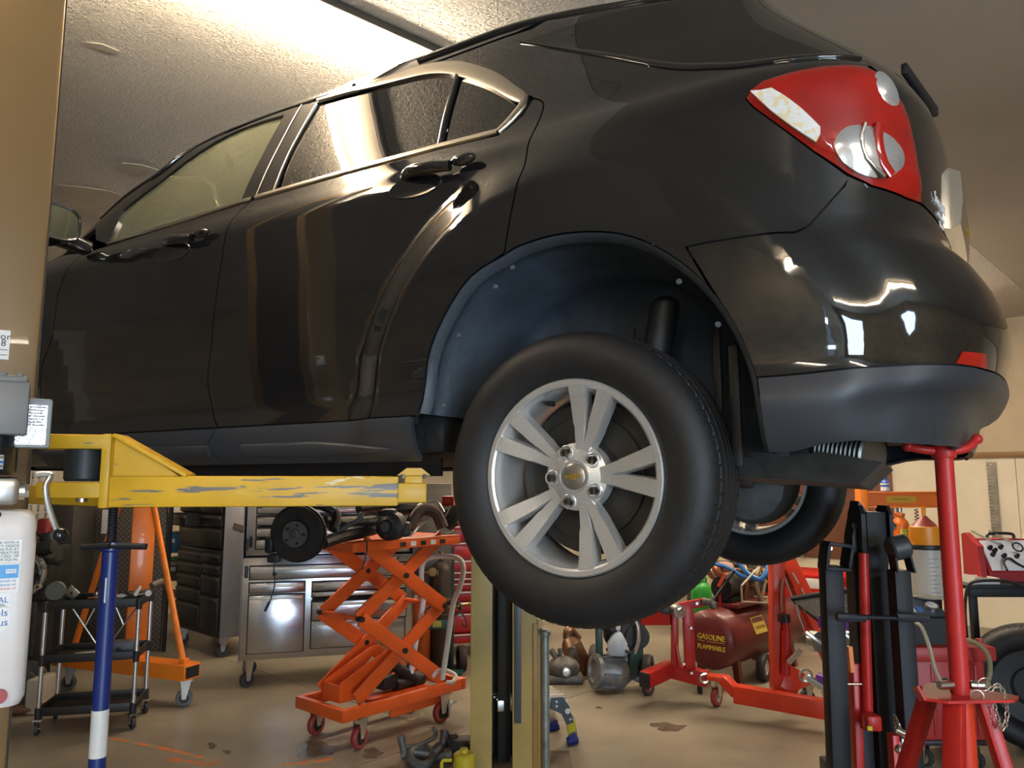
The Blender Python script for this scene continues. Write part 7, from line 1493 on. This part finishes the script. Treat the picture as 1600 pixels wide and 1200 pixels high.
wb(b_, 'short_chain', M_steel, tj, kind='stuff'); b_ = MB(); b_.box((at(1410, 1150, 2.5)[0], 2.52, .04), (.18, .3, .08), .01); wb(b_, 'base', M_red, tj)
# purple jack and chrome parts seen between the black legs
pj = wthing('transmission_jack', 'purple jack with grey casters seen between the black crane legs', 'jack', (at(1318, 1000, 4.05)[0], 4.05, 0)); M_pur = mat('purple enamel', (.13, .022, .20), .4)
barpx(pj, 'column', (1322, 1075, 4.05), (1320, 968, 4.05), .09, .08, M_pur, up=Y_); barpx(pj, 'arm', (1280, 970, 4.1), (1335, 980, 4.0), .05, .06, M_pur)
barpx(pj, 'leg', (1275, 1060, 4.1), (1340, 1085, 4.0), .07, .06, M_pur); b_ = MB(); b_.box((at(1318, 1000, 4.05)[0], 4.1, .07), (.16, .3, .10), .01); wb(b_, 'base', M_black, pj)
for x, y, Y in ((1328, 1000, 3.98), (1275, 1002, 4.05)): b_ = MB(); q = Vector(at(x, y, Y)); b_.lathe([(0, -.02), (.05, -.02), (.05, .02), (0, .02)], 20, q, (.5, -1, 0)); b_.bar(q+V(-.06, -.03, .05), q+V(.02, -.03, -.01), .02, .03, Y_, .004); wb(b_, 'caster_wheel', M_zinc, pj)
for x, y, Y in ((1275, 1070, 4.05), (1325, 1112, 3.95), (1395, 1100, 3.9)): b_ = MB(); q = Vector(at(x, y, Y)); b_.cyl(q+V(-.05, 0, .04), q+V(.06, 0, -.03), .018, n=10); b_.lathe([(0, -.015), (.03, -.015), (.03, .015), (0, .015)], 14, q+V(.06, 0, -.04), (0, 1, 0)); b_.torus(q+V(-.05, 0, .045), .03, .007, (0, 1, 0), 16, 6); wb(b_, 'chrome_clamp', M_zinc, pj)
# black perforated seat tray
sq_ = wthing('creeper_seat', 'black perforated seat tray sticking out left of the black crane', 'seat', at(1290, 960, 4.6)); b_ = MB(); P4 = [Vector(at(*p)) for p in ((1236, 936, 4.75), (1330, 922, 4.55), (1345, 960, 4.4), (1320, 1002, 4.35), (1275, 965, 4.5))]
nn_ = (P4[1]-P4[0]).cross(P4[3]-P4[0]).normalized(); nn_ = nn_ if nn_.y > 0 else -nn_; k = len(P4); b_.add(P4+[p+nn_*.04 for p in P4], [tuple(range(k)), tuple(range(2*k-1, k-1, -1))]+[(i, (i+1) % k, k+(i+1) % k, k+i) for i in range(k)]); st2 = wb(b_, 'pan', M_rub, sq_, angle=20)
b_ = MB()
for i in range(12): q = P4[0]+(P4[1]-P4[0])*(i/12)+(P4[4]-P4[0])*.25; b_.bar(q-nn_*.003, q+(P4[2]-P4[1])*.45-nn_*.003, .006, .004, nn_)
wb(b_, 'perforations', mat('slot grey', (.055, .06, .065), .5), st2, kind='stuff'); b_ = MB(); b_.bar(P4[0], P4[1], .03, .03, nn_, .01); wb(b_, 'rolled_edge', M_blackm, sq_); q = (P4[0]+P4[2])/2; b_ = MB(); q = Vector(at(1308, 960, 4.55)); b_.cyl((q.x, q.y, 0.05), (q.x, q.y, q.z-.02), .02, n=14); b_.box((q.x, q.y, .03), (.1, .3, .06), .01); wb(b_, 'pedestal', M_blackm, sq_)
# red low parts washer behind
t = wthing('parts_washer', 'long red steel parts washer in front of the brown board', 'washer', (at(1290, 900, 7.6)[0], 7.8, 0)); a, b = Vector(at(1235, 893, 7.7)), Vector(at(1340, 905, 7.3)); b_ = MB(); dd = V(b.x-a.x, b.y-a.y, 0).normalized(); RR = Matrix((dd, V(-dd.y, dd.x, 0), Z_)).transposed(); ctr = (a+b)/2; Lw = 1.1
b_.box(V(ctr.x, ctr.y+.3, a.z/2+.03), (Lw, .55, a.z-.16), .01, RR); wb(b_, 'tub', M_red, t); b_ = MB(); b_.box(V(ctr.x, ctr.y+.3, a.z-.03), (Lw+.06, .60, .05), .008, RR); wb(b_, 'rim', M_red, t)
b_ = MB(); q = Vector(at(1272, 912, 7.3)); b_.box(q, (.16, .01, .09), .002, RR); wb(b_, 'paper_label', M_paper, t)
for sx in (-.45, .45): b_ = MB(); q = V(ctr.x, ctr.y+.3, 0)+dd*sx; b_.box((q.x, q.y, .06), (.06, .4, .12), .004, RR); wb(b_, 'leg', M_black, t)
# ---------------------------------------------------------------- red service cart with black machine and clear fluid tank
RYc = 4.35
rc = wthing('service_cart', 'red plastic service cart on casters behind the tripod stand', 'cart', (at(1498, 1100, RYc)[0], RYc+.2, 0))
M_rp = mat('red moulded plastic', (.40, .030, .028), .45, var=(4, .1)); xa, xb_ = at(1432, 1080, RYc)[0], at(1545, 1080, RYc)[0]; zt, zb = zpx(1030, RYc), zpx(1160, RYc)
b_ = MB(); b_.box(((xa+xb_)/2, RYc+.24, (zt+zb)/2), (xb_-xa, .46, zt-zb), .025); wb(b_, 'body', M_rp, rc)
b_ = MB(); zr_ = zpx(1012, RYc); b_.box(((xa+xb_)/2+.01, RYc+.24, (zr_+zt)/2), (xb_-xa+.07, .54, zr_-zt+.02), .018); wb(b_, 'top_tray', M_rp, rc)
for x in (.25, .62, .85): b_ = MB(); b_.box((xa+(xb_-xa)*x, RYc+.008, (zt+zb)/2), (.02, .012, zt-zb-.06), .004); wb(b_, 'panel_rib', M_rp, rc)
b_ = MB(); b_.box(((xa+xb_)/2, RYc+.24, zb-.012), (xb_-xa-.02, .44, .03), .008); wb(b_, 'base', M_black, rc)
for x, y in ((xa+.06, RYc+.08), (xb_-.08, RYc+.04), (xa+.06, RYc+.42), (xb_-.04, RYc+.42)): caster(rc, (x, y), .05, .035, 2.2, M_castw, M_zinc, top=zb-.02)
b_ = MB(); q = Vector(at(1530, 1003, RYc+.1)); b_.lathe([(0, .02), (.018, .018), (.022, .0), (.022, -.05), (0, -.05)], 14, q); wb(b_, 'red_knob', M_rp, rc)
mc_ = wthing('service_machine', 'black service machine with gauge on top of the red cart', 'machine', (at(1450, 1000, RYc)[0], RYc+.2, zr_)); xm0, xm1 = at(1415, 980, RYc)[0], at(1490, 980, RYc)[0]; zm = zpx(948, RYc)
b_ = MB(); b_.prism([(0, zr_+.008), (.40, zr_+.008), (.40, zm+.02), (.16, zm+.02), (0, zm-.07)], (xm0, RYc+.03, 0), Y_, Z_, X_, xm1-xm0); wb(b_, 'housing', M_black, mc_)
pn_ = V(0, -.49, .87); pu = V(0, .87, .49); pc_ = V((xm0+xm1)/2, RYc+.03+.08, zm-.025); RP = Matrix((X_, pu, pn_)).transposed()
b_ = MB(); b_.box(pc_+pn_*.004, (xm1-xm0-.02, .15, .004), 0, RP); pl_ = wb(b_, 'panel', mat('dark panel', (.05, .06, .08), .4), mc_)
for dx, w_, m in ((-.10, .05, M_redink), (-.05, .04, mat('pale blue patch', (.30, .42, .55), .5)), (.0, .03, M_blueink)): b_ = MB(); b_.box(pc_+pn_*.007+X_*dx-pu*.02, (w_, .045, .003), 0, RP); wb(b_, 'panel_patch', m, pl_)
b_ = MB(); b_.lathe([(0, 0), (.036, 0), (.036, .012), (.030, .014), (0, .014)], 22, pc_+X_*.075+pn_*.006, pn_); ga = wb(b_, 'gauge_rim', M_zinc, mc_); b_ = MB(); b_.lathe([(0, .016), (.029, .016)], 22, pc_+X_*.075+pn_*.006, pn_); wb(b_, 'gauge_face', M_paper, ga); b_ = MB(); b_.bar(pc_+X_*.075+pn_*.023, pc_+X_*.055+pu*.015+pn_*.023, .002, .002); wb(b_, 'gauge_needle', M_ink, ga)
for dx in (-.115, -.085): b_ = MB(); q = pc_+X_*dx+pu*.05+pn_*.005; b_.cyl(q, q+pn_*.025, .012, n=12); wb(b_, 'knob', M_black, mc_)
b_ = MB(); b_.tube(spl([at(1427, 972, 4.2), at(1440, 980, 4.15), at(1452, 1010, 4.1), at(1461, 1045, 4.1), at(1472, 1068, 4.1)], 6), .0095, 8); ths = wthing('drain_hose', 'pale clear hose curving down from the black service machine', 'hose', at(1452, 1010, 4.1)); wb(b_, 'hose', mat('cloudy hose', (.42, .38, .27), .4), ths)
b_ = MB(); b_.cyl(at(1472, 1066, 4.1), at(1452, 1072, 4.1), .014, n=12); b_.cyl(at(1480, 1064, 4.1), at(1472, 1066, 4.1), .018, n=12); b_.tube(spl([at(1452, 1072, 4.1), at(1443, 1076, 4.1), at(1437, 1072, 4.1)], 4), .005, 6); wb(b_, 'nozzle', M_rub, ths)
b_ = MB(); b_.tube(spl([at(1500, 998, 4.3), at(1525, 1005, 4.25), at(1543, 1022, 4.2), at(1547, 1050, 4.2), at(1540, 1075, 4.2)], 6), .013, 8); t2 = wthing('drain_hose', 'olive hose hanging over the right side of the red cart', 'hose', at(1540, 1040, 4.2)); wb(b_, 'hose', mat('olive hose', (.26, .23, .13), .4), t2)
# fluid tank
q = Vector(at(1452, 935, RYc+.20)); rt = .087; z0 = zm+.021; z1 = zpx(858, RYc+.2); ft = wthing('fluid_tank', 'tall clear fluid tank with orange funnel cap on the black machine', 'tank', (q.x, q.y, z0))
b_ = MB(); b_.lathe([(0, z0), (rt, z0), (rt, z1), (rt-.004, z1), (rt-.004, z0+.004), (0, z0+.004)], 32, (q.x, q.y, 0)); ck_b = wb(b_, 'cylinder', mat('frosted clear plastic', (.66, .63, .56), .35, alpha=.55), ft)
b_ = MB(); b_.lathe([(rt+.002, 0), (rt+.004, .004), (rt+.004, .024), (rt+.002, .028)], 32, (q.x, q.y, z1)); wb(b_, 'black_band', M_black, ft)
z2_ = zpx(823, RYc+.2); b_ = MB(); b_.lathe([(0, 0), (rt, 0), (rt+.001, .004), (rt-.004, z2_-z1-.026), (rt-.01, z2_-z1-.022), (0, z2_-z1-.022)], 32, (q.x, q.y, z1+.026)); wb(b_, 'orange_cap', mat('orange plastic cap', (.80, .27, .01), .4), ft)
b_ = MB(); hh_ = zpx(806, RYc+.2)-z2_; b_.lathe([(rt-.014, .004), (rt-.02, .008), (.014, hh_), (0, hh_)], 28, (q.x, q.y, z2_)); wb(b_, 'funnel_cone', mat('dull red cone', (.32, .05, .035), .4), ft); b_ = MB(); b_.lathe([(0, 0), (.011, 0), (.013, .05), (.010, .055), (0, .055)], 14, (q.x, q.y, z2_+hh_-.004)); wb(b_, 'spout', mat('orange plastic cap'), ft)
for i in range(9):
    zz = z0+(z1-z0)*(.14+.085*i); w_ = .05 if i % 2 == 0 else .03; th = np.linspace(-.35, -.35+w_/rt, 5); b_ = MB(); vs = []
    for t_ in th:
        for d_ in (-.0012, .0012): vs.append((q.x+(rt+.0006)*math.sin(t_), q.y-(rt+.0006)*math.cos(t_), zz+d_))
    b_.add(vs, [(2*k_, 2*k_+2, 2*k_+3, 2*k_+1) for k_ in range(4)]); wb(b_, 'graduation', M_ink, ck_b)
    if i % 2 == 0 and i > 0: wtext('graduation_print', ('', '1 L', '2 L', '3 L', '4 L')[i//2], .017, M_ink, ck_b, (q.x+.042, q.y-.088, zz), X_, Z_)
b_ = MB(); b_.tube([V(q.x+.10*math.cos(t_), q.y-.04+.07*math.sin(t_), z0+.012+.006*math.sin(2*t_)) for t_ in np.linspace(0, 2*PI, 28, endpoint=False)], .008, 8, closed=True); t2 = wthing('clear_hose', 'pale hose looped round the foot of the clear fluid tank', 'hose', (q.x, q.y, z0)); wb(b_, 'loop', mat('cloudy hose'), t2)
# ---------------------------------------------------------------- black table with red tester, wall side
BTY = 5.05
tb = wthing('side_table', 'black steel side table carrying the red tester at the right', 'table', (at(1580, 950, BTY)[0], BTY+.2, 0)); zt = zpx(914, BTY); xl_ = at(1508, 914, BTY)[0]; TWd = .75
b_ = MB(); b_.box((xl_+TWd/2, BTY+.25, zt-.012), (TWd, .50, .025), .003); wb(b_, 'top', M_blackm, tb); b_ = MB(); b_.box((xl_+TWd/2, BTY+.02, zt-.05), (TWd-.06, .03, .055), .003); wb(b_, 'apron', M_blackm, tb)
for x in (xl_+.06, xl_+TWd-.05):
    for y in (.03, .45): b_ = MB(); b_.box((x, BTY+y, zt/2-.02), (.04, .04, zt-.04), .003); wb(b_, 'leg', M_blackm, tb)
b_ = MB(); b_.box((xl_+TWd/2, BTY+.25, .28), (TWd-.06, .42, .02), .003); wb(b_, 'shelf', M_blackm, tb)
tr = wthing('parts_tray', 'white shallow tray on the black side table', 'tray', at(1535, 908, BTY+.06)); a, b = Vector(at(1524, 912, BTY+.03)), Vector(at(1562, 912, BTY+.03)); b_ = MB(); w_ = b.x-a.x; c_ = V((a.x+b.x)/2, BTY+.12, zt+.02)
b_.box(c_-Z_*.016, (w_, .18, .006)); 
for sx, sy, dx, dy in ((0, -.09, w_, .006), (0, .09, w_, .006), (-w_/2, 0, .006, .18), (w_/2, 0, .006, .18)): b_.box(c_+V(sx, sy, 0), (dx, dy, .038))
wb(b_, 'shell', M_wht, tr)
te = wthing('battery_tester', 'red electrical tester with white dial panel on the black side table', 'tester', at(1580, 900, BTY+.15)); xt = at(1550, 900, BTY+.12)[0]; b_ = MB(); b_.prism([(0, zt+.002), (.24, zt+.002), (.24, zt+.27), (.14, zt+.27), (0, zt+.06)], (xt, BTY+.14, 0), Y_, Z_, X_, .34); wb(b_, 'case', mat('maroon red case', (.34, .02, .025), .45), te)
b_ = MB(); b_.prism([(0, 0), (.20, 0), (.20, .27), (.16, .28), (.02, .20)], (xt-.045, BTY+.16, zt+.03), Y_, Z_, X_, .04); wb(b_, 'lid', mat('maroon red case'), te)
fn = V(0, -.21, .14).cross(X_).normalized(); fu = V(0, .14, .21).normalized(); fn = V(0, -fu.z, fu.y); fc_ = V(xt+.175, BTY+.21, zt+.165); RF = Matrix((X_, fu, fn)).transposed()
b_ = MB(); b_.box(fc_+fn*.004, (.31, .225, .006), .002, RF); pl_ = wb(b_, 'white_panel', mat('white panel', (.80, .79, .80), .4), te)
M_knob = mat('black knob', (.012, .012, .016), .35)
for dx, du in ((-.11, .05), (-.11, .0), (-.035, .055), (-.04, -.01), (.045, -.012), (-.085, .03)): b_ = MB(); q = fc_+X_*dx+fu*du+fn*.007; b_.lathe([(0, .028), (.011, .028), (.013, .02), (.016, .0), (0, 0)], 14, q, fn); wb(b_, 'knob', M_knob, pl_)
b_ = MB(); q = fc_+X_*.085+fu*.06+fn*.007; b_.torus(q, .032, .006, fn, 22, 8); wb(b_, 'dial_rim', M_black, pl_); b_ = MB(); b_.bar(q, q+X_*.015+fu*.018, .003, .002); wb(b_, 'dial_needle', M_ink, pl_)
for dx, du, t_ in ((-.035, .085, 'VOLTS'), (.045, .02, 'LOAD'), (.10, -.085, 'AMPS')): wtext('panel_print', t_, .016, M_ink, pl_, fc_+X_*dx+fu*du+fn*.008, X_, fu)
b_ = MB(); q = fc_+fu*.125; b_.tube(spl([q+X_*-.09+fn*.0, q+X_*-.075+Z_*.035, q+X_*.075+Z_*.035, q+X_*.09], 5), .010, 8); wb(b_, 'handle', M_black, te)
for dx in (-.05, .07): b_ = MB(); q = fc_+X_*dx+fu*.09+fn*.01; b_.tube(spl([q+V(-.14, .04, .08), q+V(-.06, .01, .03), q], 4), .007, 8); wb(b_, 'test_lead', mat('pale lead', (.50, .44, .30), .5), te)
b_ = MB(); q = fc_-fu*.06+fn*.03; b_.tube(spl([q+X_*-.09-Z_*.05-Y_*.06, q+X_*-.07, q+X_*-.03+Z_*.02, q+X_*.03-Z_*.02, q+X_*.15-Z_*.08], 5), .008, 8); wb(b_, 'test_lead', M_rub, te)
cb_ = MB(); cb_.tube(spl([at(1600, 916, 5.0), at(1570, 908, 4.98), at(1530, 908, 4.98), at(1513, 916, 5.0), at(1508, 950, 5.02), at(1511, 1000, 5.02), at(1516, 1040, 5.05)], 6), .0095, 8); t2 = wthing('power_cable', 'black cable hanging over the left edge of the side table', 'cable', at(1510, 960, 5.0)); wb(cb_, 'cable', M_rub, t2)
# spare tyre
ty = wthing('spare_tyre', 'loose black tyre standing on the floor under the side table', 'tyre', (0, 0, 0)); tyc = Vector(at(1618, 1080, 4.6)); tyc.z = .356; ty.location = (tyc.x, tyc.y, 0)
o = bpy.data.objects.new('casing', TY); link(o, ty); o.location = (0, 0, .356); o.rotation_euler = (.0, 0, math.radians(150))
MB().lathe([(0, -.10), (.10, -.10), (.12, -.07), (.21, -.06), (.232, -.012), (.232, -.19), (0, -.19)], 40, (0, 0, 0), (0, 1, 0)).build('wheel_disc', M_black, o)
